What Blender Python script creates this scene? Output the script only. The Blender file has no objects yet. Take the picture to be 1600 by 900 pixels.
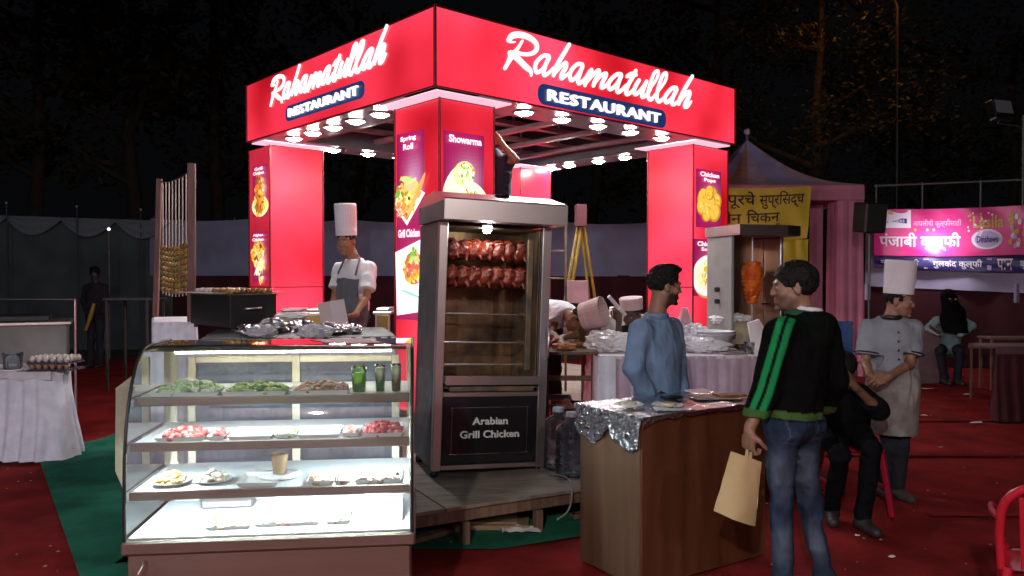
import bpy, math, random
import numpy as np
from mathutils import Vector, Matrix, noise
scene = bpy.context.scene
random.seed(7)
rad = math.radians
PI = math.pi

# ---------------------------------------------------------------- camera
CAM_Z = 1.6
F_PX = 1250.0                      # focal length for a 1600 px wide frame
PITCH = math.atan(18.0 / F_PX)     # looks down a little
cam_data = bpy.data.cameras.new('camera')
cam_data.sensor_width = 36.0
cam_data.lens = 36.0 * F_PX / 1600.0
cam_data.clip_start = 0.05
cam_data.clip_end = 600.0
cam = bpy.data.objects.new('camera', cam_data)
scene.collection.objects.link(cam)
cam.location = (0, 0, CAM_Z)
cam.rotation_euler = (PI / 2 - PITCH, 0, 0)
scene.camera = cam

# ---------------------------------------------------------------- night sky and light
world = bpy.data.worlds.new('World')
scene.world = world
world.use_nodes = True
wn = world.node_tree
bg = wn.nodes['Background']
bg.inputs[0].default_value = (0.80, 0.85, 1.0, 1)
bg.inputs[1].default_value = 0.0024
sun_data = bpy.data.lights.new('fill_sun', 'SUN')  # dim soft sun added as fill, standing for the ground's floodlights
sun_data.energy = 0.03
sun_data.angle = rad(25)
sun_data.color = (0.80, 0.88, 1.0)
sun = bpy.data.objects.new('fill_sun', sun_data)
scene.collection.objects.link(sun)
sun.rotation_euler = (rad(48), 0, rad(-24))
# unseen point lights added to stand for stall lighting behind the photographer
for (x, y, z, w, c) in ((-5.2, -2.4, 3.60, 580, (0.76, 0.84, 1.0)), (-0.9, -2.4, 3.60, 650, (1.0, 0.93, 0.88)), (4.2, -2.6, 3.60, 190, (1.0, 0.93, 0.9))):
    ld = bpy.data.lights.new('added_stall_light', 'POINT'); ld.energy = w; ld.color = c; ld.shadow_soft_size = 0.06
    lo = bpy.data.objects.new('added_stall_light', ld); scene.collection.objects.link(lo); lo.location = (x, y, z)
scene.view_settings.view_transform = 'Standard'
scene.view_settings.look = 'None'
scene.view_settings.exposure = 0.0
scene.view_settings.gamma = 1.0
scene.cycles.max_bounces = 7
scene.cycles.diffuse_bounces = 3
scene.cycles.glossy_bounces = 4
scene.cycles.transparent_max_bounces = 14
scene.cycles.sample_clamp_indirect = 4.0
scene.cycles.caustics_reflective = False
scene.cycles.caustics_refractive = False

# ---------------------------------------------------------------- placing helpers (metres from photo measurements)
_cp, _sp = math.cos(PITCH), math.sin(PITCH)
def ray(px, py):
    a, b = (px - 800.0) / F_PX, (450.0 - py) / F_PX
    return Vector((a, _cp + b * _sp, b * _cp - _sp))
CAMP = Vector((0, 0, CAM_Z))
def P(px, py, Y):
    r = ray(px, py); return CAMP + r * (Y / r.y)
def G(px, py, z=0.0):
    r = ray(px, py); return CAMP + r * ((z - CAM_Z) / r.z)
def zat(py, Y, px=800):
    return P(px, py, Y).z
def xat(px, Y, z=1.3):
    # x of the column px at depth Y (height hardly matters)
    c = -( (z - CAM_Z) * _sp - Y * _cp)
    return (px - 800.0) / F_PX * c

# ---------------------------------------------------------------- materials
MATS = {}
def mat(name, col=(0.5, 0.5, 0.5), rough=0.6, metal=0.0, var=0.0, vscale=8.0, bump=0.0, bscale=60.0,
        emit=None, estr=0.0, stretch=None, col2=None, spec=None, trans=0.0, attr=False, sss=0.0, coat=0.0, rvar=0.0, detail=5.0):
    if name in MATS: return MATS[name]
    m = bpy.data.materials.new(name); m.use_nodes = True
    nt = m.node_tree; b = nt.nodes['Principled BSDF']
    b.inputs['Base Color'].default_value = (*col, 1)
    b.inputs['Roughness'].default_value = rough
    b.inputs['Metallic'].default_value = metal
    if spec is not None: b.inputs['Specular IOR Level'].default_value = spec
    if coat: b.inputs['Coat Weight'].default_value = coat; b.inputs['Coat Roughness'].default_value = 0.12
    tc = nt.nodes.new('ShaderNodeTexCoord'); mp = nt.nodes.new('ShaderNodeMapping')
    nt.links.new(tc.outputs['Object'], mp.inputs[0])
    if stretch: mp.inputs['Scale'].default_value = stretch
    src = None
    if attr:
        at = nt.nodes.new('ShaderNodeAttribute'); at.attribute_name = 'Col'
        src = at.outputs['Color']
        nt.links.new(src, b.inputs['Base Color'])
    if var or col2:
        n = nt.nodes.new('ShaderNodeTexNoise'); n.inputs['Scale'].default_value = vscale; n.inputs['Detail'].default_value = detail
        nt.links.new(mp.outputs[0], n.inputs['Vector'])
        r = nt.nodes.new('ShaderNodeValToRGB')
        r.color_ramp.elements[0].position = 0.35; r.color_ramp.elements[1].position = 0.66
        if col2:
            r.color_ramp.elements[0].color = (*col, 1); r.color_ramp.elements[1].color = (*col2, 1)
            nt.links.new(n.outputs['Fac'], r.inputs[0]); out = r.outputs[0]
        else:
            r.color_ramp.elements[0].color = (1 - var,) * 3 + (1,); r.color_ramp.elements[1].color = (1 + var * 0.4,) * 3 + (1,)
            nt.links.new(n.outputs['Fac'], r.inputs[0])
            mx = nt.nodes.new('ShaderNodeMix'); mx.data_type = 'RGBA'; mx.blend_type = 'MULTIPLY'; mx.inputs[0].default_value = 1
            mx.inputs[6].default_value = (*col, 1)
            if src is not None: nt.links.new(src, mx.inputs[6])
            nt.links.new(r.outputs[0], mx.inputs[7]); out = mx.outputs[2]
        nt.links.new(out, b.inputs['Base Color'])
        if rvar:
            mr = nt.nodes.new('ShaderNodeMapRange'); mr.inputs[3].default_value = max(0.03, rough - rvar); mr.inputs[4].default_value = rough + rvar
            mr.inputs[1].default_value = 0.3; mr.inputs[2].default_value = 0.7
            nt.links.new(n.outputs['Fac'], mr.inputs[0]); nt.links.new(mr.outputs[0], b.inputs['Roughness'])
    if bump:
        n2 = nt.nodes.new('ShaderNodeTexNoise'); n2.inputs['Scale'].default_value = bscale; n2.inputs['Detail'].default_value = 4
        nt.links.new(mp.outputs[0], n2.inputs['Vector'])
        bp = nt.nodes.new('ShaderNodeBump'); bp.inputs['Strength'].default_value = bump; bp.inputs['Distance'].default_value = 0.01
        nt.links.new(n2.outputs['Fac'], bp.inputs['Height']); nt.links.new(bp.outputs[0], b.inputs['Normal'])
    if emit:
        b.inputs['Emission Color'].default_value = (*emit, 1); b.inputs['Emission Strength'].default_value = estr
        if attr and emit == 'attr': pass
    if trans:
        b.inputs['Subsurface Weight'].default_value = 0
        tr = nt.nodes.new('ShaderNodeBsdfTranslucent'); tr.inputs[0].default_value = (*col, 1)
        ms = nt.nodes.new('ShaderNodeMixShader'); ms.inputs[0].default_value = trans
        o = nt.nodes['Material Output']
        nt.links.new(b.outputs[0], ms.inputs[1]); nt.links.new(tr.outputs[0], ms.inputs[2]); nt.links.new(ms.outputs[0], o.inputs[0])
    MATS[name] = m
    return m

def glass_mat(name, tint=(0.92, 0.98, 0.96), refl=1.0, haze=0.0, hcol=(0.6, 0.7, 0.75), rough=0.02):
    """thin pane: see-through with a Fresnel reflection and a patchy diffuse haze"""
    m = bpy.data.materials.new(name); m.use_nodes = True; nt = m.node_tree
    for n in list(nt.nodes):
        if n.type != 'OUTPUT_MATERIAL': nt.nodes.remove(n)
    o = nt.nodes['Material Output']
    t = nt.nodes.new('ShaderNodeBsdfTransparent'); t.inputs[0].default_value = (*tint, 1)
    g = nt.nodes.new('ShaderNodeBsdfGlossy'); g.inputs['Roughness'].default_value = rough; g.inputs[0].default_value = (1, 1, 1, 1)
    d = nt.nodes.new('ShaderNodeBsdfDiffuse'); d.inputs[0].default_value = (*hcol, 1)
    fr = nt.nodes.new('ShaderNodeFresnel'); fr.inputs[0].default_value = 1.45
    mm = nt.nodes.new('ShaderNodeMath'); mm.operation = 'MULTIPLY'; mm.inputs[1].default_value = refl
    nt.links.new(fr.outputs[0], mm.inputs[0])
    m1 = nt.nodes.new('ShaderNodeMixShader'); m2 = nt.nodes.new('ShaderNodeMixShader')
    tc = nt.nodes.new('ShaderNodeTexCoord'); nz = nt.nodes.new('ShaderNodeTexNoise'); nz.inputs['Scale'].default_value = 5; nz.inputs['Detail'].default_value = 8
    nt.links.new(tc.outputs['Object'], nz.inputs['Vector'])
    mr = nt.nodes.new('ShaderNodeMapRange'); mr.inputs[1].default_value = 0.35; mr.inputs[2].default_value = 0.75
    mr.inputs[3].default_value = haze * 0.35; mr.inputs[4].default_value = haze * 1.6
    nt.links.new(nz.outputs['Fac'], mr.inputs[0]); nt.links.new(mr.outputs[0], m1.inputs[0])
    nt.links.new(t.outputs[0], m1.inputs[1]); nt.links.new(d.outputs[0], m1.inputs[2])
    nt.links.new(mm.outputs[0], m2.inputs[0]); nt.links.new(m1.outputs[0], m2.inputs[1]); nt.links.new(g.outputs[0], m2.inputs[2])
    nt.links.new(m2.outputs[0], o.inputs[0])
    MATS[name] = m
    return m

def attr_emit_mat(name, strength, rough=0.3):
    """back-lit print: the ink colours (face colours) glow evenly"""
    m = mat(name, (1, 1, 1), rough, attr=True)
    nt = m.node_tree; b = nt.nodes['Principled BSDF']
    at = [n for n in nt.nodes if n.type == 'ATTRIBUTE'][0]
    nt.links.new(at.outputs['Color'], b.inputs['Emission Color']); b.inputs['Emission Strength'].default_value = strength
    return m

# ---------------------------------------------------------------- mesh builder
_TEXT = {}
def text_geo(body, bold=0.0, extrude=0.0, spacing=1.0):
    key = (body, bold, extrude, spacing)
    if key not in _TEXT:
        c = bpy.data.curves.new('lettering', 'FONT'); c.body = body; c.offset = bold; c.extrude = extrude; c.resolution_u = 3
        c.space_character = spacing
        o = bpy.data.objects.new('lettering', c); scene.collection.objects.link(o)
        bpy.context.view_layer.update()
        m = bpy.data.meshes.new_from_object(o.evaluated_get(bpy.context.evaluated_depsgraph_get()))
        v = np.array([tuple(x.co) for x in m.vertices]).reshape(-1, 3); f = [tuple(p.vertices) for p in m.polygons]
        bpy.data.objects.remove(o); bpy.data.curves.remove(c); bpy.data.meshes.remove(m)
        _TEXT[key] = (v, f)
    return _TEXT[key]

class MB:
    def __init__(s, M=None):
        s.v = []; s.f = []; s.m = []; s.mats = []; s.sm = []; s.c = []; s.M = M or Matrix.Identity(4)
        s.col = (1, 1, 1)
    def _mi(s, m):
        if m not in s.mats: s.mats.append(m)
        return s.mats.index(m)
    def add(s, vs, fs, m, smooth=False, cols=None):
        b = len(s.v); M = s.M
        s.v.extend([tuple(M @ Vector(v)) for v in vs])
        k = s._mi(m)
        for i, f in enumerate(fs):
            s.f.append(tuple(b + j for j in f)); s.m.append(k); s.sm.append(smooth)
            s.c.append(cols[i] if cols else s.col)
        return s
    def box(s, x0, x1, y0, y1, z0, z1, m, bev=0.0):
        if x0 > x1: x0, x1 = x1, x0
        if y0 > y1: y0, y1 = y1, y0
        if z0 > z1: z0, z1 = z1, z0
        if not bev:
            vs = [(x, y, z) for z in (z0, z1) for y in (y0, y1) for x in (x0, x1)]
            fs = [(0, 2, 3, 1), (4, 5, 7, 6), (0, 1, 5, 4), (2, 6, 7, 3), (0, 4, 6, 2), (1, 3, 7, 5)]
            return s.add(vs, fs, m)
        bev = min(bev, (x1 - x0) * .45, (y1 - y0) * .45, (z1 - z0) * .45)
        vs = []; idx = {}
        for sx in (0, 1):
            for sy in (0, 1):
                for sz in (0, 1):
                    c = [(x0, x1)[sx], (y0, y1)[sy], (z0, z1)[sz]]; sg = [1 - 2 * sx, 1 - 2 * sy, 1 - 2 * sz]
                    for a in range(3):
                        p = [c[i] + sg[i] * bev * (i != a) for i in range(3)]
                        idx[(sx, sy, sz, a)] = len(vs); vs.append(tuple(p))
        fs = []
        for a in range(3):
            o = [i for i in range(3) if i != a]
            for sa in (0, 1):
                q = []
                for (p, r) in ((0, 0), (1, 0), (1, 1), (0, 1)):
                    k = [0, 0, 0]; k[a] = sa; k[o[0]] = p; k[o[1]] = r; q.append(idx[(*k, a)])
                fs.append(tuple(q))
        for a in range(3):
            o = [i for i in range(3) if i != a]
            for p in (0, 1):
                for r in (0, 1):
                    q = []
                    for (e, t) in ((0, o[0]), (1, o[0]), (1, o[1]), (0, o[1])):
                        k = [0, 0, 0]; k[a] = e; k[o[0]] = p; k[o[1]] = r; q.append(idx[(*k, t)])
                    fs.append(tuple(q))
        for sx in (0, 1):
            for sy in (0, 1):
                for sz in (0, 1):
                    fs.append(tuple(idx[(sx, sy, sz, a)] for a in range(3)))
        c = Vector(((x0 + x1) / 2, (y0 + y1) / 2, (z0 + z1) / 2)); out = []
        for f in fs:
            p = [Vector(vs[i]) for i in f]; n = (p[1] - p[0]).cross(p[2] - p[0])
            if n.dot(sum(p, Vector()) / len(p) - c) < 0: f = f[::-1]
            out.append(f)
        return s.add(vs, out, m)
    def beam(s, a, b, w, h, m, bev=0.0, up=(0, 0, 1)):
        """box bar from a to b, w across, h along up"""
        a = Vector(a); b = Vector(b); d = b - a; L = d.length
        if L < 1e-6: return s
        d.normalize(); u = Vector(up)
        if abs(d.dot(u)) > .99: u = Vector((0, 1, 0))
        x = d.cross(u).normalized(); z = x.cross(d).normalized()
        M = Matrix(((x.x, d.x, z.x, a.x), (x.y, d.y, z.y, a.y), (x.z, d.z, z.z, a.z), (0, 0, 0, 1)))
        old = s.M; s.M = old @ M
        s.box(-w / 2, w / 2, 0, L, -h / 2, h / 2, m, bev); s.M = old
        return s
    def tube(s, pts, r, m, n=10, caps=True, smooth=True):
        pts = [Vector(p) for p in pts]; rs = r if isinstance(r, (list, tuple)) else [r] * len(pts)
        vs = []; fs = []; prev = None
        for i, p in enumerate(pts):
            d = (pts[min(i + 1, len(pts) - 1)] - pts[max(i - 1, 0)]).normalized()
            if prev is None:
                u = Vector((0, 0, 1)) if abs(d.z) < .9 else Vector((1, 0, 0))
                x = d.cross(u).normalized()
            else:
                x = (prev - d * prev.dot(d)).normalized()
            prev = x; y = d.cross(x)
            for k in range(n):
                a = 2 * PI * k / n; vs.append(tuple(p + (x * math.cos(a) + y * math.sin(a)) * rs[i]))
        for i in range(len(pts) - 1):
            for k in range(n):
                fs.append((i * n + k, i * n + (k + 1) % n, (i + 1) * n + (k + 1) % n, (i + 1) * n + k))
        s.add(vs, fs, m, smooth)
        if caps:
            s.add([vs[k] for k in range(n)], [tuple(range(n))[::-1]], m)
            s.add([vs[(len(pts) - 1) * n + k] for k in range(n)], [tuple(range(n))], m)
        return s
    def lathe(s, prof, c, m, n=20, smooth=True, cap=False):
        vs = []; fs = []
        for (r, z) in prof:
            for k in range(n):
                a = 2 * PI * k / n; vs.append((c[0] + r * math.cos(a), c[1] + r * math.sin(a), c[2] + z))
        for i in range(len(prof) - 1):
            for k in range(n):
                fs.append((i * n + k, i * n + (k + 1) % n, (i + 1) * n + (k + 1) % n, (i + 1) * n + k))
        s.add(vs, fs, m, smooth)
        if cap:
            s.add(vs[-n:], [tuple(range(n))], m); s.add(vs[:n], [tuple(range(n))[::-1]], m)
        return s
    def poly(s, pts, m, thick=0.0):
        """flat outline (3-D points); thick extrudes it along minus its normal"""
        pts = [Vector(p) for p in pts]; n = len(pts)
        if not thick: return s.add(pts, [tuple(range(n))], m)
        nn = Vector()
        for i in range(n): nn += (pts[i] - pts[0]).cross(pts[(i + 1) % n] - pts[0])
        nn.normalize()
        bk = [p - nn * thick for p in pts]
        fs = [tuple(range(n)), tuple(range(2 * n - 1, n - 1, -1))]
        for i in range(n): j = (i + 1) % n; fs.append((i, n + i, n + j, j))
        return s.add(pts + bk, fs, m)
    def grid(s, fn, nu, nv, m, smooth=True, cols=None, closed=False):
        vs = [fn(i / nu, j / nv) for j in range(nv + 1) for i in range(nu + 1)]
        fs = [(j * (nu + 1) + i, j * (nu + 1) + i + 1, (j + 1) * (nu + 1) + i + 1, (j + 1) * (nu + 1) + i) for j in range(nv) for i in range(nu)]
        cc = [cols((i + .5) / nu, (j + .5) / nv) for j in range(nv) for i in range(nu)] if cols else None
        return s.add(vs, fs, m, smooth, cc)
    def blob(s, c, r, m, n=8, amp=0.15, seed=0, rot=0.0):
        """small lumpy ellipsoid"""
        rx, ry, rz = (r, r, r) if not isinstance(r, (list, tuple)) else r
        vs = []; fs = []; h = n // 2 + 1
        cr, sr = math.cos(rot), math.sin(rot)
        for j in range(h + 1):
            t = PI * j / h
            for i in range(n):
                a = 2 * PI * i / n; d = Vector((math.sin(t) * math.cos(a), math.sin(t) * math.sin(a), math.cos(t)))
                k = 1 + amp * noise.noise(d * 1.7 + Vector((seed * 3.1, seed * 1.3, 0)))
                x, y = d.x * rx * k, d.y * ry * k
                vs.append((c[0] + x * cr - y * sr, c[1] + x * sr + y * cr, c[2] + d.z * rz * k))
        for j in range(h):
            for i in range(n):
                fs.append((j * n + i, (j + 1) * n + i, (j + 1) * n + (i + 1) % n, j * n + (i + 1) % n))
        return s.add(vs, fs, m, True)
    def text(s, body, m, M, size=1.0, bold=0.0, extrude=0.0, width=None, height=None, align='l', spacing=1.0):
        """lettering in the local xy plane of M, fitted to width/height if given"""
        v, f = text_geo(body, bold, extrude, spacing)
        if not len(v): return s
        lo = v.min(0); hi = v.max(0); w = hi[0] - lo[0]; h = hi[1] - lo[1]
        sx = sy = size
        if width: sx = width / w; sy = sx
        if height: sy = height / h; sx = sx if width else sy
        ox = {'l': -lo[0], 'c': -(lo[0] + w / 2), 'r': -hi[0]}[align]
        vs = [((p[0] + ox) * sx, (p[1] - (lo[1] if height else 0)) * sy, p[2]) for p in v]
        old = s.M; s.M = old @ M; s.add(vs, f, m); s.M = old
        return s
    def build(s, name, parent=None, label=None, kind=None, smooth=None):
        me = bpy.data.meshes.new(name)
        off = world_loc(parent) if parent else Vector()
        me.from_pydata([(x[0] - off.x, x[1] - off.y, x[2] - off.z) for x in s.v], [], s.f)
        for m in s.mats: me.materials.append(m)
        me.polygons.foreach_set('material_index', s.m)
        me.polygons.foreach_set('use_smooth', [True] * len(s.f) if smooth else s.sm)
        if any(c != (1, 1, 1) for c in s.c):
            ca = me.color_attributes.new('Col', 'FLOAT_COLOR', 'CORNER')
            arr = []
            for p, c in zip(me.polygons, s.c): arr.extend([c[0], c[1], c[2], 1.0] * p.loop_total)
            ca.data.foreach_set('color', arr)
        me.update()
        o = bpy.data.objects.new(name, me); scene.collection.objects.link(o)
        if parent: o.parent = parent
        if label: o['label'] = label
        if kind: o['kind'] = kind
        return o

def world_loc(o):
    l = Vector()
    while o: l += Vector(o.location); o = o.parent
    return l
def tag(o, label=None, cat=None, group=None, kind=None):
    if label: o['label'] = label
    if cat: o['category'] = cat
    if group: o['group'] = group
    if kind: o['kind'] = kind
    return o
def thing(name, label, cat, loc=(0, 0, 0), group=None):
    o = bpy.data.objects.new(name, None); scene.collection.objects.link(o)
    o.location = loc; o.empty_display_size = 0.1
    return tag(o, label, cat, group)
def kids(o): return [c for c in scene.collection.objects if c.parent == o]
def copy_tree(o, loc=None, rotz=None, label=None, parent=None, ch=None):
    if ch is None:
        ch = {}
        for c in scene.collection.objects:
            if c.parent: ch.setdefault(c.parent.name, []).append(c)
    c = o.copy(); scene.collection.objects.link(c)
    if parent: c.parent = parent
    if loc is not None: c.location = loc
    if rotz is not None: c.rotation_euler = (0, 0, rotz)
    if label: c['label'] = label
    for k in ch.get(o.name, []): copy_tree(k, parent=c, ch=ch)
    return c
def frame(origin, xdir, z=(0, 0, 1)):
    """local frame: x along xdir, z up, y = z cross x"""
    x = Vector(xdir).normalized(); zz = Vector(z).normalized(); y = zz.cross(x).normalized(); o = Vector(origin)
    return Matrix(((x.x, y.x, zz.x, o.x), (x.y, y.y, zz.y, o.y), (x.z, y.z, zz.z, o.z), (0, 0, 0, 1)))
def plane_frame(origin, xdir, ydir):
    """frame whose xy plane is a wall: x along, y up, z out of it"""
    x = Vector(xdir).normalized(); y = Vector(ydir).normalized(); z = x.cross(y); o = Vector(origin)
    return Matrix(((x.x, y.x, z.x, o.x), (x.y, y.y, z.y, o.y), (x.z, y.z, z.z, o.z), (0, 0, 0, 1)))

# ---------------------------------------------------------------- smooth solid modelling (distance fields turned into one mesh)
_TAB = np.random.RandomState(5).rand(4096) * 2 - 1
def vnoise(p):
    i = np.floor(p).astype(np.int64); f = p - i; f = f * f * (3 - 2 * f); out = 0
    for a in (0, 1):
        for b in (0, 1):
            for c in (0, 1):
                h = ((i[:, 0] + a) * 73856093 ^ (i[:, 1] + b) * 19349663 ^ (i[:, 2] + c) * 83492791) & 0x7fffffff
                out = out + _TAB[(h ^ (h >> 13)) & 4095] * (f[:, 0] if a else 1 - f[:, 0]) * (f[:, 1] if b else 1 - f[:, 1]) * (f[:, 2] if c else 1 - f[:, 2])
    return out
class Field:
    def __init__(s, lo, hi, h):
        s.h = np.array(h if isinstance(h, (tuple, list)) else (h, h, h), float)
        s.lo = np.array(lo, float); n = np.ceil((np.array(hi, float) - s.lo) / s.h).astype(int) + 1
        s.n = n; s.F = np.full(tuple(n), 9.0, np.float32)
        s.ax = [s.lo[i] + s.h[i] * np.arange(n[i]) for i in range(3)]
    def copy(s):
        c = Field.__new__(Field); c.h = s.h; c.lo = s.lo; c.n = s.n; c.ax = s.ax; c.F = s.F.copy(); return c
    def _win(s, lo, hi, pad):
        sl = []
        for i in range(3):
            a = int(np.floor((lo[i] - pad - s.lo[i]) / s.h[i])); b = int(np.ceil((hi[i] + pad - s.lo[i]) / s.h[i])) + 1
            sl.append(slice(max(a, 0), max(min(b, s.n[i]), 0)))
        return tuple(sl)
    def _xyz(s, w, c):
        return (s.ax[0][w[0]][:, None, None] - c[0], s.ax[1][w[1]][None, :, None] - c[1], s.ax[2][w[2]][None, None, :] - c[2])
    def _mix(s, w, d, k, sub=False):
        f = s.F[w]; d = d.astype(np.float32)
        if sub:
            d = -d
            if k > 0:
                h = np.clip(0.5 - 0.5 * (f - d) / k, 0, 1); s.F[w] = f * (1 - h) + d * h + k * h * (1 - h)
            else: s.F[w] = np.maximum(f, d)
        else:
            if k > 0:
                h = np.clip(0.5 + 0.5 * (f - d) / k, 0, 1); s.F[w] = f * (1 - h) + d * h - k * h * (1 - h)
            else: s.F[w] = np.minimum(f, d)
    def cone(s, a, b, r1, r2, k=0.02, sub=False):
        a = np.array(a, float); b = np.array(b, float); r = max(r1, r2)
        w = s._win(np.minimum(a, b) - r, np.maximum(a, b) + r, k + 3 * s.h.max())
        x, y, z = s._xyz(w, a); ba = b - a; q = max(ba.dot(ba), 1e-9)
        t = np.clip((x * ba[0] + y * ba[1] + z * ba[2]) / q, 0, 1)
        d = np.sqrt((x - t * ba[0]) ** 2 + (y - t * ba[1]) ** 2 + (z - t * ba[2]) ** 2) - (r1 + (r2 - r1) * t)
        s._mix(w, d, k, sub); return s
    def ell(s, c, r, R=None, k=0.02, sub=False):
        c = np.array(c, float); m = max(r); w = s._win(c - m, c + m, k + 3 * s.h.max())
        x, y, z = s._xyz(w, c)
        if R is not None:
            A = np.array(R.to_3x3().transposed() if isinstance(R, Matrix) else R)
            x, y, z = (A[0][0] * x + A[0][1] * y + A[0][2] * z, A[1][0] * x + A[1][1] * y + A[1][2] * z, A[2][0] * x + A[2][1] * y + A[2][2] * z)
        k0 = np.sqrt((x / r[0]) ** 2 + (y / r[1]) ** 2 + (z / r[2]) ** 2)
        k1 = np.sqrt((x / r[0] ** 2) ** 2 + (y / r[1] ** 2) ** 2 + (z / r[2] ** 2) ** 2) + 1e-6
        s._mix(w, k0 * (k0 - 1) / k1, k, sub); return s
    def box(s, c, hf, R=None, rnd=0.01, k=0.0, sub=False):
        c = np.array(c, float); m = float(np.linalg.norm(hf)) + rnd; w = s._win(c - m, c + m, k + 3 * s.h.max())
        x, y, z = s._xyz(w, c)
        if R is not None:
            A = np.array(R.to_3x3().transposed())
            x, y, z = (A[0][0] * x + A[0][1] * y + A[0][2] * z, A[1][0] * x + A[1][1] * y + A[1][2] * z, A[2][0] * x + A[2][1] * y + A[2][2] * z)
        qx, qy, qz = abs(x) - hf[0], abs(y) - hf[1], abs(z) - hf[2]
        d = np.sqrt(np.maximum(qx, 0) ** 2 + np.maximum(qy, 0) ** 2 + np.maximum(qz, 0) ** 2) + np.minimum(np.maximum(qx, np.maximum(qy, qz)), 0) - rnd
        s._mix(w, d, k, sub); return s
    def keep(s, p, n):
        """keep what lies on the side of p that n points away from"""
        n = Vector(n).normalized(); w = (slice(None),) * 3; x, y, z = s._xyz(w, p)
        s.F = np.maximum(s.F, (x * n.x + y * n.y + z * n.z).astype(np.float32)); return s
    def nets(s):
        F = s.F; S = F < 0
        c = S[:-1, :-1, :-1].astype(np.int8)
        for o in ((1, 0, 0), (0, 1, 0), (1, 1, 0), (0, 0, 1), (1, 0, 1), (0, 1, 1), (1, 1, 1)):
            c = c + S[o[0]:F.shape[0] - 1 + o[0], o[1]:F.shape[1] - 1 + o[1], o[2]:F.shape[2] - 1 + o[2]]
        I = np.argwhere((c > 0) & (c < 8)); N = len(I)
        acc = np.zeros((N, 3)); cnt = np.zeros(N)
        cor = [(i, j, k) for i in (0, 1) for j in (0, 1) for k in (0, 1)]
        for a in cor:
            for ax in range(3):
                if a[ax]: continue
                b = list(a); b[ax] = 1
                fa = F[I[:, 0] + a[0], I[:, 1] + a[1], I[:, 2] + a[2]]; fb = F[I[:, 0] + b[0], I[:, 1] + b[1], I[:, 2] + b[2]]
                m = (fa < 0) != (fb < 0); t = np.where(m, fa / np.where(m, fa - fb, 1), 0)
                p = np.array(a, float)[None, :] + t[:, None] * (np.array(b) - np.array(a))[None, :]
                acc[m] += p[m]; cnt[m] += 1
        V = s.lo + (I + acc / cnt[:, None]) * s.h
        ids = np.full(tuple(np.array(F.shape) - 1), -1, np.int64); ids[I[:, 0], I[:, 1], I[:, 2]] = np.arange(N)
        Q = []
        for ax in range(3):
            o1, o2 = [(1, 2), (2, 0), (0, 1)][ax]
            A = np.take(S, range(F.shape[ax] - 1), ax); B = np.take(S, range(1, F.shape[ax]), ax)
            E = np.argwhere(A != B); E = E[(E[:, o1] > 0) & (E[:, o2] > 0) & (E[:, o1] < F.shape[o1] - 1) & (E[:, o2] < F.shape[o2] - 1)]
            if not len(E): continue
            ins = S[E[:, 0], E[:, 1], E[:, 2]]
            def g(d1, d2):
                e = E.copy(); e[:, o1] += d1; e[:, o2] += d2; return ids[e[:, 0], e[:, 1], e[:, 2]]
            q = np.stack([g(-1, -1), g(0, -1), g(0, 0), g(-1, 0)], 1)
            q[~ins] = q[~ins][:, ::-1]; Q.append(q)
        Q = np.concatenate(Q) if Q else np.zeros((0, 4), int); Q = Q[(Q >= 0).all(1)]
        return V, Q
    def build(s, name, m, parent=None, wrinkle=None, colfn=None, label=None):
        V, Q = s.nets()
        off = np.array(world_loc(parent)) if parent else np.zeros(3)
        me = bpy.data.meshes.new(name)
        me.vertices.add(len(V)); me.vertices.foreach_set('co', (V - off).astype(np.float32).ravel())
        me.loops.add(len(Q) * 4); me.loops.foreach_set('vertex_index', Q.ravel().astype(np.int32))
        me.polygons.add(len(Q)); me.polygons.foreach_set('loop_start', np.arange(0, len(Q) * 4, 4, dtype=np.int32))
        me.polygons.foreach_set('use_smooth', np.ones(len(Q), bool))
        me.update(calc_edges=True)
        if wrinkle:
            amp, fr, st = wrinkle   # amount, frequency, stretch vector
            nn = np.zeros(len(V) * 3, np.float32); me.vertices.foreach_get('normal', nn); nn = nn.reshape(-1, 3)
            q = V * (fr * np.array(st))
            d = vnoise(q); d2 = vnoise(q * 2.3 + np.array([9.0, 0, 0]) + np.stack([V[:, 2] * 0, V[:, 2] * 4, V[:, 2] * 0], 1))
            dd = (-np.abs(d) * 1.6 + 0.3 - np.abs(d2) * 0.7) * amp
            V = V + nn * dd[:, None]; me.vertices.foreach_set('co', (V - off).astype(np.float32).ravel()); me.update()
        if colfn:
            ca = me.color_attributes.new('Col', 'FLOAT_COLOR', 'POINT')
            cc = colfn(V); ca.data.foreach_set('color', np.concatenate([cc, np.ones((len(V), 1))], 1).astype(np.float32).ravel())
        me.materials.append(m)
        o = bpy.data.objects.new(name, me); scene.collection.objects.link(o)
        if parent: o.parent = parent
        if label: o['label'] = label
        return o
# ---------------------------------------------------------------- shared materials
M_carpet = mat('red_carpet', (0.26, 0.020, 0.020), 0.95, var=0.38, vscale=2.6, detail=12, bump=1.0, bscale=120, spec=0.1)
M_green = mat('green_carpet', (0.028, 0.195, 0.12), 0.95, var=0.4, vscale=3, bump=0.8, bscale=220, spec=0.1)
M_earth = mat('dark_earth', (0.035, 0.045, 0.03), 0.95, var=0.5, vscale=1.5, bump=0.6, bscale=30)
M_steel = mat('stainless_steel', (0.60, 0.545, 0.53), 0.33, 1.0, var=0.10, vscale=3, detail=2)
M_steelh = mat('brushed_steel', (0.60, 0.58, 0.56), 0.32, 1.0, var=0.3, vscale=4, stretch=(1, 1, 0.15), bump=0.04, bscale=50, rvar=0.1)
M_steeldark = mat('sooty_steel', (0.10, 0.095, 0.085), 0.45, 0.7, col2=(0.27, 0.19, 0.11), vscale=7, bump=0.25, bscale=30)
M_black = mat('black_metal', (0.02, 0.021, 0.022), 0.45, 0.3, var=0.3, vscale=10)
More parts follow.
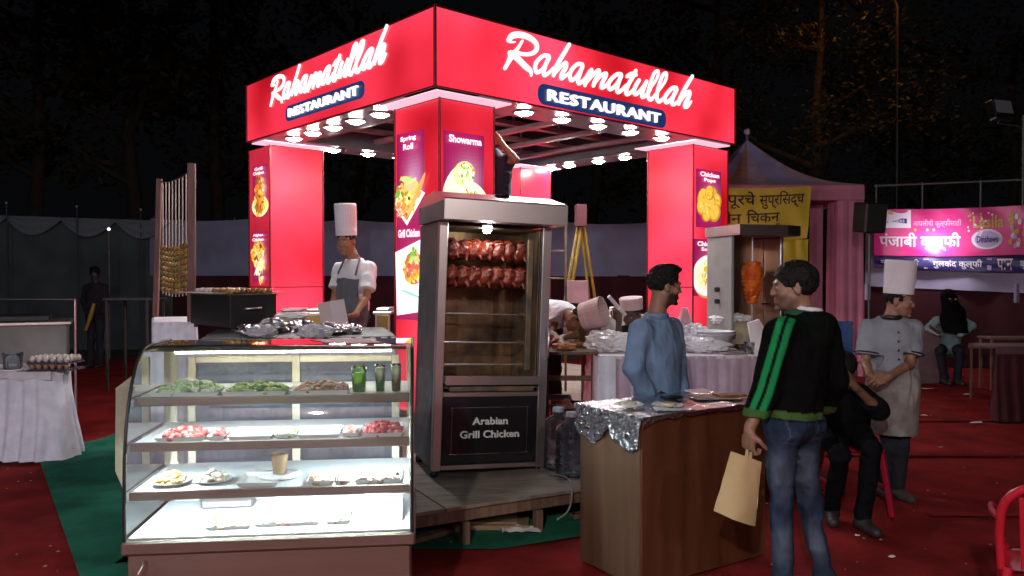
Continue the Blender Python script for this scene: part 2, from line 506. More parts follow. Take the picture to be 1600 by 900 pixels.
M_darkgrey = mat('dark_grey_paint', (0.10, 0.115, 0.115), 0.5, 0.2, var=0.3, vscale=6)
M_foil = mat('aluminium_foil', (0.62, 0.62, 0.64), 0.26, 1.0, bump=0.8, bscale=55)
M_alu = mat('cream_aluminium', (0.76, 0.70, 0.56), 0.45, 0.1, var=0.15)
M_white = mat('white_plastic', (0.75, 0.76, 0.78), 0.4)
M_paper = mat('white_paper', (0.78, 0.74, 0.74), 0.8)
M_cloth_w = mat('white_satin', (0.76, 0.77, 0.86), 0.62, var=0.12, vscale=12, bump=0.15, bscale=160)
M_bag = mat('plastic_bag', (0.90, 0.90, 0.93), 0.28, trans=0.12, bump=0.25, bscale=30)
M_wood = mat('brown_laminate', (0.085, 0.030, 0.012), 0.42, col2=(0.125, 0.046, 0.019), vscale=2.2, stretch=(5, 5, 0.5), rvar=0.1)
M_woodl = mat('paler_laminate', (0.092, 0.052, 0.029), 0.5, col2=(0.135, 0.082, 0.048), vscale=2.4, stretch=(7, 7, 0.45))  # paler tone of the counter laminate, used on its left side board
M_ply = mat('worn_plywood', (0.16, 0.135, 0.11), 0.7, col2=(0.30, 0.26, 0.21), vscale=4, stretch=(1, 6, 1), bump=0.2)
M_timber = mat('bare_timber', (0.12, 0.075, 0.05), 0.7, col2=(0.22, 0.14, 0.095), vscale=4, stretch=(8, 8, 0.6), bump=0.2)
M_rustwood = mat('stained_pole', (0.16, 0.07, 0.055), 0.6, var=0.35, vscale=9, stretch=(4, 4, 0.5))
M_yellow = mat('yellow_paint', (0.34, 0.22, 0.03), 0.5, var=0.3)
M_redplast = mat('red_plastic', (0.50, 0.015, 0.03), 0.32, var=0.12)

def red_panel_mat(name, strength, tint=(1.0, 0.042, 0.105)):
    """translucent red acrylic lit from inside by tubes: a little brighter where the tubes stand"""
    m = mat(name, (0.26, 0.004, 0.012), 0.25, emit=tint, estr=strength)
    nt = m.node_tree; b = nt.nodes['Principled BSDF']
    tc = nt.nodes.new('ShaderNodeTexCoord'); n = nt.nodes.new('ShaderNodeTexNoise'); n.inputs['Scale'].default_value = 0.9; n.inputs['Detail'].default_value = 1.5
    nt.links.new(tc.outputs['Object'], n.inputs['Vector'])
    mr = nt.nodes.new('ShaderNodeMapRange'); mr.inputs[1].default_value = 0.3; mr.inputs[2].default_value = 0.7
    mr.inputs[3].default_value = strength * 0.50; mr.inputs[4].default_value = strength * 1.5
    nt.links.new(n.outputs['Fac'], mr.inputs[0]); nt.links.new(mr.outputs[0], b.inputs['Emission Strength'])
    rp = nt.nodes.new('ShaderNodeValToRGB'); rp.color_ramp.elements[0].position = 0.3; rp.color_ramp.elements[1].position = 0.7
    rp.color_ramp.elements[0].color = (1.0, 0.014, 0.028, 1); rp.color_ramp.elements[1].color = (1.0, 0.060, 0.120, 1)
    nt.links.new(n.outputs['Fac'], rp.inputs[0]); nt.links.new(rp.outputs[0], b.inputs['Emission Color'])
    return m
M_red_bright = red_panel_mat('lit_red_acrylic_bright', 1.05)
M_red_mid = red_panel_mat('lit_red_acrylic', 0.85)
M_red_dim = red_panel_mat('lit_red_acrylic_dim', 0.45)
M_trim = mat('dark_corner_trim', (0.22, 0.03, 0.04), 0.35, 0.6)
M_soffit = mat('soffit_panel', (0.13, 0.075, 0.09), 0.35, var=0.1)
M_joist = mat('roof_bar_paint', (0.36, 0.24, 0.28), 0.4, 0.2, var=0.2)
M_letter = mat('white_acrylic_letter', (0.8, 0.8, 0.8), 0.35, emit=(1, 0.96, 0.98), estr=1.1)
M_navy = mat('navy_acrylic', (0.012, 0.03, 0.12), 0.3, emit=(0.02, 0.05, 0.19), estr=0.55)
M_lamp = mat('led_lens', (1, 1, 1), 0.4, emit=(1.0, 0.97, 0.97), estr=230.0)
M_bezel = mat('downlight_bezel', (0.45, 0.42, 0.43), 0.3)
M_diffuser = mat('lit_diffuser', (0.8, 0.75, 0.78), 0.4, emit=(1.0, 0.62, 0.78), estr=0.85)
M_carcass = mat('sign_box_metal', (0.10, 0.09, 0.10), 0.5, 0.4)
M_print = attr_emit_mat('backlit_print', 0.95)

# ---------------------------------------------------------------- the kiosk's plan
KL = Vector((-0.665, 0.747, 0)).normalized(); KR = Vector((0.747, 0.665, 0)).normalized()
D0 = 6.3
C0 = P(680, 135, D0); ZB = C0.z; ZT = P(680, 7, D0).z
C0 = Vector((C0.x, D0, 0))
def along(o, d, px, z):
    """distance t so that o + d t is seen in column px"""
    a = (px - 800.0) / F_PX
    def g(t):
        q = o + d * t; q = Vector((q.x, q.y, z)) - CAMP
        return q.x - a * (q.y * _cp - q.z * _sp)
    t0, t1 = g(0), g(1); return -t0 / (t1 - t0)
WL = along(C0, KL, 386, ZB); WR = along(C0, KR, 1148, ZB)
BEAM = 0.46; INS = 0.16; DECK = 0.42
kiosk = thing('restaurant_kiosk', 'square lit red restaurant kiosk with white script sign boards on four columns', 'kiosk', (C0.x, C0.y, 0))
def K(a, b, z=0.0): return C0 + KL * a + KR * b + Vector((0, 0, z))

def on_plane(px, py, o, d):
    """(u, v): metres along d and height, where the view ray meets the wall through o along d"""
    r = ray(px, py); n = Vector((-d.y, d.x, 0)); t = (o - CAMP).dot(n) / r.dot(n); q = CAMP + r * t
    return (q - o).dot(d), q.z

# beams of the fascia (light boxes)
def fascia(o, d, inw, length, face_mat, name, label=None):
    """light box along d from o; inw points into the kiosk"""
    M = Matrix(((d.x, inw.x, 0, o.x), (d.y, inw.y, 0, o.y), (0, 0, 1, 0), (0, 0, 0, 1)))
    b = MB(M)
    b.box(0.012, length - 0.012, 0.0, 0.010, ZB + 0.012, ZT - 0.012, face_mat, 0.003)
    k_ = MB(M); k_.box(0.013, length - 0.013, 0.0105, BEAM, ZB + 0.012, ZT - 0.012, M_carcass, 0.004)
    f = b.build(name, kiosk, label)
    k_.build('box_carcass', f)
    t = MB(M)
    t.box(0.012, length - 0.012, -0.006, BEAM + 0.004, ZT - 0.014, ZT, M_trim, 0.002)
    t.box(0.012, length - 0.012, -0.006, 0.012, ZB, ZB + 0.012, M_trim, 0.002)
    t.build('edge_trim', f)
    s = MB(M); s.box(0.012, length - 0.012, 0.012, BEAM, ZB - 0.002, ZB + 0.011, M_soffit)
    s.build('soffit', f)
    return f, M
fR, MR_ = fascia(C0, KR, KL, WR, M_red_bright, 'sign_board', 'right-hand sign board with the larger script lettering')
fL, ML_ = fascia(C0, KL, KR, WL, M_red_mid, 'sign_board', 'left-hand sign board')
# the two rear boards butt against the front ones
fB1, MB1 = fascia(K(WL, BEAM), KR, -KL, WR - BEAM, M_red_dim, 'rear_fascia')
fB2, MB2 = fascia(K(BEAM, WR), KL, -KR, WL - 2 * BEAM, M_red_dim, 'rear_fascia')
cb = MB()
cb.beam(K(-0.004, -0.004, ZB - 0.004), K(-0.004, -0.004, ZT + 0.004), 0.022, 0.022, M_trim, 0.004, up=KL); cb.build('corner_trim', kiosk)
e1 = K(WL, 0); cb = MB(); cb.beam(Vector((e1.x, e1.y, ZB)), Vector((e1.x, e1.y, ZT)), 0.03, 0.03, M_trim, 0.004, up=KL); cb.build('corner_trim', kiosk)
e1 = K(0, WR); cb = MB(); cb.beam(Vector((e1.x, e1.y, ZB)), Vector((e1.x, e1.y, ZT)), 0.03, 0.03, M_trim, 0.004, up=KL)
cb.build('corner_trim', kiosk)

# the brush-script lettering, as strokes of (x, y, width)
Z1 = lambda x, y, w: (780 + x / 10.0, 40 + y / 10.0, w / 10.0)
Z2 = lambda x, y, w: (920 + x / 8.889, 80 + y / 8.889, w / 8.889)
ST = []
def st1(*p): ST.append([Z1(*q) for q in p])
def st2(*p): ST.append([Z2(*q) for q in p])
st1((135, 225, 62), (190, 165, 92), (280, 145, 92), (400, 165, 88), (500, 215, 82), (570, 290, 74), (575, 370, 66), (520, 430, 62), (430, 452, 56), (340, 445, 50), (270, 420, 40))
st1((130, 235, 50), (170, 258, 34), (240, 262, 14))
st1((352, 240, 34), (300, 330, 42), (240, 410, 60), (180, 480, 90), (130, 580, 62), (78, 672, 56))
st1((165, 440, 100), (230, 470, 110), (310, 550, 96), (400, 640, 96), (470, 700, 70), (490, 745, 44), (490, 790, 24))
st1((765, 480, 60), (690, 470, 56), (600, 540, 56), (555, 620, 58), (560, 700, 60), (590, 735, 56), (660, 690, 50), (730, 590, 48), (770, 510, 54))
st1((765, 500, 58), (715, 620, 56), (685, 730, 64), (700, 780, 52), (760, 745, 46), (840, 660, 40))
st1((1085, 298, 56), (1000, 440, 62), (910, 590, 66), (855, 700, 60), (838, 785, 52))
st1((850, 760, 40), (920, 680, 44), (1000, 600, 48), (1035, 590, 58), (1030, 660, 62), (970, 760, 62), (960, 825, 58), (1010, 800, 46), (1100, 730, 32))
st1((1290, 612, 58), (1220, 602, 54), (1140, 670, 54), (1095, 760, 58), (1110, 850, 60), (1170, 830, 50), (1250, 720, 46), (1295, 640, 52))
st1((1290, 640, 56), (1250, 760, 56), (1220, 850, 62), (1240, 910, 50), (1310, 850, 44), (1380, 760, 36))
st2((-60, 390, 36), (0, 290, 42), (30, 265, 48), (-10, 350, 50), (-60, 440, 50), (-62, 480, 40))
st2((-50, 450, 36), (60, 320, 40), (125, 270, 50), (130, 310, 52), (75, 420, 52), (55, 480, 50))
st2((65, 460, 36), (150, 350, 42), (225, 312, 50), (225, 350, 50), (180, 440, 54), (168, 505, 54), (215, 490, 42), (275, 425, 32))
st2((440, 325, 52), (380, 325, 48), (300, 395, 50), (262, 470, 52), (285, 530, 50), (345, 495, 42), (415, 400, 40), (445, 345, 44))
st2((440, 345, 50), (405, 440, 50), (382, 530, 54), (400, 572, 46), (450, 540, 40), (510, 470, 32))
st2((645, 272, 46), (600, 360, 54), (540, 470, 52), (508, 560, 56), (525, 598, 50), (580, 570, 42), (640, 500, 34))
st2((520, 355, 40), (580, 325, 62), (650, 330, 44))
st2((690, 405, 48), (640, 490, 50), (620, 570, 50), (650, 600, 46), (720, 530, 40), (790, 430, 40))
st2((795, 420, 46), (755, 520, 48), (730, 610, 52), (745, 640, 44), (800, 600, 38), (850, 530, 32))
st2((840, 520, 34), (915, 420, 30), (955, 330, 36), (950, 278, 36), (905, 300, 40), (860, 410, 44), (825, 530, 48), (815, 630, 52), (850, 675, 46), (905, 625, 34))
st2((900, 620, 32), (1000, 500, 30), (1060, 400, 34), (1070, 315, 36), (1030, 320, 40), (985, 420, 44), (945, 560, 48), (938, 665, 52), (975, 702, 44), (1040, 640, 34))
st2((1205, 512, 52), (1150, 515, 46), (1080, 590, 50), (1045, 660, 52), (1070, 712, 50), (1130, 670, 42), (1195, 580, 40), (1215, 530, 44))
st2((1210, 530, 50), (1170, 620, 50), (1145, 710, 54), (1165, 742, 44), (1215, 715, 36), (1265, 650, 30))
st2((1430, 350, 44), (1350, 480, 50), (1285, 600, 52), (1245, 690, 50), (1240, 735, 44))
st2((1250, 715, 34), (1310, 630, 38), (1370, 570, 44), (1395, 580, 48), (1375, 650, 50), (1330, 730, 50), (1325, 775, 46), (1365, 765, 40), (1412, 700, 28))
def smooth_stroke(p, n=5):
    out = []; N = len(p)
    for i in range(N - 1):
        a, b, c, d = p[max(i - 1, 0)], p[i], p[i + 1], p[min(i + 2, N - 1)]
        for j in range(n):
            t = j / n; out.append(tuple(0.5 * (2 * b[k] + (c[k] - a[k]) * t + (2 * a[k] - 5 * b[k] + 4 * c[k] - d[k]) * t * t + (3 * b[k] - a[k] - 3 * c[k] + d[k]) * t ** 3) for k in range(3)))
    out.append(p[-1]); return out
# strokes in the board's own metres
LOGO = []
for s_ in ST:
    q = []
    for (x, y, w) in smooth_stroke(s_):
        u, v = on_plane(x, y, C0, KR); u2, v2 = on_plane(x, y + w * 0.5, C0, KR); u3, v3 = on_plane(x + w * 0.5, y, C0, KR)
        q.append((u, v, 0.5 * 0.5 * (abs(v2 - v) * 2 + (u3 - u) * 2) * 0.84))
    LOGO.append(q)
lu0 = min(a[0] for s_ in LOGO for a in s_); lu1 = max(a[0] for s_ in LOGO for a in s_)
lv0 = min(a[1] for s_ in LOGO for a in s_); lv1 = max(a[1] for s_ in LOGO for a in s_)
_u = (lu0, lu1)
F_ = Field((lu0 - .06, lv0 - .06, -0.012), (lu1 + .06, lv1 + .06, 0.024), (0.0045, 0.0045, 0.006))
for s_ in LOGO:
    for a, b in zip(s_[:-1], s_[1:]):
        m = F_._win((min(a[0], b[0]) - .05, min(a[1], b[1]) - .05, -1), (max(a[0], b[0]) + .05, max(a[1], b[1]) + .05, 1), 0.02)
        x, y, z = F_._xyz(m, (a[0], a[1], 0)); bx, by = b[0] - a[0], b[1] - a[1]; qq = max(bx * bx + by * by, 1e-9)
        t = np.clip((x * bx + y * by) / qq, 0, 1)
        d = np.sqrt((x - t * bx) ** 2 + (y - t * by) ** 2) - (a[2] + (b[2] - a[2]) * t) + z * 0
        F_._mix(m, d, 0.006)
xx, yy, zz = F_._xyz((slice(None),) * 3, (0, 0, 0))
F_.F = np.maximum(F_.F, (np.abs(zz - 0.006) - 0.0085).astype(np.float32))
LV, LQ = F_.nets()
def put_logo(M, board, u_of, name='lettering'):
    b = MB(M); b.add([u_of(v) for v in LV], [tuple(int(i) for i in q) for q in LQ], M_letter, True)
    return b.build(name, board)
# right board: x runs right, face looks along -KL
MRf = plane_frame(C0, KR, (0, 0, 1))
put_logo(MRf, fR, lambda v: (v[0], v[1], v[2] + 0.003))
def pill(M, board, u0, u1, v0, v1, txt='RESTAURANT'):
    b = MB(M); h = v1 - v0; r = h * 0.42; pts = []
    for (cx, cy, a0) in ((u1 - r, v1 - r, 0), (u0 + r, v1 - r, 90), (u0 + r, v0 + r, 180), (u1 - r, v0 + r, 270)):
        for k in range(7):
            a = rad(a0 + 15 * k); pts.append((cx + r * math.cos(a), cy + r * math.sin(a), 0.006))
    b.poly(pts, M_navy, 0.005)
    o = b.build('name_plate', board)
    t = MB(M); L = plane_frame((u0 + (u1 - u0) * .5, v0 + h * 0.22, 0.010), (1, 0, 0), (0, 1, 0))
    t.text(txt, M_letter, L, bold=0.012, extrude=0.02, width=(u1 - u0) * 0.88, height=h * 0.54, align='c', spacing=1.10)
    t.build('lettering', board)
pu0, _ = on_plane(840, 147, C0, KR); pu1, _ = on_plane(1040, 185, C0, KR)
_, pv1 = on_plane(845, 130, C0, KR); _, pv0 = on_plane(845, 163, C0, KR)
pill(MRf, fR, pu0, pu1, pv0, pv1)
# left board: seen left to right from its far end; x runs along -KL
oL = K(WL, 0); MLf = plane_frame(oL, -KL, (0, 0, 1))
def onL(px, py): 
    u, v = on_plane(px, py, Vector((oL.x, oL.y, 0)), -KL); return u, v
qa = onL(424, 160)[0]; qb = onL(606, 75)[0]
va = onL(433, 163)[1]      # foot of the R
vb = onL(436, 112)[1]      # top of the R
kx = (qb - qa) / (_u[1] - _u[0])
ra_v0 = on_plane(786, 108, C0, KR)[1]; ra_v1 = on_plane(808, 51, C0, KR)[1]
ky = (vb - va) / (ra_v1 - ra_v0); ky = kx if abs(ky - kx) < 0.25 else ky
put_logo(MLf, fL, lambda v: (qa + (v[0] - _u[0]) * kx, va + (v[1] - ra_v0) * ky, v[2] + 0.003))
a0 = onL(447, 175)[0]; a1 = onL(570, 145)[0]; b1 = onL(450, 166)[1]; b0 = onL(450, 190)[1]
pill(MLf, fL, a0, a1, b0, b1)

# downlights: five under each beam
dl = MB(Matrix.Translation((0, 0, 0)))
def downlight(p):
    b = MB(); b.lathe([(0.078, 0.0), (0.096, 0.0), (0.098, -0.010), (0.086, -0.014), (0.078, -0.007)], (p.x, p.y, p.z), M_bezel, 18)
    o = b.build('downlight', kiosk)
    q = MB(); q.lathe([(0.0005, -0.036), (0.035, -0.033), (0.060, -0.024), (0.078, -0.008)], (p.x, p.y, p.z), M_lamp, 18); q.build('lens', o)
hb = BEAM * 0.52
def tl(o, d, px, py=None, z=ZB): return along(o, d, px, z)
for px in (819, 878, 934, 985, 1034): downlight(K(hb, along(K(hb, 0), KR, px, ZB), ZB - 0.003))
for px in (459, 489, 521, 556, 594): downlight(K(along(K(0, hb), KL, px, ZB), hb, ZB - 0.003))
for k in range(5): downlight(K(WL - hb, along(K(WL - hb, 0), KR, 521 + 54 * k, ZB) if k < 2 else along(K(WL - hb, 0), KR, 573, ZB) + 0.47 * (k - 1), ZB - 0.003))
for px in (976, 935, 889, 860): downlight(K(along(K(0, WR - hb), KL, px, ZB), WR - hb, ZB - 0.003))
downlight(K(along(K(0, WR - hb), KL, 806, ZB), WR - hb, ZB - 0.003))

# roof grid of painted bars, one row of hangers
n1, n2 = 4, 5
for i in range(1, n1 + 1):
    a = WL * i / (n1 + 1); b = MB(); b.beam(K(a, BEAM, ZB + 0.17), K(a, WR - BEAM, ZB + 0.17), 0.09, 0.05, M_joist, 0.004); b.build('roof_bar', kiosk)
for i in range(1, n2 + 1):
    a = WR * i / (n2 + 1); b = MB(); b.beam(K(BEAM, a, ZB + 0.10), K(WL - BEAM, a, ZB + 0.10), 0.09, 0.05, M_joist, 0.004); b.build('roof_bar', kiosk)
for i in range(1, n1 + 1):
    a = WL * i / (n1 + 1); b = MB(); b.beam(K(a, BEAM, ZB + 0.50), K(a, WR - BEAM, ZB + 0.50), 0.05, 0.05, M_joist, 0.004); b.build('roof_bar', kiosk)
for i in (1, 2, 3, 4):
    for j in (1, 3, 5):
        q = K(WL * i / (n1 + 1), WR * j / (n2 + 1)); b = MB(); b.beam((q.x, q.y, ZB + 0.19), (q.x, q.y, ZB + 0.48), 0.03, 0.03, M_bezel, 0.003); b.build('hanger', kiosk)

# columns: light boxes made of stacked acrylic panels on a dark frame
ZC = ZB - 0.03
def column(o, wl, wr, mL, mR, cap=True, seam=1.48):
    """o is the near corner; wl along KL, wr along KR"""
    c = MB(); M = Matrix(((KL.x, KR.x, 0, o.x), (KL.y, KR.y, 0, o.y), (0, 0, 1, 0), (0, 0, 0, 1)))
    c = MB(M); c.box(0.008, wl - 0.008, 0.008, wr - 0.008, DECK, ZC - 0.001, M_trim)
    root = c.build('column', kiosk)
    zs = [DECK + 0.02, seam, ZC - 0.006]
    for z0, z1 in zip(zs[:-1], zs[1:]):
        for (x0, x1, y0, y1, mm) in ((0.012, wl - 0.012, 0, 0.006, mL), (0, 0.006, 0.012, wr - 0.012, mR),
                                     (0.012, wl - 0.012, wr - 0.006, wr, mL), (wl - 0.006, wl, 0.012, wr - 0.012, mR)):
            b = MB(M); b.box(x0, x1, y0, y1, z0 + 0.006, z1 - 0.006, mm, 0.002); b.build('panel', root)
    t = MB(M)
    for (x, y) in ((0, 0), (wl, 0), (0, wr), (wl, wr)): t.box(x - .008, x + .008, y - .008, y + .008, DECK, ZC, M_trim, 0.003)
    t.build('edge_trim', root)
    t = MB(M); t.box(-0.12, min(wl + 0.10, WL - 0.03 - (o - C0).dot(KL)), -0.12, min(wr + 0.10, WR - 0.03 - (o - C0).dot(KR)), ZC + 0.012, ZB - 0.006, M_diffuser, 0.003)
    t.build('light_diffuser', root)
    return root, M
F0 = K(INS, INS)
zc = 2.4
colF, MF = column(F0, along(F0, KL, 617, zc), along(F0, KR, 772, zc), M_red_mid, M_red_mid)
tL = along(F0, KL, 422, zc); LC = F0 + KL * tL
colL, MLc = column(LC, along(LC, KL, 389.5, zc), along(LC, KR, 505, zc), M_red_dim, M_red_bright)
tR = along(F0, KR, 1083, zc); RC = F0 + KR * tR
colR, MRc = column(RC, along(RC, KL, 1012, zc), along(RC, KR, 1137, zc), M_red_bright, M_red_mid)
bw = 0.56; BC = K(WL - INS - bw, WR - INS - bw)
colB, MBc = column(BC, bw, bw, M_red_bright, M_red_bright)

# ---- posters: flat back-lit prints
def poster(colroot, o, d, px0, px1, ytop, ybot, words, food, seed, xmin=None, label=None):
    """on the face through o along d (d points to the right as seen); corners from the photo columns"""
    u0 = on_plane(px0, (ytop + ybot) / 2, o, d)[0]; u1 = on_plane(px1, (ytop + ybot) / 2, o, d)[0]
    v1 = on_plane((px0 + px1) / 2, ytop, o, d)[1]; v0 = on_plane((px0 + px1) / 2, ybot, o, d)[1]
    W, H = u1 - u0, v1 - v0
    M = plane_frame(o + d * u0 + Vector((0, 0, v0)), d, (0, 0, 1)) @ Matrix.Translation((0, 0, 0.004))
    b = MB(M); rr = random.Random(seed)
    base = (0.36, 0.012, 0.10); lil = (0.62, 0.30, 0.52)
    def bgc(x, y):
        g = math.exp(-(((x - .62) / .3) ** 2 + ((y - .5) / .22) ** 2)) * 0.8
        e = 0.75 + 0.25 * min(1, 6 * min(x, 1 - x))
        return tuple((base[i] * (1 - g) + lil[i] * g) * e for i in range(3))
    b.grid(lambda x, y: (x * W, y * H, 0), 14, 24, M_print, False, bgc)
    z = [0.0012]; lim = (0.012 - u0) if xmin is None else xmin
    def el(x, y, rx, ry, c, rot=0.0, n=14):
        z[0] += 0.00016; a0 = rad(rot); pts = []
        for k in range(n):
            a = 2 * PI * k / n; X, Y = rx * W * math.cos(a), ry * W * math.sin(a)
            pts.append((max(lim, x * W + X * math.cos(a0) - Y * math.sin(a0)), y * H + X * math.sin(a0) + Y * math.cos(a0), z[0]))
        b.add(pts, [tuple(range(n))], M_print, False, [c])
    def bits(x, y, R, cols, n, r=(.02, .05), sq=1.0):
        for _ in range(n):
            a = rr.random() * 2 * PI; q = R * math.sqrt(rr.random()); c = rr.choice(cols); k = 0.7 + 0.6 * rr.random()
            el(x + q * math.cos(a), y + q * math.sin(a) * W / H * sq, r[0] + (r[1] - r[0]) * rr.random(), r[0] * .6 + (r[1] - r[0]) * rr.random() * .6, tuple(min(1, v * k) for v in c), rr.random() * 180, 7)
    WH = (0.95, 0.93, 0.78); CR = (0.85, 0.85, 0.55); YE = (0.95, 0.62, 0.08); OR = (0.85, 0.25, 0.04); GR = (0.20, 0.50, 0.05); BR = (0.28, 0.09, 0.03); LG = (0.62, 0.80, 0.28)
    if food == 'wrap':
        el(.36, .42, .50, .27, (0.93, 0.95, 0.72), 52, 22); el(.34, .41, .42, .21, (0.86, 0.95, 0.70), 52, 20); el(.50, .54, .27, .23, (0.95, 0.85, 0.35), 30); el(.54, .54, .21, .18, WH, 0)
        bits(.54, .54, .20, [GR, OR, YE, LG, WH, CR], 46)
        el(.78, .28, .38, .23, (0.92, 0.96, 0.72), -40, 22); el(.62, .20, .33, .20, (0.80, 0.75, 0.32), -18); bits(.62, .20, .27, [YE, OR, GR, LG, BR, WH], 70)
        el(.80, .22, .17, .045, (0.9, 0.28, 0.08), -48); el(.86, .25, .2, .05, LG, -50)
    elif food == 'roll':
        pts = [(-.16, .22), (.38, .02), (1.02, .34), (.52, .46)]; z[0] += .0002
        b.add([(max(lim, x * W), y * H, z[0]) for x, y in pts], [(0, 1, 2, 3)], M_print, False, [(0.96, 0.93, 0.93)])
        z[0] += .0002; b.add([(max(lim, x * W), y * H, z[0]) for x, y in [(-.10, .235), (.38, .07), (.92, .35), (.5, .46)]], [(0, 1, 2, 3)], M_print, False, [(0.55, 0.30, 0.10)])
        el(.42, .36, .42, .22, (0.75, 0.50, 0.14), 20, 18); bits(.38, .34, .42, [YE, OR, GR, LG, CR, BR], 90, (.03, .08)); el(.55, .44, .2, .13, (0.85, .62, .3), 0)
        for k in range(4): el(.62 + .1 * k, .25 + .055 * k, .30, .055, (0.95, 0.58 - .05 * k, 0.14), 58)
        bits(.2, .22, .2, [OR, (0.9, .3, .1), CR], 30, (.03, .06)); el(.12, .36, .11, .07, GR, 30); el(.44, .50, .07, .2, LG, 80)
    elif food == 'leg':
        el(.5, .20, .58, .32, (0.90, 0.92, 0.62), 0, 22); el(.5, .21, .48, .25, (0.45, 0.62, 0.12), 0, 18); bits(.5, .2, .45, [GR, LG, YE], 40, (.05, .1), .6)
        el(.46, .42, .28, .62, (0.52, 0.17, 0.03), -8, 20); el(.62, .42, .20, .55, (0.75, 0.35, 0.06), 4, 18); bits(.5, .40, .30, [OR, BR, (0.6, .2, .04), YE], 50, (.05, .12), 2.2); bits(.76, .60, .1, [YE, WH], 12, (.04, .08), 3)
    elif food == 'tikka':
        bits(.42, .58, .38, [YE, OR, BR, (0.85, .45, .06)], 60, (.09, .18), 1.0); bits(.6, .36, .38, [YE, WH, BR, CR, (0.85, .45, .06)], 50, (.06, .14), 1.6)
        for k in range(5): el(.40 + .1 * k, .28 + .02 * k, .30, .03, CR, 50 + 8 * k)
    elif food == 'nugget':
        for (x, y, r) in ((.3, .50, .26), (.62, .56, .24), (.22, .37, .22), (.80, .46, .22), (.52, .42, .26), (.40, .24, .21), (.72, .27, .24), (.5, .60, .2)):
            el(x, y, r, r * .85, (0.62, 0.30, 0.03), rr.random() * 90); el(x - .02, y + .012, r * .84, r * .7, (0.90, 0.55, 0.07), rr.random() * 90); bits(x, y, r * .6, [YE, (0.95, .7, .2), (0.7, .35, .03)], 9, (.03, .06))
    elif food == 'soup':
        el(.52, .22, .52, .34, (0.62, 0.36, 0.12), 0, 20); el(.55, .36, .62, .46, (0.96, 0.95, 0.92), 8, 26); el(.55, .37, .50, .36, (0.93, 0.90, 0.62), 8, 24)
        bits(.45, .32, .2, [YE, LG, OR], 16, (.04, .1)); bits(.6, .42, .3, [GR, YE], 12, (.02, .05))
    elif food == 'plate':
        z[0] += .0002; b.add([(max(lim, x * W), y * H, z[0]) for x, y in [(-.22, .72), (.98, .86), (1.0, .10), (.02, .04)]], [(0, 1, 2, 3)][::1], M_print, False, [(0.97, 0.95, 0.97)])
        el(.62, .55, .34, .34, (0.50, 0.16, 0.12), 0); bits(.6, .55, .33, [OR, BR, YE, (0.7, .12, .1), CR], 60, (.04, .1)); bits(.65, .68, .16, [GR, LG], 16, (.04, .09)); el(.55, .28, .38, .03, (0.35, .75, .55), -12)
    n = len(words); hh = (0.062 if W < .42 else .078) if n == 2 else 0.082
    z[0] += .0006
    for i, w in enumerate(words):
        wd = {'Showarma': .80, 'Spring': .56, 'Roll': .36}.get(w, min(.76, .115 * len(w)))
        b.text(w, M_letter, Matrix.Translation((W * .5, H * (0.955 - hh - hh * 1.32 * i), z[0])), bold=0.035, width=W * wd, height=H * hh * 1.05, align='c')
    return b.build('poster', colroot, label)
def fpt(o): return Vector((o.x, o.y, 0))
wlF = along(F0, KL, 617, zc); oFl = fpt(F0 + KL * wlF)
poster(colF, oFl, -KL, 620.5, 664, 206, 355, ['Spring', 'Roll'], 'roll', 3, label='spring roll poster')
poster(colF, fpt(F0), KR, 692, 756, 208, 345, ['Showarma'], 'wrap', 4, label='shawarma wrap poster')
poster(colF, oFl, -KL, 620, 664, 352, 500, ['Grill Chicken'], 'plate', 5, label='grilled chicken poster, mostly hidden by the oven')
wlL = along(LC, KL, 389.5, zc); oLl = fpt(LC + KL * wlL)
poster(colL, oLl, -KL, 396, 418, 258, 338, ['Grill', 'Chicken'], 'leg', 6, label='grill chicken poster above another')
poster(colL, oLl, -KL, 395, 418, 362, 441, ['Afghan', 'Chicken'], 'tikka', 7, label='lower poster with chicken pieces')
poster(colR, fpt(RC), KR, 1087, 1126, 266, 356, ['Chicken', 'Pops'], 'nugget', 8, label='golden chicken bites poster')
poster(colR, fpt(RC), KR, 1083.5, 1124, 374, 462, ['Chicken', 'Soup'], 'soup', 9, label='soup bowl poster')
# ---------------------------------------------------------------- ground, carpets, stage
g = MB(); g.box(-70, 70, -12, 120, -0.2, -0.012, M_earth); g.build('ground', kind='structure')
def sheet(name, pts, m, z, n=1, label=None):
    b = MB(); b.poly([(p[0], p[1], z) for p in pts], m); o = b.build(name, kind='structure', label=label); return o
def wavy_sheet(name, x0, x1, y0, y1, m, z, step=0.25, amp=0.01):
    nu = int((x1 - x0) / step); nv = int((y1 - y0) / step)
    b = MB(); b.grid(lambda u, v: (x0 + (x1 - x0) * u, y0 + (y1 - y0) * v, z + amp * max(0, noise.noise(Vector((u * (x1 - x0) * 1.3, v * (y1 - y0) * 1.3, 3))) + amp * .8 * max(0, .25 - abs(noise.noise(Vector((u * (x1 - x0) * .8, v * (y1 - y0) * 2.1, 9)))) * 2.2))), nu, nv, m)
    return b.build(name, kind='structure')
wavy_sheet('red_carpet', -16, 13, -3, 15.5, M_carpet, 0.0, 0.15, 0.02)
# green runner at the left, laid over the red carpet
a_, b_, c_, d_ = G(60, 700), G(130, 930), G(300, 930), G(300, 640)
gl = [G(56, 706), G(152, 985), G(520, 985), G(330, 655), G(255, 655), G(150, 690)]
sheet('green_runner', [(p.x, p.y) for p in gl], M_green, 0.0165)
# green mat under the stage
gl = [G(640, 862), G(780, 862), G(905, 842), G(1000, 800), (2.6, 7.4, 0), (-1.9, 7.4, 0), (-2.2, 4.4, 0)]
sheet('green_floor_mat', [(p[0], p[1]) for p in gl], M_green, 0.0165)
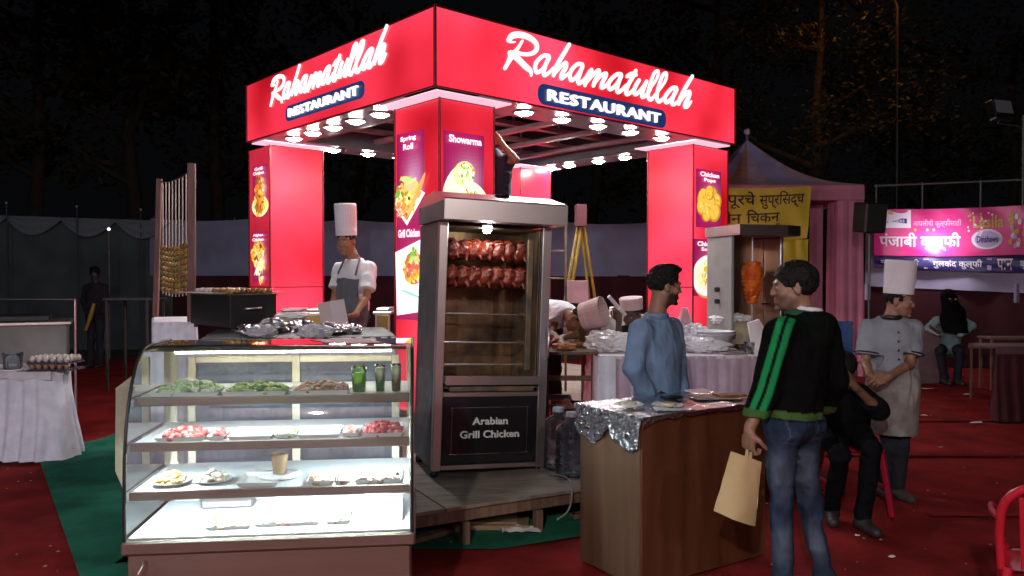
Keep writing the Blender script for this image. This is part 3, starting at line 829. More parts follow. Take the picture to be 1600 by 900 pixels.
# litter on the carpet at the right
M_litter = mat('paper_scrap', (0.7, 0.68, 0.66), 0.8)
rr = random.Random(4)
for i, (px, py, s_) in enumerate(((1450, 608, .10), (1512, 617, .10), (1526, 661, .09), (1430, 649, .05), (1445, 650, .05), (1340, 838, .03), (1395, 872, .03), (1470, 700, .025), (1180, 860, .03), (1210, 884, .025))):
    q = G(px, py, .02); b = MB(); pts = []
    for k in range(6):
        a = k * PI / 3 + rr.random() * .6; r = s_ * (.5 + .5 * rr.random()); pts.append((q.x + r * math.cos(a), q.y + r * .5 * math.sin(a), .026 + .01 * rr.random()))
    b.poly(pts, M_litter, 0.002)
    where = ['beside the far folding table legs', 'on the carpet below the brown table end', 'farther along from the red skirted table', 'small one nearer the standing chef', 'touching the small one by the chef', 'by the red stool legs', 'in front of the red stools', 'in the middle of the open carpet', 'at the foot of the wooden counter', 'between the counter and the jeans'][i]
    tag(b.build('paper_scrap'), 'white paper scrap lying on the red carpet, ' + where, 'litter', 'paper scraps on the carpet')

cr_ = MB(); M_crumb = mat('dust_and_crumbs', (.35, .28, .24), .9)
for k in range(420):
    x_, y_ = rr.uniform(-4.5, 7), rr.uniform(2.6, 10.5); s_ = rr.uniform(.004, .014)
    cr_.add([(x_ - s_, y_, .034), (x_, y_ - s_ * .7, .036), (x_ + s_, y_ + s_ * .3, .034), (x_, y_ + s_, .038)], [(0, 1, 2, 3)], M_crumb)
cr_.build('crumbs', kind='stuff')
for y_, x0_ in ((3.55, .4), (5.3, 2.75), (7.05, 2.75), (8.8, 3.2)):   # overlapping carpet widths
    q_ = MB(); q_.grid(lambda u, v: (x0_ + (11 - x0_) * u, y_ + .03 * math.sin(u * 9 + y_) + (v - .5) * .10, .0245 + .006 * math.sin(PI * v) + .010 * abs(noise.noise(Vector((u * 22, y_, 0))))), 120, 3, M_carpet); q_.build('carpet_seam', kind='structure')
# wooden stage
stage = thing('wooden_stage', 'low plywood stage with timber legs carrying the kiosk and the grill', 'stage', (0, 5.5, 0))
SA = Vector((-0.428, 4.61, 0)); SD = Vector((0.881, 0.472, 0)).normalized(); SN = Vector((-SD.y, SD.x, 0))
MS = Matrix(((SD.x, SN.x, 0, SA.x), (SD.y, SN.y, 0, SA.y), (0, 0, 1, 0), (0, 0, 0, 1)))
SZ = 0.25
for i in range(4):
    for j in range(3):
        x0 = -0.95 + i * 1.0; b = MB(MS); b.box(x0 + .003, x0 + 0.997, j * .8 + .003, j * .8 + .797, SZ - .022, SZ - rr.random() * .002, M_ply, .002); b.build('plywood_board', stage)
for y in (0.03, 1.2, 2.3):
    b = MB(MS); b.box(-0.95, 3.05, y, y + .05, SZ - .10, SZ - .0225, M_timber, .004); b.build('joist', stage)
for x in (-0.75, 0.16, 0.66, 1.6, 2.8):
    for y in (0.0, 1.15, 2.3):
        b = MB(MS); b.box(x, x + .05, y + .006, y + .056, 0.012, SZ - .1005 if y else SZ - .101, M_timber, .004); b.build('leg', stage)
for x in (0.0, 1.3):
    b = MB(MS); b.beam((x - .3, .12, .035), (x + .55, .32, .045), .06, .03, M_timber, .003); b.build('loose_batten', stage)
# kiosk floor
kf = MB(Matrix(((KL.x, KR.x, 0, C0.x), (KL.y, KR.y, 0, C0.y), (0, 0, 1, 0), (0, 0, 0, 1))))
kf.box(INS - .02, WL - INS + .02, INS - .02, WR - INS + .02, DECK - .06, DECK - .001, M_ply, .004)
kfl = kf.build('floor_deck', kiosk)
for a in (.3, WL - .4):
    for c in (.3, WR / 2, WR - .4):
        q = K(a, c); b = MB(); b.box(q.x - .04, q.x + .04, q.y - .04, q.y + .04, 0, DECK - .061, M_timber, .004); b.build('floor_leg', kiosk)
# clutter under the stage edge
M_cardb = mat('cardboard', (0.30, 0.21, 0.12), 0.85, var=0.2, vscale=5)
for i, (px, py, w, m, nm, lb, ct) in enumerate(((705, 846, .16, M_black, 'black_bucket', 'black bucket pushed under the stage below the grill', 'bucket'),
                                   (765, 850, .24, M_cardb, 'flattened_box', 'flattened cardboard box lying under the plywood stage', 'cardboard'),
                                   (815, 838, .12, M_litter, 'crumpled_sheet', 'pale crumpled sheet on the floor under the stage edge', 'litter'))):
    q = G(px, py, .02); q = q + Vector((0, .35, 0)); b = MB()
    if i == 0: b.lathe([(.001, .02), (w * .7, .02), (w * .9, .17), (w * .95, .175), (w * .85, .165), (w * .62, .04)], (q.x, q.y, 0), m, 18)
    elif i == 1: b.box(q.x - w, q.x + w, q.y - .1, q.y + .12, .02, .05, m, .004); b.box(q.x - w * .8, q.x + w * .7, q.y - .08, q.y + .10, .051, .066, m, .003)
    else: b.grid(lambda u, v: (q.x + (u - .5) * w * 2, q.y - .25 + (v - .5) * w, .03 + .04 * abs(noise.noise(Vector((u * 4, v * 4, 1))))), 10, 6, m, False)
    tag(b.build(nm), lb, ct)

# ---------------------------------------------------------------- display case
M_cglass = glass_mat('case_glass', (0.88, 0.96, 0.94), 2.0, 0.06, (0.7, 0.78, 0.8))
M_cback = glass_mat('door_glass', (0.26, 0.30, 0.34), 3.0, 0.10, (0.50, 0.56, 0.64))
M_cend = glass_mat('end_glass', (0.80, 0.90, 0.88), 1.6, 0.22, (0.62, 0.7, 0.7))  # diffuse haze put in so the end panes look white as if lit
M_tubes = [mat('case_tube_%s' % n_, (1, 1, 1), 0.4, emit=(0.86, 0.96, 1.0), estr=e_) for n_, e_ in (('low', 640.0), ('middle', 480.0), ('high', 110.0))]
M_inner = mat('enamelled_shelf', (0.72, 0.76, 0.78), 0.3, var=0.1)
M_steelc = mat('case_steel', (0.235, 0.20, 0.165), 0.38, 0.7, var=0.12, vscale=2.5, stretch=(0.4, 1, 3), rvar=0.05)
CYL, CYR = 3.12, 3.25
cl = P(192, 848, CYL); cr = P(646, 830, CYR)
CX = Vector((cr.x - cl.x, cr.y - cl.y, 0)); CW = CX.length; CX.normalize(); CY_ = Vector((-CX.y, CX.x, 0))
case = thing('display_case', 'curved glass food display case on a steel base, lit inside with white tubes', 'display case', (cl.x, cl.y, 0))
MC = Matrix(((CX.x, CY_.x, 0, cl.x), (CX.y, CY_.y, 0, cl.y), (0, 0, 1, 0), (0, 0, 0, 1)))
CB = (cl.z + cr.z) / 2; CT = 1.305; CD = 0.62
b = MB(MC); b.box(0.012, CW - 0.012, 0.012, CD, 0.08, CB - 0.055, M_steelc, 0.006); base = b.build('base_cabinet', case)
b = MB(MC); b.box(-0.008, CW + 0.008, -0.008, CD + .006, CB - 0.0545, CB, M_steelc, 0.008); b.build('base_rim', case)
for x in (.05, CW - .05):
    for y in (.06, CD - .06):
        b = MB(MC); b.tube([(x, y, 0.012), (x, y, .079)], .022, M_black); b.build('foot', case)
b = MB(MC); b.tube([(.085, -.010, CB - .075), (.085, -.035, CB - .085), (.07, -.04, CB - .115)], .006, M_steel, 8); b.build('drain_tap', case)
def prof(t):   # front curve: from the bottom front to the flat top
    pts = [(0.0, CB), (0.0, CB + .15), (0.006, CB + .30), (0.024, CB + .43), (0.062, CB + .55), (0.125, CB + .655), (0.21, CT - .020), (0.30, CT)]
    s_ = smooth_stroke([(a, z, 0) for a, z in pts], 4); k = t * (len(s_) - 1); i = min(int(k), len(s_) - 2); f = k - i
    return (s_[i][0] * (1 - f) + s_[i + 1][0] * f, s_[i][1] * (1 - f) + s_[i + 1][1] * f)
def yprof(z):
    best = min((abs(prof(i / 200)[1] - z), prof(i / 200)[0]) for i in range(201)); return best[1]
NP = 24
b = MB(MC); b.grid(lambda u, v: (0.012 + (CW - .024) * u, prof(v)[0], prof(v)[1]), 2, NP, M_cglass); b.build('curved_front_glass', case)
b = MB(MC); b.grid(lambda u, v: (0.012 + (CW - .024) * u, .30 + (CD - .32) * v, CT - .001), 2, 2, M_cglass); b.build('top_glass', case)
for x, nm in ((0.006, 'left'), (CW - 0.006, 'right')):
    b = MB(MC); out = [(x, prof(i / NP)[0], prof(i / NP)[1]) for i in range(NP + 1)] + [(x, CD - .02, CT), (x, CD - .02, CB)]
    b.poly(out, M_cend); e = b.build('end_glass', case)
    b = MB(MC); b.tube([(x, prof(i / NP)[0], prof(i / NP)[1]) for i in range(NP + 1)] + [(x, CD - .02, CT)], .007, M_black, 6); b.build('edge_strip', e)
# back frame with two sliding doors
b = MB(MC)
for (x0, x1, z0, z1) in ((0, .035, CB, CT - .003), (CW - .035, CW, CB, CT - .003), (.036, CW - .036, CT - .055, CT - .004), (.036, CW - .036, CB + .001, CB + .03)):
    b.box(x0, x1, CD - .03, CD, z0, z1, M_alu, .004)
b.build('back_frame', case)
b = MB(MC); b.box(.036, CW - .036, .32, CD - .031, CT - .03, CT - .006, M_alu, .003); b.build('top_rail', case)
for (x0, x1, y) in ((.09, CW * .53, CD - .055), (CW * .50, CW - .07, CD - .075)):
    z0, z1 = CB + .035, CT - .075; q = MB(MC)
    q.box(x0, x0 + .035, y, y + .016, z0, z1, M_alu, .003); q.box(x1 - .035, x1, y, y + .016, z0, z1, M_alu, .003)
    q.box(x0 + .0355, x1 - .0355, y, y + .016, z1 - .03, z1, M_alu, .003); q.box(x0 + .0355, x1 - .0355, y, y + .016, z0, z0 + .03, M_alu, .003)
    dr = q.build('sliding_door', case)
    q = MB(MC); q.add([(x0 + .03, y + .008, z0 + .02), (x1 - .03, y + .008, z0 + .02), (x1 - .03, y + .008, z1 - .02), (x0 + .03, y + .008, z1 - .02)], [(0, 1, 2, 3)], M_cback); q.build('pane', dr)
# shelves, tubes, floor
SH = []
for (py, px) in ((764, 420), (689, 420), (619, 420)):
    y = .0; z = 1.0
    for _ in range(6):
        Y = (cl + CX * .55 + CY_ * y).y; z = zat(py, Y, px); y = yprof(z) + .02
    SH.append((z, y))
for i, (z, y) in enumerate(SH):
    b = MB(MC); b.box(.02, CW - .02, y + .012, CD - .09, z - .012, z - .002, M_inner, .002); s_ = b.build('shelf', case)
    b = MB(MC); b.box(.016, CW - .016, y, y + .0115, z - .034, z + .004, M_steelc, .003); b.build('shelf_edge', s_)
for (z, y), (x0, x1) in zip(SH, ((.10, CW - .05), (.04, .22), (.10, .88))):
    b = MB(MC); b.tube([(x0, y + .03, z - .026), (x1, y + .03, z - .026)], .008, M_tubes[SH.index((z, y))], 8); b.build('light_tube', case)
b = MB(MC); b.tube([(CW - .32, SH[1][1] + .03, SH[1][0] - .026), (CW - .04, SH[1][1] + .03, SH[1][0] - .026)], .008, M_tubes[1], 8); b.build('light_tube', case)
b = MB(MC); b.tube([(.10, .345, CT - .035), (CW - .10, .345, CT - .035)], .006, mat('case_tube_top', (1, 1, 1), .4, emit=(1, .92, .78), estr=48.0), 8); b.build('light_tube', case)
b = MB(MC); b.box(.016, CW - .016, .012, CD - .08, CB + .001, CB + .012, M_inner, .002); b.build('case_floor', case)
b = MB(MC); b.box(.04, CW - .04, CD - .085, CD - .079, CB + .012, SH[0][0] - .02, M_inner, .001); b.build('white_back_panel', case)

def CP(x, y, z): return MC @ Vector((x, y, z))
def cpx(px, y, z):
    """local x in the case where column px is, at local depth y"""
    t = along(Vector((cl + CY_ * y).to_tuple()), CX, px, z); return t
M_food = mat('food', (1, 1, 1), 0.45, attr=True)
def tray(px0, px1, y0, y1, z, name, label, cols, n, hh, mt=M_white, cat='tray', group='food trays in the display case', chunk=(.010, .022), lip=.018, spread=.85):
    x0, x1 = cpx(px0, y0, z), cpx(px1, y0, z); root = thing(name, label, cat, CP((x0 + x1) / 2, (y0 + y1) / 2, z), group)
    b = MB(MC); t = .004
    b.box(x0 + .012, x1 - .012, y0 + .012, y1 - .012, z + .0005, z + t, mt)
    for (a, c, d, e) in ((x0, x1, y0, y0), (x0, x1, y1, y1)):
        s = 1 if d == y0 else -1
        b.add([(a + .012, d + .012 * s, z + .0005), (c - .012, d + .012 * s, z + .0005), (c, d, z + lip), (a, d, z + lip)], [(0, 1, 2, 3)], mt)
    for a in (x0, x1):
        s = 1 if a == x0 else -1
        b.add([(a + .012 * s, y0 + .012, z + .0005), (a + .012 * s, y1 - .012, z + .0005), (a, y1, z + lip), (a, y0, z + lip)], [(0, 1, 2, 3)], mt)
    b.build('tray', root)
    if n:
        r2 = random.Random(hash(name + label) & 0 or len(label) * 7 + int(px0)); f = MB(MC)
        cx, cy = (x0 + x1) / 2, (y0 + y1) / 2; ax, ay = (x1 - x0) / 2 * spread, (y1 - y0) / 2 * spread
        for _ in range(n):
            u, v = r2.uniform(-1, 1), r2.uniform(-1, 1)
            if u * u + v * v > 1.25: continue
            h = hh * max(0, 1 - (u * u + v * v) * .7) * r2.uniform(.5, 1); s = r2.uniform(*chunk); c = r2.choice(cols); k = r2.uniform(.7, 1.2)
            f.col = tuple(min(1, q * k) for q in c)
            f.blob((cx + u * ax, cy + v * ay, z + .006 + h), (s, s * r2.uniform(.5, 1), s * r2.uniform(.4, .8)), M_food, 6, .3, r2.random() * 50, r2.random() * 3)
        f.build('food_heap', root, kind='stuff')
    return root
z3, y3 = SH[2]; z2, y2 = SH[1]; z1, y1_ = SH[0]
tray(231, 342, y3 + .02, y3 + .24, z3, 'salad_tray', 'tray heaped with pale green shredded salad, leftmost on the top shelf', [(.42, .55, .30), (.55, .62, .42), (.25, .42, .12), (.6, .6, .5)], 330, .045)
tray(344, 448, y3 + .02, y3 + .24, z3, 'salad_tray', 'tray of dark green chopped salad between the pale salad and the brown mix', [(.10, .22, .03), (.20, .32, .05), (.32, .35, .10), (.05, .12, .02)], 300, .03)
tray(452, 545, y3 + .02, y3 + .24, z3, 'salad_tray', 'tray of brown red chopped mix beside the green drinks', [(.16, .05, .02), (.25, .06, .03), (.10, .08, .03), (.3, .12, .06)], 300, .03)
# shelf 2
tray(240, 318, y2 + .02, y2 + .22, z2, 'kebab_tray', 'white tray with red meat pieces at the left of the second shelf', [(.42, .03, .03), (.5, .08, .06), (.55, .25, .22)], 170, .03)
tray(322, 350, y2 + .03, y2 + .2, z2, 'kebab_tray', 'narrow tray with a few red bits beside the left meat tray', [(.5, .05, .04), (.6, .5, .48)], 40, .02)
tray(354, 424, y2 + .02, y2 + .22, z2, 'empty_tray', 'clean white tray left of the middle on the second shelf', [], 0, .02)
tray(428, 462, y2 + .04, y2 + .2, z2, 'garnish_tray', 'small tray of pale garnish in the middle of the second shelf', [(.55, .55, .35), (.3, .42, .2)], 60, .02)
tray(464, 530, y2 + .02, y2 + .22, z2, 'empty_tray', 'clean white tray right of the middle on the second shelf', [], 0, .02)
tray(534, 562, y2 + .04, y2 + .2, z2, 'garnish_tray', 'small tray with a red morsel beside the right meat tray', [(.5, .08, .06), (.55, .5, .4)], 40, .02)
tray(564, 630, y2 + .02, y2 + .24, z2, 'kebab_tray', 'white tray piled with bright red meat at the right of the second shelf', [(.40, .015, .03), (.5, .07, .07), (.6, .25, .25)], 200, .035)
# shelf 1 (third from top)
def plate(px, y, z, r, nm, label, cols, n, hh, mt=M_white):
    x = cpx(px, y, z); c = CP(x, y, z); root = thing(nm, label, 'plate', c, 'plates in the display case'); b = MB()
    b.lathe([(.001, .002), (r * .6, .002), (r, .014), (r * 1.02, .016), (r * .62, .007), (.001, .006)], tuple(c), mt, 24); b.build('plate', root)
    if n:
        r2 = random.Random(int(px)); f = MB()
        for _ in range(n):
            a, q = r2.random() * 6.28, r * .7 * math.sqrt(r2.random()); s = r2.uniform(.012, .026); cc = r2.choice(cols); f.col = cc
            f.blob((c.x + q * math.cos(a), c.y + q * math.sin(a), z + .012 + hh * (1 - q / r) * r2.random()), (s, s * .6, s * .5), M_food, 7, .3, r2.random() * 50, r2.random() * 3)
        f.build('food_heap', root, kind='stuff')
plate(268, y1_ + .12, z1, .075, 'food_plate', 'plate of golden fried pieces at the left of the third shelf', [(.5, .32, .10), (.62, .45, .2), (.35, .2, .05)], 60, .045)
plate(333, y1_ + .14, z1, .075, 'food_plate', 'plate of pale dumplings beside the golden fried pieces', [(.55, .48, .36), (.62, .58, .48)], 40, .04)
tray(368, 434, y1_ + .03, y1_ + .22, z1, 'empty_tray', 'clean white tray behind the dumplings on the third shelf', [], 0, .02)
tray(478, 522, y1_ + .03, y1_ + .2, z1, 'snack_tray', 'tray of pale pieces in the middle of the third shelf', [(.5, .42, .3), (.6, .5, .35)], 70, .02)
tray(524, 546, y1_ + .03, y1_ + .2, z1, 'snack_tray', 'small tray of dark bits right of the middle of the third shelf', [(.2, .14, .1), (.4, .35, .3)], 50, .02)
tray(552, 628, y1_ + .03, y1_ + .24, z1, 'kebab_tray', 'tray of dark grey brown kebabs at the right of the third shelf', [(.16, .12, .11), (.28, .2, .18), (.4, .34, .3)], 160, .03)
# tall paper cone of fries between shelves
x = cpx(437, y1_ + .2, z1); c = CP(x, y1_ + .2, z1); rt = thing('cake_stand', 'small tan cup standing on a white dish in the middle of the third shelf', 'cup', c); b = MB()
b.lathe([(.001, .001), (.085, .004), (.09, .012), (.03, .014)], tuple(c), M_white, 24); b.build('dish', rt)
b = MB(); b.lathe([(.026, .015), (.030, .05), (.036, .10), (.034, .10), (.024, .02)], tuple(c), M_cardb, 18); b.build('cup', rt)
# bottom
tray(318, 392, .06, .26, CB + .012, 'roll_tray', 'white tray with brown edged rolls at the bottom of the case', [(.35, .22, .10), (.42, .32, .18), (.12, .07, .03)], 150, .03)
tray(396, 500, .08, .28, CB + .012, 'roll_tray', 'wide white tray of pink pastry at the bottom of the case', [(.45, .16, .12), (.5, .32, .24), (.42, .36, .26)], 220, .03)
tray(508, 548, .08, .28, CB + .012, 'snack_tray', 'narrow tray between the pastry and the pile of white boxes', [(.4, .34, .22), (.2, .15, .1)], 80, .025)
for i, (px, zz) in enumerate(((574, 0), (612, 0), (590, 1))):
    x = cpx(px, .2, CB); b = MB(MC); q = CB + .0125 + zz * .062
    b.box(x - .05, x + .05, .1 + .02 * zz, .30 - .02 * zz, q, q + .06, M_paper, .006)
    o = b.build('white_carton'); tag(o, ['white food carton at the bottom of the case, left one of the lower pair', 'white food carton in the bottom right corner of the case', 'white food carton set on top of the other two'][i], 'carton', 'white cartons in the case')
x = cpx(360, .45, CB); b = MB(MC); b.box(x - .11, x + .11, .38, .47, CB + .0125, CB + .05, M_steel, .006); tag(b.build('steel_pan'), 'long steel pan behind the tray of brown edged rolls', 'pan')
# drinks on the top shelf
def drink(px, y, z, r, h, liquid, fill, label, bands):
    x = cpx(px, y, z); c = CP(x, y, z); root = thing('drink_glass', label, 'glass', c, 'drinks on the top shelf'); b = MB()
    b.lathe([(.001, .001), (r * .86, .001), (r, h), (r * .95, h)], tuple(c), M_cup, 20); b.build('glass', root)
    z0 = .004
    for hh, m in bands:
        f = MB(); f.lathe([(.001, z0), (r * (.80 + .14 * z0 / h), z0), (r * (.80 + .14 * hh / h), hh), (.001, hh)], tuple(c), m, 20); f.build('drink', root); z0 = hh + .0005
M_cup = glass_mat('cup_glass', (.96, .98, .97), 1.0, .01)
M_lime = mat('lime_drink', (0.22, 0.66, 0.015), 0.15, sss=.3)
M_mint = mat('mint_drink', (0.10, 0.38, 0.05), 0.2); M_cream = mat('milky_drink', (0.60, 0.62, 0.40), 0.3); M_amber = mat('amber_drink', (0.40, 0.17, 0.03), 0.2)
dy = y3 + .10
drink(561, dy, z3, .032, .105, M_lime, 0, 'wide glass jar of bright lime green drink on the top shelf', [(.08, M_lime)])
drink(594, dy, z3, .022, .115, M_lime, 0, 'slim glass with a mint green drink under a creamy layer', [(.05, M_mint), (.10, M_cream)])
drink(619, dy, z3, .022, .115, M_lime, 0, 'slim glass with an amber drink under a creamy layer, rightmost', [(.05, M_amber), (.105, M_cream)])
# things lying on the glass top
b = MB(MC); x = cpx(535, .42, CT); b.poly([(x - .02, .30, CT + .002), (x + .20, .33, CT + .002), (x + .06, .60, CT + .002), (x - .16, .52, CT + .002)], mat('pink_leaflet', (.45, .14, .16), .6, var=.4, vscale=30), .002)
tag(b.build('menu_sheet'), 'reddish printed menu sheet lying on the glass top of the case', 'menu')
# leaning cardboard
lp = [P(206, 588, 4.02), P(182, 606, 4.0), P(181, 735, 4.0), P(192, 760, 4.0), P(212, 1000, 4.0), P(232, 990, 4.02), P(232, 600, 4.02)]
b = MB(); b.poly(lp[::-1], mat('pale_hardboard', (0.25, 0.22, 0.16), 0.8, var=.2), .012); tag(b.build('hardboard_sheet'), 'tall pale hardboard sheet standing against the end of the display case', 'board')
# ---------------------------------------------------------------- chicken grill
M_glassdark = mat('dark_oven_glass', (0.012, 0.013, 0.016), 0.12, spec=0.6)
M_meat = mat('roast_meat', (0.24, 0.040, 0.018), 0.25, col2=(0.07, 0.012, 0.009), vscale=22, bump=0.5, bscale=70)
M_ovenback = mat('oven_back', (0.34, 0.21, 0.11), 0.38, 0.75, col2=(0.05, 0.035, 0.025), vscale=3.6, bump=0.15, bscale=40)
GX = Vector((.948, .32, 0)).normalized(); GY = Vector((-GX.y, GX.x, 0))
gl_ = P(674, 750, 5.30); go = Vector((gl_.x, 5.30, SZ))
lean = rad(2.0)
MG = Matrix(((GX.x, GY.x, 0, go.x), (GX.y, GY.y, 0, go.y), (0, 0, 1, go.z), (0, 0, 0, 1))) @ Matrix.Rotation(lean, 4, 'Y')
grill = thing('chicken_grill', 'tall steel rotisserie oven with two rows of roasting chicken and a dark lower panel', 'grill', tuple(go))
GW = 0.80; GD = 0.60; GH = 1.72
def gb(nm, *boxes, parent=grill, kind=None):
    b = MB(MG)
    for (x0, x1, y0, y1, z0, z1, m, bv) in boxes: b.box(x0, x1, y0, y1, z0, z1, m, bv)
    return b.build(nm, parent, kind=kind)
gb('front_post', (0, .062, 0, .05, .05, GH, M_steel, .005)); gb('front_post', (GW - .062, GW, 0, .05, .05, GH, M_steel, .005))
ls = gb('side_panel', (0.0, .012, .052, GD, .06, GH, M_darkgrey, .002)); gb('side_panel', (GW - .012, GW, .052, GD, .06, GH, M_steelh, .002))
b = MB(MG); b.poly([(-.004, .08, .70), (-.004, .50, .70), (-.004, .50, .30), (-.004, .08, .30)], mat('scuffed_grey_paint', (.16, .17, .165), .5, .2, col2=(.09, .10, .10), vscale=14), .003)
b.build('access_plate', ls)
gb('back_panel', (.013, GW - .013, GD - .012, GD, .06, GH, M_ovenback, .002))
gb('cavity_floor', (.063, GW - .063, .02, GD - .013, .60, .615, M_steeldark, .002))
gb('cavity_roof', (.063, GW - .063, .02, GD - .013, GH - .03, GH - .02, M_steeldark, .002))
gb('inner_side', (.063, .070, .055, GD - .013, .616, GH - .031, M_steeldark, .001)); gb('inner_side', (GW - .070, GW - .063, .055, GD - .013, .616, GH - .031, M_steeldark, .001))
gb('drip_tray', (.063, GW - .063, -.045, .30, .640, .655, M_steel, .004), (.063, GW - .063, -.050, -.046, .632, .690, M_steel, .002))
gb('cross_rail', (.0625, GW - .0625, 0.002, .04, .545, .580, M_steel, .004)); gb('cross_rail', (.0625, GW - .0625, .004, .04, .055, .090, M_steel, .004))
gb('drip_pan', (.10, GW - .10, -.02, .3, .585, .62, M_steeldark, .004))
lp = gb('lower_panel', (.064, GW - .064, .016, .03, .092, .543, M_glassdark, .003))
b = MB(MG)
for (x0, x1, z0, z1) in ((.13, GW - .13, .470, .473), (.13, GW - .13, .155, .158), (.13, .133, .159, .469), (GW - .133, GW - .13, .159, .469)): b.box(x0, x1, .013, .0155, z0, z1, M_steelh)
for x in (.131, GW - .131):
    for z in (.157, .471): b.lathe([(.001, 0), (.010, 0), (.010, .004), (.001, .004)], (x, .012, z), M_steelh, 10)
b.build('panel_border', lp)
M_signw = mat('silver_letter', (0.45, 0.44, 0.42), 0.4, emit=(0.6, 0.6, 0.58), estr=0.14)
for (tx, z, w, h) in (('Arabian', .355, .25, .05), ('Grill Chicken', .265, .42, .05)):
    b = MB(MG); L = plane_frame((GW / 2, .0145, z), (1, 0, 0), (0, 0, 1)); b.text(tx, M_signw, L, bold=0.012, width=w, height=h, align='c', extrude=.01)
    if tx == 'Arabian':   # little serifs make the letters read as a book face
        pass
    b.build('lettering', lp)
for x in (.03, GW - .03):
    for y in (.06, GD - .06):
        b = MB(MG); b.lathe([(.001, 0), (.022, .002), (.026, .02), (.022, .05), (.001, .052)], (x, y, .0), M_black, 12); b.build('foot', grill)
# hood
b = MB(MG); x0, x1 = -.012, GW + .045
sec = [(-.17, GH + .005), (-.17, GH + .135), (-.155, GH + .145), (.16, GH + .215), (GD * .75, GH + .20), (GD, GH + .16), (GD, GH + .005)]
n = len(sec); vs = [(x0, y, z) for y, z in sec] + [(x1, y, z) for y, z in sec]
b.add(vs, [tuple(range(n))[::-1], tuple(range(n, 2 * n))] + [(i, (i + 1) % n, n + (i + 1) % n, n + i) for i in range(n)], M_steel)
hood = b.build('hood', grill)
b = MB(MG); b.box(x0 - .004, x0 - .0005, -.165, GD, GH + .006, GH + .13, M_darkgrey, .001); b.build('hood_end', hood)
b = MB(MG); b.lathe([(.001, 0), (.055, 0), (.055, .012), (.001, .012)], (.46, .10, GH + .204), M_black, 18); b.build('flue_hole', hood)
b = MB(MG); b.lathe([(.001, -.03), (.02, -.026), (.03, -.01), (.024, .012), (.012, .016)], (.335, .02, GH - .035), mat('grill_bulb', (1, 1, 1), .4, emit=(1, .96, .9), estr=150.0), 14); b.build('bulb', grill)
b = MB(MG); b.tube([(.30, .02, GH - .012), (.37, .02, GH - .012)], .018, M_white, 8); b.build('lamp_holder', grill)
b = MB(MG); b.tube([(GW - .012, -.012, .80), (GW - .012, -.04, .83), (GW - .012, -.04, 1.0), (GW - .012, -.012, 1.03)], .007, M_steel, 8); b.build('handle', grill)
b = MB(MG); b.box(GW - .155, GW - .115, .04, .075, .72, GH - .09, M_steeldark, .004); b.build('burner_post', grill)
# spits and chickens
for z, lb in ((1.545, 'upper'), (1.36, 'lower'), (1.10, ''), (.90, ''), (.745, '')):
    b = MB(MG); b.tube([(.08, .20, z), (GW - .10, .20, z)], .007, M_steel, 8); b.tube([(GW - .16, .20, z), (GW - .12, .20, z)], .022, M_steeldark, 10); sp = b.build('spit', grill)
    if not lb: continue
    rr2 = random.Random(int(z * 100))
    for i in range(7):
        cx = .130 + i * .083; c = MG @ Vector((cx, .20, z))
        F1 = Field((c.x - .13, c.y - .14, c.z - .13), (c.x + .13, c.y + .14, c.z + .13), .006)
        R = MG.to_3x3() @ Matrix.Rotation(rr2.uniform(-.3, .3) + .35, 3, 'Y')
        def q(x, y, zz): return c + R @ Vector((x, y, zz))
        F1.ell(c, (.062, .084, .084), R.to_4x4(), k=.0)
        F1.ell(q(.012, -.045, .022), (.036, .034, .04), R.to_4x4(), k=.012); F1.ell(q(-.012, -.048, -.024), (.034, .032, .038), R.to_4x4(), k=.012)
        F1.cone(q(.03, -.055, -.02), q(.052, -.075, -.052), .020, .010, .008); F1.cone(q(-.03, -.05, .03), q(.005, -.078, .058), .020, .010, .008); F1.cone(q(-.01, .05, .03), q(.03, .075, .05), .02, .01, .008)
        F1.build('chicken', M_meat, sp, wrinkle=(.006, 26, (1, 1, 1)))
# power cable on the stage
cb_ = [P(848, 742, 5.5), P(872, 742, 5.3), P(890, 752, 5.12), P(893, 780, 4.98), P(886, 800, 4.95), P(870, 812, 4.95)]
sp_ = smooth_stroke([tuple(p) for p in cb_], 6); b = MB(); b.tube(sp_, .006, mat('grey_cable', (.25, .25, .25), .5), 6); tag(b.build('power_cable'), 'thin grey cable hanging over the stage edge beside the grill', 'cable')

# ---------------------------------------------------------------- counter in front (wood veneer, foil top)
kA = G(1003, 927); kR = Vector((.76, .495, 0)).normalized(); kL = Vector((-kR.y, kR.x, 0))
kW = along(kA, kR, 1196, .5); kD = along(kA, kL, 907, .5); kH = zat(652, kA.y, 1003)
counter = thing('wooden_counter', 'brown veneered service counter, its top wrapped in crinkled foil', 'counter', tuple(kA))
MK = Matrix(((kR.x, kL.x, 0, kA.x), (kR.y, kL.y, 0, kA.y), (0, 0, 1, 0), (0, 0, 0, 1)))
b = MB(MK); b.box(0, kW, .001, .018, .02, kH - .012, M_wood, .002); b.build('front_board', counter)
b = MB(MK); b.box(-.002, .016, .0185, kD, .02, kH - .012, M_woodl, .002); b.build('side_board', counter)
b = MB(MK); b.box(kW - .018, kW, .0185, kD, .02, kH - .012, M_wood, .002); b.build('side_board', counter)
b = MB(MK); b.box(.0165, kW - .0185, kD - .018, kD, .02, kH - .012, M_wood, .002); b.build('back_board', counter)
def foil(fx, name, parent, label=None):
    b = MB(MK)
    return b
b = MB(MK); nz = lambda x, y, k: noise.noise(Vector((x * k, y * k, 7)))
b.grid(lambda u, v: (-.02 + (kW + .04) * u, -.02 + (kD + .04) * v, kH + .004 + .007 * nz(u * kW, v * kD, 14) + .004 * nz(u * kW, v * kD, 40)), 70, 44, M_foil, True)
ft = b.build('foil_top', counter)
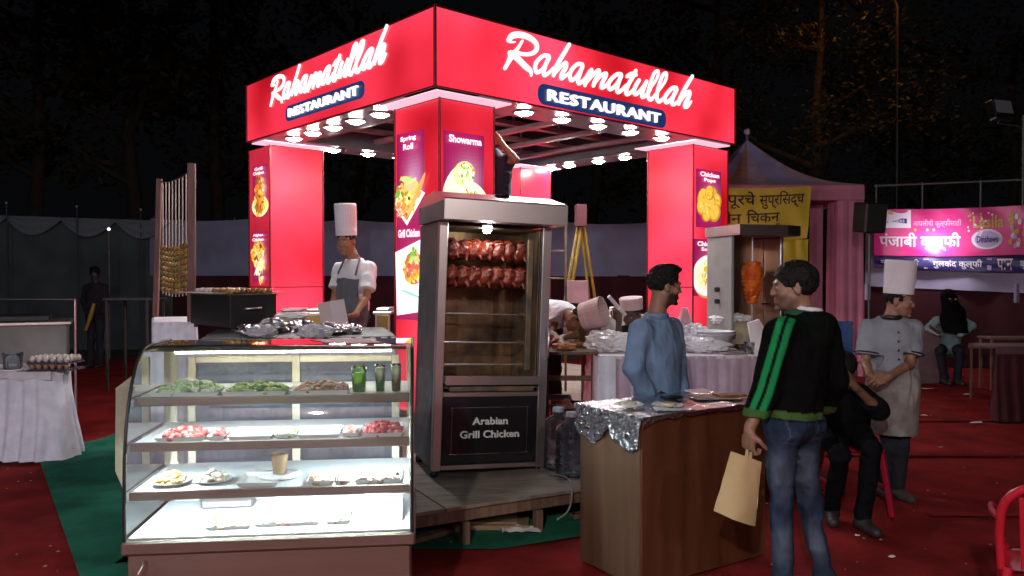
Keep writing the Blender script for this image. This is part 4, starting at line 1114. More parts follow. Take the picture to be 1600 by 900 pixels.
# foil hanging over the left side and the near edge
def hang(u): return .10 + .09 * abs(math.sin(u * 5.5 + .6)) + .03 * nz(u, 3, 9)
b = MB(MK); b.grid(lambda u, v: (-.022 - .016 * abs(nz(u * .6, v * .3, 30)) - .006 * v, -.02 + (kD + .03) * u, kH + .004 - v * (hang(u) if u > .03 else .05)), 60, 24, M_foil, True); b.build('foil_skirt', counter)
b = MB(MK); b.grid(lambda u, v: (-.02 + (kW + .03) * u, -.022 - .008 * abs(nz(u * 1.2, v * .2, 26)), kH + .004 - v * (.022 + .014 * nz(u * 3, 1, 5) + (.05 if u > .86 else 0) + (.04 * max(0, 1 - u * 9)))), 90, 8, M_foil, True); b.build('foil_lip', counter)
# ---------------------------------------------------------------- people
def skin_mat(name, col): return mat(name, col, 0.5, attr=True, var=0.12, vscale=30, bump=0.08, bscale=120)
M_skin = skin_mat('skin', (0.3, 0.16, 0.1))
M_hair = mat('black_hair', (0.005, 0.0045, 0.0045), 0.6, spec=0.25, bump=0.9, bscale=130)
M_eye = mat('eye', (0.55, 0.53, 0.5), 0.2); M_pupil = mat('pupil', (0.01, 0.008, 0.006), 0.15)
def V3(p): return Vector((p[0], p[1], p[2]))
def axes(fwd, up=(0, 0, 1)):
    f = Vector(fwd).normalized(); r = f.cross(Vector(up)).normalized(); u = r.cross(f).normalized()
    return Matrix(((r.x, f.x, u.x), (r.y, f.y, u.y), (r.z, f.z, u.z)))   # local x right, y forward, z up

def head_sdf(F, c, R, s=1.0):
    q = lambda x, y, z: c + R @ (Vector((x, y, z)) * s)
    R4 = R.to_4x4()
    F.ell(q(0, -.018, .034), (.074 * s, .094 * s, .084 * s), R4, k=.02)
    F.ell(q(0, .028, -.018), (.061 * s, .062 * s, .088 * s), R4, k=.02)
    F.ell(q(0, .030, -.074), (.047 * s, .050 * s, .042 * s), R4, k=.02)
    F.cone(q(-.034, .080, .024), q(.034, .080, .024), .011 * s, .011 * s, .010)
    for e in (-1, 1):
        F.ell(q(.040 * e, .060, -.030), (.022 * s, .022 * s, .022 * s), None, k=.014)
        F.cone(q(.05 * e, .01, -.05), q(.03 * e, .045, -.088), .022 * s, .020 * s, .015)
        F.ell(q(.030 * e, .098, .003), (.017 * s, .016 * s, .010 * s), R4, k=.008, sub=True)
        F.ell(q(.030 * e, .076, .003), (.0125 * s,) * 3, None, k=.004)
        F.ell(q(.077 * e, -.006, -.006), (.010 * s, .020 * s, .032 * s), R4, k=.006)
        F.ell(q(.085 * e, .002, -.004), (.006 * s, .010 * s, .018 * s), R4, k=.004, sub=True)
    F.cone(q(0, .086, .010), q(0, .102, -.027), .0085 * s, .0110 * s, .007)
    for e in (-1, 1): F.ell(q(.012 * e, .098, -.030), (.0085 * s,) * 3, None, k=.005)
    F.ell(q(0, .086, -.060), (.024 * s, .010 * s, .0062 * s), R4, k=.004)
    F.ell(q(0, .085, -.072), (.021 * s, .010 * s, .0075 * s), R4, k=.004)
    F.ell(q(0, .078, -.100), (.018 * s, .015 * s, .015 * s), None, k=.010)

def hand_sdf(F, w, fwd, pn, curl, side, s=1.0, spread=0.10):
    """w wrist; fwd along the palm; pn out of the palm (fingers curl towards it); side +1: thumb on the +x of (fwd x pn)"""
    f = Vector(fwd).normalized(); n = Vector(pn); n = (n - f * n.dot(f)).normalized(); x = f.cross(n).normalized() * side
    R4 = Matrix(((x.x, f.x, n.x), (x.y, f.y, n.y), (x.z, f.z, n.z))).to_4x4()
    F.ell(w + f * .048 * s, (.041 * s, .054 * s, .016 * s), R4, k=.012)
    F.box(w + f * .058 * s, (.030 * s, .026 * s, .007 * s), R4, rnd=.007 * s, k=.010)
    F.cone(w - f * .02 * s, w + f * .02 * s, .024 * s, .022 * s, .012)
    for i, (ox, L) in enumerate(((.031, .070), (.011, .080), (-.010, .074), (-.030, .058))):
        p = w + f * (.088 - .006 * abs(i - 1)) * s + x * ox * s; d = (f + x * (ox * spread / .03)).normalized(); r = (.0095 - .0006 * i) * s
        c_ = curl * (1 + .08 * i)
        for j, seg in enumerate((.44, .31, .25)):
            a = c_ * (0.5, 1.0, .75)[j]; d = (d * math.cos(a) + n * math.sin(a)).normalized()
            # bend inside the plane of d and n
            nn = (n - d * n.dot(d)); nn = nn.normalized() if nn.length > 1e-3 else n
            e = p + d * L * seg * s; F.cone(p, e, r, r * .93, .004); p = e; r *= .93; n_ = nn
            n = n_ if j < 2 else n
        n = Vector((R4[0][2], R4[1][2], R4[2][2]))
    t0 = w + f * .022 * s + x * .030 * s; t1 = t0 + (x * .75 + f * .55 + n * .45).normalized() * .036 * s; t2 = t1 + (x * .25 + f * .85 + n * (.4 + curl * .35)).normalized() * .034 * s
    t3 = t2 + (f * .8 + n * (.3 + curl * .6) - x * .1).normalized() * .024 * s
    F.cone(t0, t1, .014 * s, .0115 * s, .012); F.cone(t1, t2, .0112 * s, .010 * s, .004); F.cone(t2, t3, .010 * s, .008 * s, .004)

def person(name_label, cat, J, skin=(0.27, 0.135, 0.075), h=0.0075, top=None, legs=None, shoes=None, hair=None, apron=None, hat=None, extra=None, beard=None, hands=True, group=None):
    """J: joints in metres. top/legs/...: dictionaries with material and shape options"""
    J = {k: (V3(v) if k not in ('face', 'fwd', 'hdL', 'hdR', 'up', 'tup') else Vector(v)) for k, v in J.items() if not isinstance(v, (int, float))} | {k: v for k, v in J.items() if isinstance(v, (int, float))}
    s = J.get('s', 1.0)
    pts = [v for k, v in J.items() if isinstance(v, Vector) and k not in ('face', 'fwd', 'hdL', 'hdR', 'up', 'tup')]
    lo = [min(p[i] for p in pts) - .24 for i in range(3)]; hi = [max(p[i] for p in pts) + .24 for i in range(3)]
    lo = [lo[0] + .06, lo[1] + .06, max(lo[2], min(J['anL'].z, J['anR'].z) - .13)]; hi = [hi[0] - .06, hi[1] - .06, hi[2]]
    zh = (J['hipL'].z + J['hipR'].z) / 2; lo_u = [lo[0], lo[1], zh - .26]; hi_t = [hi[0], hi[1], zh + .34]; z_arm = min(J[k].z for k in ('wrL', 'wrR', 'elL', 'elR')) - .1
    lo_u[2] = min(lo_u[2], z_arm); hi_u = [hi[0], hi[1], hi[2] - .12]
    root = thing('person', name_label, cat, ((J['anL'] + J['anR']) / 2).to_tuple()[:2] + (lo[2] + .04,), group)
    R = axes(J['face'], J.get('up', (0, 0, 1)))
    sh = (J['shR'] - J['shL']); mid = (J['shL'] + J['shR']) / 2; hip = (J['hipL'] + J['hipR']) / 2
    tup = (mid - hip).normalized(); rt = (sh - tup * sh.dot(tup)).normalized(); fw = tup.cross(rt).normalized()
    T = Matrix(((rt.x, fw.x, tup.x), (rt.y, fw.y, tup.y), (rt.z, fw.z, tup.z))); T4 = T.to_4x4()
    def tq(x, y, t): return hip.lerp(mid, t) + rt * x * s + fw * y * s
    # ---- body (one continuous surface)
    B = Field(lo, hi, h)
    head_sdf(B, J['head'], R, s)
    hq = lambda x, y, z: J['head'] + R @ (Vector((x, y, z)) * s)
    B.cone(mid + tup * .03 + fw * -.01, hq(0, -.022, -.05), .060 * s, .054 * s, .03)
    B.ell(tq(0, 0, .70), (.125 * s, .080 * s, .15 * s), T4, k=.04); B.ell(tq(0, 0, .25), (.11 * s, .078 * s, .15 * s), T4, k=.05); B.ell(tq(0, 0, 0), (.12 * s, .08 * s, .09 * s), T4, k=.04)
    B.cone(J['shL'] - tup * .03, J['shR'] - tup * .03, .036 * s, .036 * s, .03)
    for S in 'LR':
        B.cone(J['sh' + S] - tup * .02, J['el' + S], .036 * s, .033 * s, .02); B.cone(J['el' + S], J['wr' + S], .033 * s, .025 * s, .012)
        m_ = J['el' + S].lerp(J['wr' + S], .28); B.ell(m_, (.034 * s,) * 3, None, k=.02)
        if hands and ('hd' + S) in J: hand_sdf(B, J['wr' + S], J['hd' + S], J.get('pn' + S, Vector((0, 0, -1))) - (Vector((0, 0, 0))), J.get('curl' + S, .45), J.get('th' + S, 1), s)
        B.cone(J['hip' + S], J['kn' + S], .050 * s, .030 * s, .03); B.cone(J['kn' + S], J['an' + S], .030 * s, .024 * s, .02)
        fd = J.get('toe' + S, J['an' + S] + Vector((fw.x, fw.y, 0)).normalized() * .14 * s)
        B.cone(J['an' + S] + Vector((0, 0, -.045 * s)), V3(fd) + Vector((0, 0, -.055 * s)), .032 * s, .026 * s, .02)
    hc = J['head']; Ri = np.array(R.transposed()); sk = np.array(skin)
    def colfn(V):
        L = (V - np.array(hc)) @ Ri.T / s
        C = np.tile(sk, (len(V), 1))
        lip = np.exp(-(((L[:, 0]) / .022) ** 2 + ((L[:, 1] - .09) / .02) ** 2 + ((L[:, 2] + .066) / .010) ** 2))[:, None]
        C = C * (1 - .6 * lip) + np.array([.22, .07, .05]) * .6 * lip
        for e in (-1, 1):
            br = np.exp(-(((L[:, 0] - .032 * e) / .021) ** 4 + ((L[:, 1] - .09) / .03) ** 2 + ((L[:, 2] - .026 + .1 * abs(L[:, 0] - .03 * e)) / .0055) ** 2))[:, None]
            C = C * (1 - br) + np.array([.015, .012, .01]) * br
        if beard:
            bd = np.clip((-L[:, 2] - .030) / .02, 0, 1) * np.clip((L[:, 1] + .015) / .03, 0, 1) * (np.linalg.norm(L, axis=1) < .17) * (L[:, 2] > -.135)
            bd = (bd * beard)[:, None] * (1 - lip); C = C * (1 - bd) + np.array([.02, .014, .011]) * bd
        return C
    body = B.build('body', M_skin, root, colfn=colfn)
    if not J.get('noeyes'):
        for e in (-1, 1):
            eb = MB(); p = hq(.030 * e, .0835, .003); eb.blob(tuple(p), (.0085 * s, .0085 * s, .006 * s), M_eye, 8, 0)
            p2 = hq(.030 * e, .0915, .003); eb.blob(tuple(p2), (.0045 * s,) * 3, M_pupil, 8, 0); eb.build('eye', body)
    # ---- trousers
    if legs:
        L_ = Field(lo, hi_t, h); g = legs.get('g', .022)
        L_.ell(tq(0, -.008, .04), ((.158 + g * .3) * s, (.112 + g * .3) * s, .12 * s), T4, k=.0); L_.ell(J['hipL'].lerp(J['hipR'], .5) - tup * .02, (.15 * s, .11 * s, .10 * s), T4, k=.03)
        for S in 'LR':
            hp = J['hip' + S]; L_.cone(hp, J['kn' + S], (.082 + g * .4) * s, (.052 + g * .6) * s, .03); L_.cone(J['kn' + S], J['an' + S] + Vector((0, 0, .0)), (.054 + g * .6) * s, (.042 + g * .6) * s, .02)
            L_.ell(J['an' + S] + Vector((0, 0, .03)), (.058 * s, .058 * s, .03 * s), None, k=.02)
            bk = (J['hip' + S] + J['hip' + ('R' if S == 'L' else 'L')]) / 2
            L_.ell(J['hip' + S] - fw * .045 * s - tup * .01, (.08 * s, .075 * s, .085 * s), T4, k=.03)
        L_.keep(hip + tup * legs.get('waist', .12) * s, tup)
        for S in 'LR': pass
        lc = legs.get('colfn'); L_.build('trousers', legs['m'], root, colfn=(lambda V: lc(V, J, hip, rt, fw, tup)) if lc else None, wrinkle=legs.get('wr', (.012, 9, (1, 1, .8))))
    if shoes:
        for S in 'LR':
            a = J['an' + S]; fd = V3(J.get('toe' + S, a + Vector((fw.x, fw.y, 0)).normalized() * .15 * s)); d = (fd - a); d.z = 0; d.normalize()
            z0 = a.z - .085 * s; S_ = Field((a.x - .3, a.y - .3, z0 - .02), (a.x + .3, a.y + .3, a.z + .06), .006)
            S_.cone((a.x - d.x * .03, a.y - d.y * .03, z0 + .04), (a.x + d.x * .15 * s, a.y + d.y * .15 * s, z0 + .030), .042 * s, .036 * s, .02)
            S_.ell((a.x, a.y, a.z - .02), (.048 * s, .048 * s, .05 * s), None, k=.03)
            S_.keep((a.x, a.y, z0 + .004), (0, 0, -1)); S_.keep((a.x, a.y, a.z + .02), (0, 0, 1)); S_.build('shoe', shoes['m'], root)
    # ---- shirt / jacket
    if top:
        U = Field(lo_u, hi_u, h); g = top.get('g', .016); b_ = top.get('bulk', 1.0)
        U.ell(tq(0, 0, .72), ((.158 + g) * s * b_, (.108 + g) * s * b_, .19 * s), T4, k=0)
        U.ell(tq(0, top.get('belly', .0), .34), ((.145 + g) * s * b_, (.103 + g) * s * b_, .20 * s), T4, k=.06)
        U.ell(tq(0, 0, .04), ((.152 + g) * s * b_, (.108 + g) * s * b_, .17 * s), T4, k=.05)
        for S in 'LR': U.cone(mid + tup * .012, J['sh' + S] - tup * .022, (.064 + g * .6) * s, (.044 + g * .6) * s, .04)
        U.cone(mid, mid + tup * .055 * s - fw * .008, .088 * s, .068 * s, .05)
        for S in 'LR':
            sl = top.get('sleeve', 'long')
            if sl == 'long':
                U.cone(J['sh' + S] - tup * .012, J['el' + S], (.052 + g * .9) * s, (.044 + g) * s, .035); U.cone(J['el' + S], J['wr' + S].lerp(J['el' + S], top.get('cuff', .06)), (.046 + g) * s, (.032 + g) * s, .015)
            else:
                e = J['sh' + S].lerp(J['el' + S], top.get('len', .72)); U.cone(J['sh' + S] - tup * .015, e, (.050 + g * .7) * s, (.062 + g * .7) * s, .035)
                U_d = (J['el' + S] - J['sh' + S]).normalized()
                # flat cuff
                wdw = U._win([min(e[i], J['el' + S][i]) - .09 for i in range(3)], [max(e[i], J['el' + S][i]) + .09 for i in range(3)], 0)
                x, y, z = U._xyz(wdw, e); near = ((x * x + y * y + z * z) < .11 ** 2)
                dd = (x * U_d.x + y * U_d.y + z * U_d.z).astype(np.float32)
                U.F[wdw] = np.where(near, np.maximum(U.F[wdw], dd), U.F[wdw])
        U.keep(hip - tup * top.get('hem', .10) * s, -tup)
        nk = top.get('neck', .085); U.keep(mid + tup * nk * s, (tup + fw * .25).normalized())
        cf = top.get('colfn')
        o = U.build('jacket' if top.get('jacket') else 'shirt', top['m'], root, wrinkle=top.get('wr', (.0085, 11, (1, 1, .7))), colfn=(lambda V: cf(V, J, tq, rt, fw, tup, s)) if cf else None)
        if top.get('hood'):
            H_ = Field([mid[i] - .35 for i in range(3)], [mid[i] + .35 for i in range(3)], h)
            c0 = mid + tup * .045 - fw * .035
            H_.ell(c0 - fw * .060 - tup * .055 * s, (.100 * s, .052 * s, .095 * s), T4, k=0); H_.ell(c0 - fw * .035 - tup * .005 * s, (.120 * s, .070 * s, .04 * s), T4, k=.04); H_.ell(mid + tup * .05 + fw * .005, (.105 * s, .100 * s, .045 * s), T4, k=.03)
            H_.ell(mid + tup * .10 + fw * .02, (.078 * s, .080 * s, .065 * s), T4, k=.01, sub=True)
            H_.build('hood', top['m'] if not cf else top['hoodm'], root, wrinkle=(.012, 12, (1, 1, 1)))
        if top.get('collar'):
            C_ = Field([mid[i] - .2 for i in range(3)], [mid[i] + .2 for i in range(3)], .006); c0 = mid + tup * .07 * s
            C_.ell(c0, (.078 * s, .078 * s, .042 * s), T4, k=0); C_.ell(c0 + tup * .03, (.066 * s, .066 * s, .07 * s), T4, k=0, sub=True)
            C_.build('collar', top['collar'], root, wrinkle=(.004, 14, (1, 1, 1)))
    # ---- apron
    if apron:
        A = Field(lo, hi_u, max(h, .009)); g = .040
        A.ell(tq(0, 0, .72), ((.150 + g) * s, (.102 + g) * s, .22 * s), T4, k=0); A.ell(tq(0, 0, .30), ((.148 + g) * s, (.104 + g) * s, .24 * s), T4, k=.05)
        A.ell(tq(0, 0, .02), ((.156 + g) * s, (.110 + g) * s, .20 * s), T4, k=.05)
        kn = (J['knL'] + J['knR']) / 2; A.cone(hip, kn + Vector((0, 0, -.02)), .185 * s, apron.get('kr', .16) * s, .05)
        I = A.copy(); I.F = I.F + .014; A.F = np.maximum(A.F, -I.F)                      # a thin shell
        A.keep(mid + tup * apron.get('top', -.06), tup); A.keep((0, 0, kn.z + apron.get('hem', .05)), (0, 0, -1))
        A.keep(hip + fw * apron.get('back', .0), -fw)
        if apron.get('bib'):
            w_ = (slice(None),) * 3; x, y, z = A._xyz(w_, hip); X = x * rt.x + y * rt.y + z * rt.z; Z = x * tup.x + y * tup.y + z * tup.z
            lim = np.where(Z > .16, apron['bib'] + .0 * Z, .30); A.F = np.maximum(A.F, (np.abs(X) - lim).astype(np.float32))
        A.build('apron', apron['m'], root, wrinkle=(.016, 6, (1.4, 1.4, .35)), colfn=apron.get('colfn'))
        st_ = MB() if not apron.get('nostrap') else None; nb = hq(0, -.05, -.09)
        for e in ((-1, 1) if st_ else ()): st_.tube([tuple(mid + rt * .09 * e * s + fw * .135 * s - tup * .07), tuple(mid + rt * .075 * e * s + fw * .05 * s + tup * .09), tuple(nb + rt * .03 * e)], .008, apron['m'], 6)
        if st_: st_.build('neck_strap', root, kind='stuff')
    # ---- hair
    if hair:
        H = Field([J['head'][i] - .17 for i in range(3)], [J['head'][i] + .17 for i in range(3)], .0055); t = hair.get('t', .014)
        H.ell(hq(0, -.020, .038), ((.074 + t) * s, (.092 + t) * s, (.084 + t) * s), R.to_4x4(), k=0)
        if hair.get('quiff'): H.ell(hq(0, .05, .112), (.055 * s, .045 * s, .026 * s), R.to_4x4(), k=.025); H.ell(hq(.01, .0, .118), (.055 * s, .06 * s, .022 * s), R.to_4x4(), k=.02)
        H.ell(hq(0, .105, -.035), (.085 * s, .085 * s, .085 * s), R.to_4x4(), k=.012, sub=True)      # forehead and face
        H.keep(hq(0, -.10, hair.get('nape', -.055)), R @ Vector((0, -.25, -1)))
        for e in (-1, 1): H.ell(hq(.09 * e, .020, -.045), (.035 * s, .055 * s, .055 * s), R.to_4x4(), k=.008, sub=True)
        H.build('hair', M_hair, root, wrinkle=(hair.get('rough', .007), 38, (1, 1, 1)))
    if hat:
        c = hq(0, -.012, .052); b = MB(Matrix.Translation(c) @ R.to_4x4() @ Matrix.Rotation(rad(hat.get('tilt', 5)), 4, 'X')); hh = hat.get('h', .26); r = hat.get('r', .098) * s
        prof_ = [(r, 0), (r * 1.01, .05), (r * 1.0, .052), (r * 1.03, hh * .6), (r * 1.05, hh - .01), (r * .98, hh), (r * .5, hh - .012), (.001, hh - .018)] if not hat.get('open') else [(r, 0), (r * 1.01, .05), (r * 1.0, .052), (r * 1.06, hh * .6), (r * 1.10, hh), (r * 1.07, hh + .002), (r * 1.02, hh * .6), (r * .95, .07), (.001, .065)]
        def hp(u, v):
            k = v * (len(prof_) - 1); i = min(int(k), len(prof_) - 2); f = k - i; rr_ = prof_[i][0] * (1 - f) + prof_[i + 1][0] * f; z = prof_[i][1] * (1 - f) + prof_[i + 1][1] * f
            a = 2 * PI * u; fl = 1 + (.012 * math.cos(a * 26) if z > .054 else 0)
            return (rr_ * fl * math.cos(a), rr_ * fl * 1.10 * math.sin(a), z)
        b.grid(hp, 104, 28, hat['m']); b.build('chef_hat', root)
    if extra: extra(root, J, hq, tq, rt, fw, tup, s, T4)
    return root

M_blueshirt = mat('blue_knit', (0.17, 0.27, 0.42), 0.85, var=0.14, vscale=14, bump=0.35, bscale=260)
M_hoodie = mat('black_fleece', (1, 1, 1), 0.95, attr=True, spec=.08, bump=0.3, bscale=200)
M_hoodd = mat('black_fleece_plain', (0.011, 0.013, 0.012), 0.9, bump=0.3, bscale=200)
M_jeans = mat('washed_denim', (1, 1, 1), 0.92, attr=True, spec=.12, var=.4, vscale=16, bump=0.4, bscale=240, stretch=(1, 1, .6))
M_dark = mat('dark_trousers', (0.009, 0.013, 0.024), 0.85, var=.3, bump=0.2, bscale=200)
M_chefw = mat('white_chef_cotton', (0.72, 0.71, 0.74), 0.8, var=0.06, bump=0.2, bscale=180)
M_chefg = mat('grey_chef_cotton', (0.27, 0.295, 0.34), 0.85, var=0.12, bump=0.2, bscale=180)
M_apron = mat('grey_apron', (0.115, 0.125, 0.15), 0.85, var=0.15, bump=0.25, bscale=200)
M_apronl = mat('stained_apron', (0.26, 0.245, 0.23), 0.9, var=0.4, vscale=9, bump=0.25, bscale=200)
M_hat = mat('chef_hat_paper', (0.74, 0.70, 0.74), 0.85, var=0.05)
M_shoe = mat('dark_shoe', (0.03, 0.028, 0.028), 0.5)
M_blackjk = mat('black_jacket', (0.0045, 0.005, 0.0065), 0.9, spec=.1, var=.3, bump=0.3, bscale=120)

# --- man in the blue knit, behind the counter, looking right
Y = 4.95
c = P(1039, 447, Y)
fw_ = Vector((.80, -.35, 0)).normalized(); rt_ = fw_.cross(Vector((0, 0, 1))).normalized()
mid = P(1029, 491, Y); hipm = Vector((mid.x - .0, mid.y, mid.z - .50))
J = dict(head=c + Vector((0, 0, 0)), face=(.98, .10, -.10), shL=mid - rt_ * .175 + Vector((0, 0, -.01)), shR=mid + rt_ * .175 + Vector((0, 0, -.035)),
         hipL=hipm - rt_ * .09, hipR=hipm + rt_ * .09)
J['shR'] = P(1001, 513, Y - .12); J['shL'] = P(1050, 509, Y + .13); J['elR'] = P(990, 574, Y - .20); J['wrR'] = P(1014, 618, Y - .14); J['hdR'] = (.3, -.1, -.9); J['pnR'] = Vector((-.2, 1, 0)); J['thR'] = 1
J['elL'] = P(1058, 570, Y + .10); J['wrL'] = P(1066, 616, Y - .02); J['hdL'] = (.5, -.3, -.7); J['pnL'] = Vector((-1, -.2, 0)); J['thL'] = -1
for S in 'LR': J['kn' + S] = J['hip' + S] + fw_ * .04 + Vector((0, 0, -.42)); J['an' + S] = J['hip' + S] + Vector((0, 0, -(J['hipL'].z - .10)))
person('bearded man in a pale blue pullover standing behind the foil-topped counter', 'person', J, skin=(.27, .145, .09), h=.0075,
       top=dict(m=M_blueshirt, g=.020, collar=M_blueshirt, hem=.14, wr=(.009, 10, (1, 1, .6)), neck=.075, bulk=1.04), legs=dict(m=M_dark), shoes=dict(m=M_shoe), hair=dict(t=.012, quiff=1, nape=-.03, rough=.009), beard=.9)

# --- man in the black and green hoodie, back to us, holding a bag
Y = 3.85
c = P(1239, 449, Y); mid = P(1256, 503, Y)
fw_ = Vector((-.62, .78, 0)).normalized(); rt_ = fw_.cross(Vector((0, 0, 1))).normalized()
hipm = P(1236, 672, Y)
J = dict(head=c, face=(-.985, .12, -.05), shL=mid - rt_ * .205 + Vector((0, 0, -.02)), shR=mid + rt_ * .185 + Vector((0, 0, -.035)), hipL=hipm - rt_ * .095, hipR=hipm + rt_ * .095)
J['elL'] = P(1196, 612, Y - .12); J['wrL'] = P(1171, 672, Y - .14); J['hdL'] = (-.05, .02, -1); J['pnL'] = Vector((.9, .4, 0)); J['thL'] = 1; J['curlL'] = 1.15
J['elR'] = P(1308, 592, Y + .10); J['wrR'] = P(1290, 640, Y + .30); J['hdR'] = (-.3, .9, -.2); J['pnR'] = Vector((-.4, 0, -1)); J['thR'] = 1; J['curlR'] = .9
J['knL'] = P(1222, 790, Y - .02); J['anL'] = P(1224, 925, Y); J['knR'] = P(1266, 790, Y + .10); J['anR'] = P(1288, 925, Y + .08)
for S in 'LR': J['an' + S].z = max(J['an' + S].z, .095)
J['hipL'].z += .03; J['hipR'].z += .03
J['s'] = .98
def jeancol(V, J, hip, rt, fw, tup):
    base = np.array([.022, .038, .072]); fade = np.array([.11, .145, .20]); C = np.tile(base, (len(V), 1)); f = np.zeros(len(V))
    for S in 'LR':
        a, k, n = (np.array(J[x + S]) for x in ('hip', 'kn', 'an'))
        for (p, q, c, w) in ((a, k, .55, .30), (k, n, .45, .28)):
            ba = q - p; t = ((V - p) @ ba) / ba.dot(ba); r = V - p - np.clip(t, 0, 1)[:, None] * ba; d = np.linalg.norm(r, axis=1)
            side = (r @ np.array([-.5, -.85, 0])) / np.maximum(d, 1e-4)
            f = np.maximum(f, (d < .13) * np.exp(-((t - c) / w) ** 2) * np.clip(side, 0, 1) ** 1.5 * .85)
        o = np.array(J['hip' + S]) - np.array(fw) * .11 - np.array(tup) * .02; X = (V - o) @ np.array(rt); Z = (V - o) @ np.array(tup); B = ((V - o) @ np.array(fw)) < .06
        ax, az = np.abs(X), np.abs(Z - .02); edge = B & (np.maximum(ax / .058, az / .065) < 1) & (np.maximum(ax / .050, az / .057) > 1)
        f[edge] = np.maximum(f[edge], .45)
    hz = (V - np.array(hip)) @ np.array(tup); xx = (V - np.array(hip)) @ np.array(rt)
    f = f + vnoise(V * 14) * .10; f = np.clip(f, 0, 1)[:, None]
    C = C * (1 - f) + fade * f
    seam = (np.abs(hz - .035) < .006) | ((np.abs(xx) < .005) & (hz > -.14)); C[seam] *= .45
    return C
def hoodcol(V, J, tq, rt, fw, tup, s):
    C = np.tile(np.array([.0035, .004, .004]), (len(V), 1)); g = np.array([.014, .24, .075])
    a = np.array(J['shL'] + Vector((0, 0, .06))); b = np.array(J['elL']); w = np.array(J['wrL']) 
    mid_ = np.array((J['shL'] + J['shR']) / 2 + tup * .02)
    d = np.full(len(V), 9.0); sd = np.zeros(len(V)); along_ = np.zeros(len(V))
    view = np.array((J['elL'] - CAMP).normalized())
    for k, (p, q) in enumerate(((mid_ * .35 + a * .65, b), (b, w))):
        ba = q - p; t = np.clip(((V - p) @ ba) / ba.dot(ba), 0, 1); r = V - p - t[:, None] * ba; side = np.cross(ba / np.linalg.norm(ba), np.array(fw) * .35 + np.array([.0, -1.0, 0.0]) * .8); side /= np.linalg.norm(side)
        dist = np.linalg.norm(r, axis=1); m = dist < d; d[m] = dist[m]; sd[m] = (r @ side)[m]; along_[m] = (t + k)[m]
        out = (r @ np.array([-.45, -.9, 0.0]))
        if k == 0: o1 = out.copy()
        o1[m] = out[m]
    near = (d < .16) & (o1 > .0)
    st = (np.abs(sd - .021) < .0135) | (np.abs(sd + .021) < .0135)
    w_ = np.clip((.0140 - np.minimum(np.abs(sd - .022), np.abs(sd + .022))) / .005 + .5, 0, 1) * near * (along_ > .0) * (along_ < 1.93); C = C * (1 - w_[:, None]) + g * w_[:, None]
    lw = (V - w) ; C[(np.linalg.norm(lw, axis=1) < .055)] = np.array([.012, .11, .04])
    # ribbed green waistband
    hz = (V - np.array(tq(0, 0, 0))) @ np.array(tup); C[(hz < .075)] = np.array([.05, .12, .03])
    return C
M_hoodg = mat('hood_lining', (0.0035, 0.006, 0.0045), 0.95, spec=.08, bump=.3, bscale=200)
def extra(root, J, hq, tq, rt, fw, tup, s, T4):
    mid = (J['shL'] + J['shR']) / 2
    C_ = Field([mid[i] - .2 for i in range(3)], [mid[i] + .25 for i in range(3)], .006); c0 = mid + tup * .065
    C_.ell(c0, (.098, .098, .040), T4, k=0); C_.ell(c0 + tup * .03, (.076, .076, .07), T4, k=0, sub=True); C_.build('green_collar', mat('green_fleece', (.010, .07, .03), .9), root, wrinkle=(.004, 14, (1, 1, 1)))
    C_ = Field([mid[i] - .2 for i in range(3)], [mid[i] + .25 for i in range(3)], .006); c0 = mid + tup * .092 - fw * .01
    C_.ell(c0, (.072, .074, .026), T4, k=0); C_.ell(c0 + tup * .02, (.060, .062, .05), T4, k=0, sub=True); C_.build('white_neckband', M_chefw, root)
    b = MB()
    for e in (-1, 1):
        q = tq(.075 * e, -.14, -.10); b.box(q.x - .055, q.x + .055, q.y - .004, q.y + .004, q.z - .06, q.z + .06, M_jeans, .003)
hood_root = person('young man in a black hoodie with green sleeve stripes and faded jeans', 'person', J, skin=(.25, .135, .085), h=.0075,
       top=dict(m=M_hoodie, colfn=hoodcol, g=.022, jacket=1, hood=1, hoodm=M_hoodg, hem=-.035, wr=(.011, 9, (1, 1, .7)), neck=.08, bulk=1.0), legs=dict(m=M_jeans, colfn=jeancol, g=.010, waist=.05, wr=(.011, 10, (1, 1, 1.1))),
       shoes=dict(m=M_shoe), hair=dict(t=.016, nape=-.05, rough=.007), beard=.45, extra=extra)
# tote bag in his hand
bag = thing('tote_bag', 'cream paper carrier bag with narrow handles hanging from the hand of the man in jeans', 'bag', tuple(J['wrL']))
M_tote = mat('cream_paper', (0.52, 0.40, 0.20), 0.75, var=.10, vscale=6, bump=.25, bscale=16)
yb = J['wrL'].y - .03
bc = [P(1142, 705, yb), P(1190, 722, yb + .03), P(1180, 822, yb + .03), P(1115, 798, yb)]
nrm = (bc[1] - bc[0]).cross(bc[3] - bc[0]).normalized()
if nrm.y > 0: nrm = -nrm
def bagp(u, v, sgn):
    t = bc[0].lerp(bc[1], u); bo = bc[3].lerp(bc[2], u); p = t.lerp(bo, v); bl = math.sin(PI * u) * (.012 + .030 * v) * sgn
    return tuple(p + nrm * (bl + .006 * sgn * noise.noise(Vector((u * 4, v * 4, sgn)))))
b = MB(); b.grid(lambda u, v: bagp(u, v, 1), 14, 16, M_tote); b.grid(lambda u, v: bagp(1 - u, v, -1), 14, 16, M_tote)
b.grid(lambda u, v: tuple(Vector(bagp(u, 1, 1)).lerp(Vector(bagp(u, 1, -1)), v)), 14, 2, M_tote); b.build('bag_body', bag)
hp_ = J['wrL'] + Vector((.0, .0, -.085))
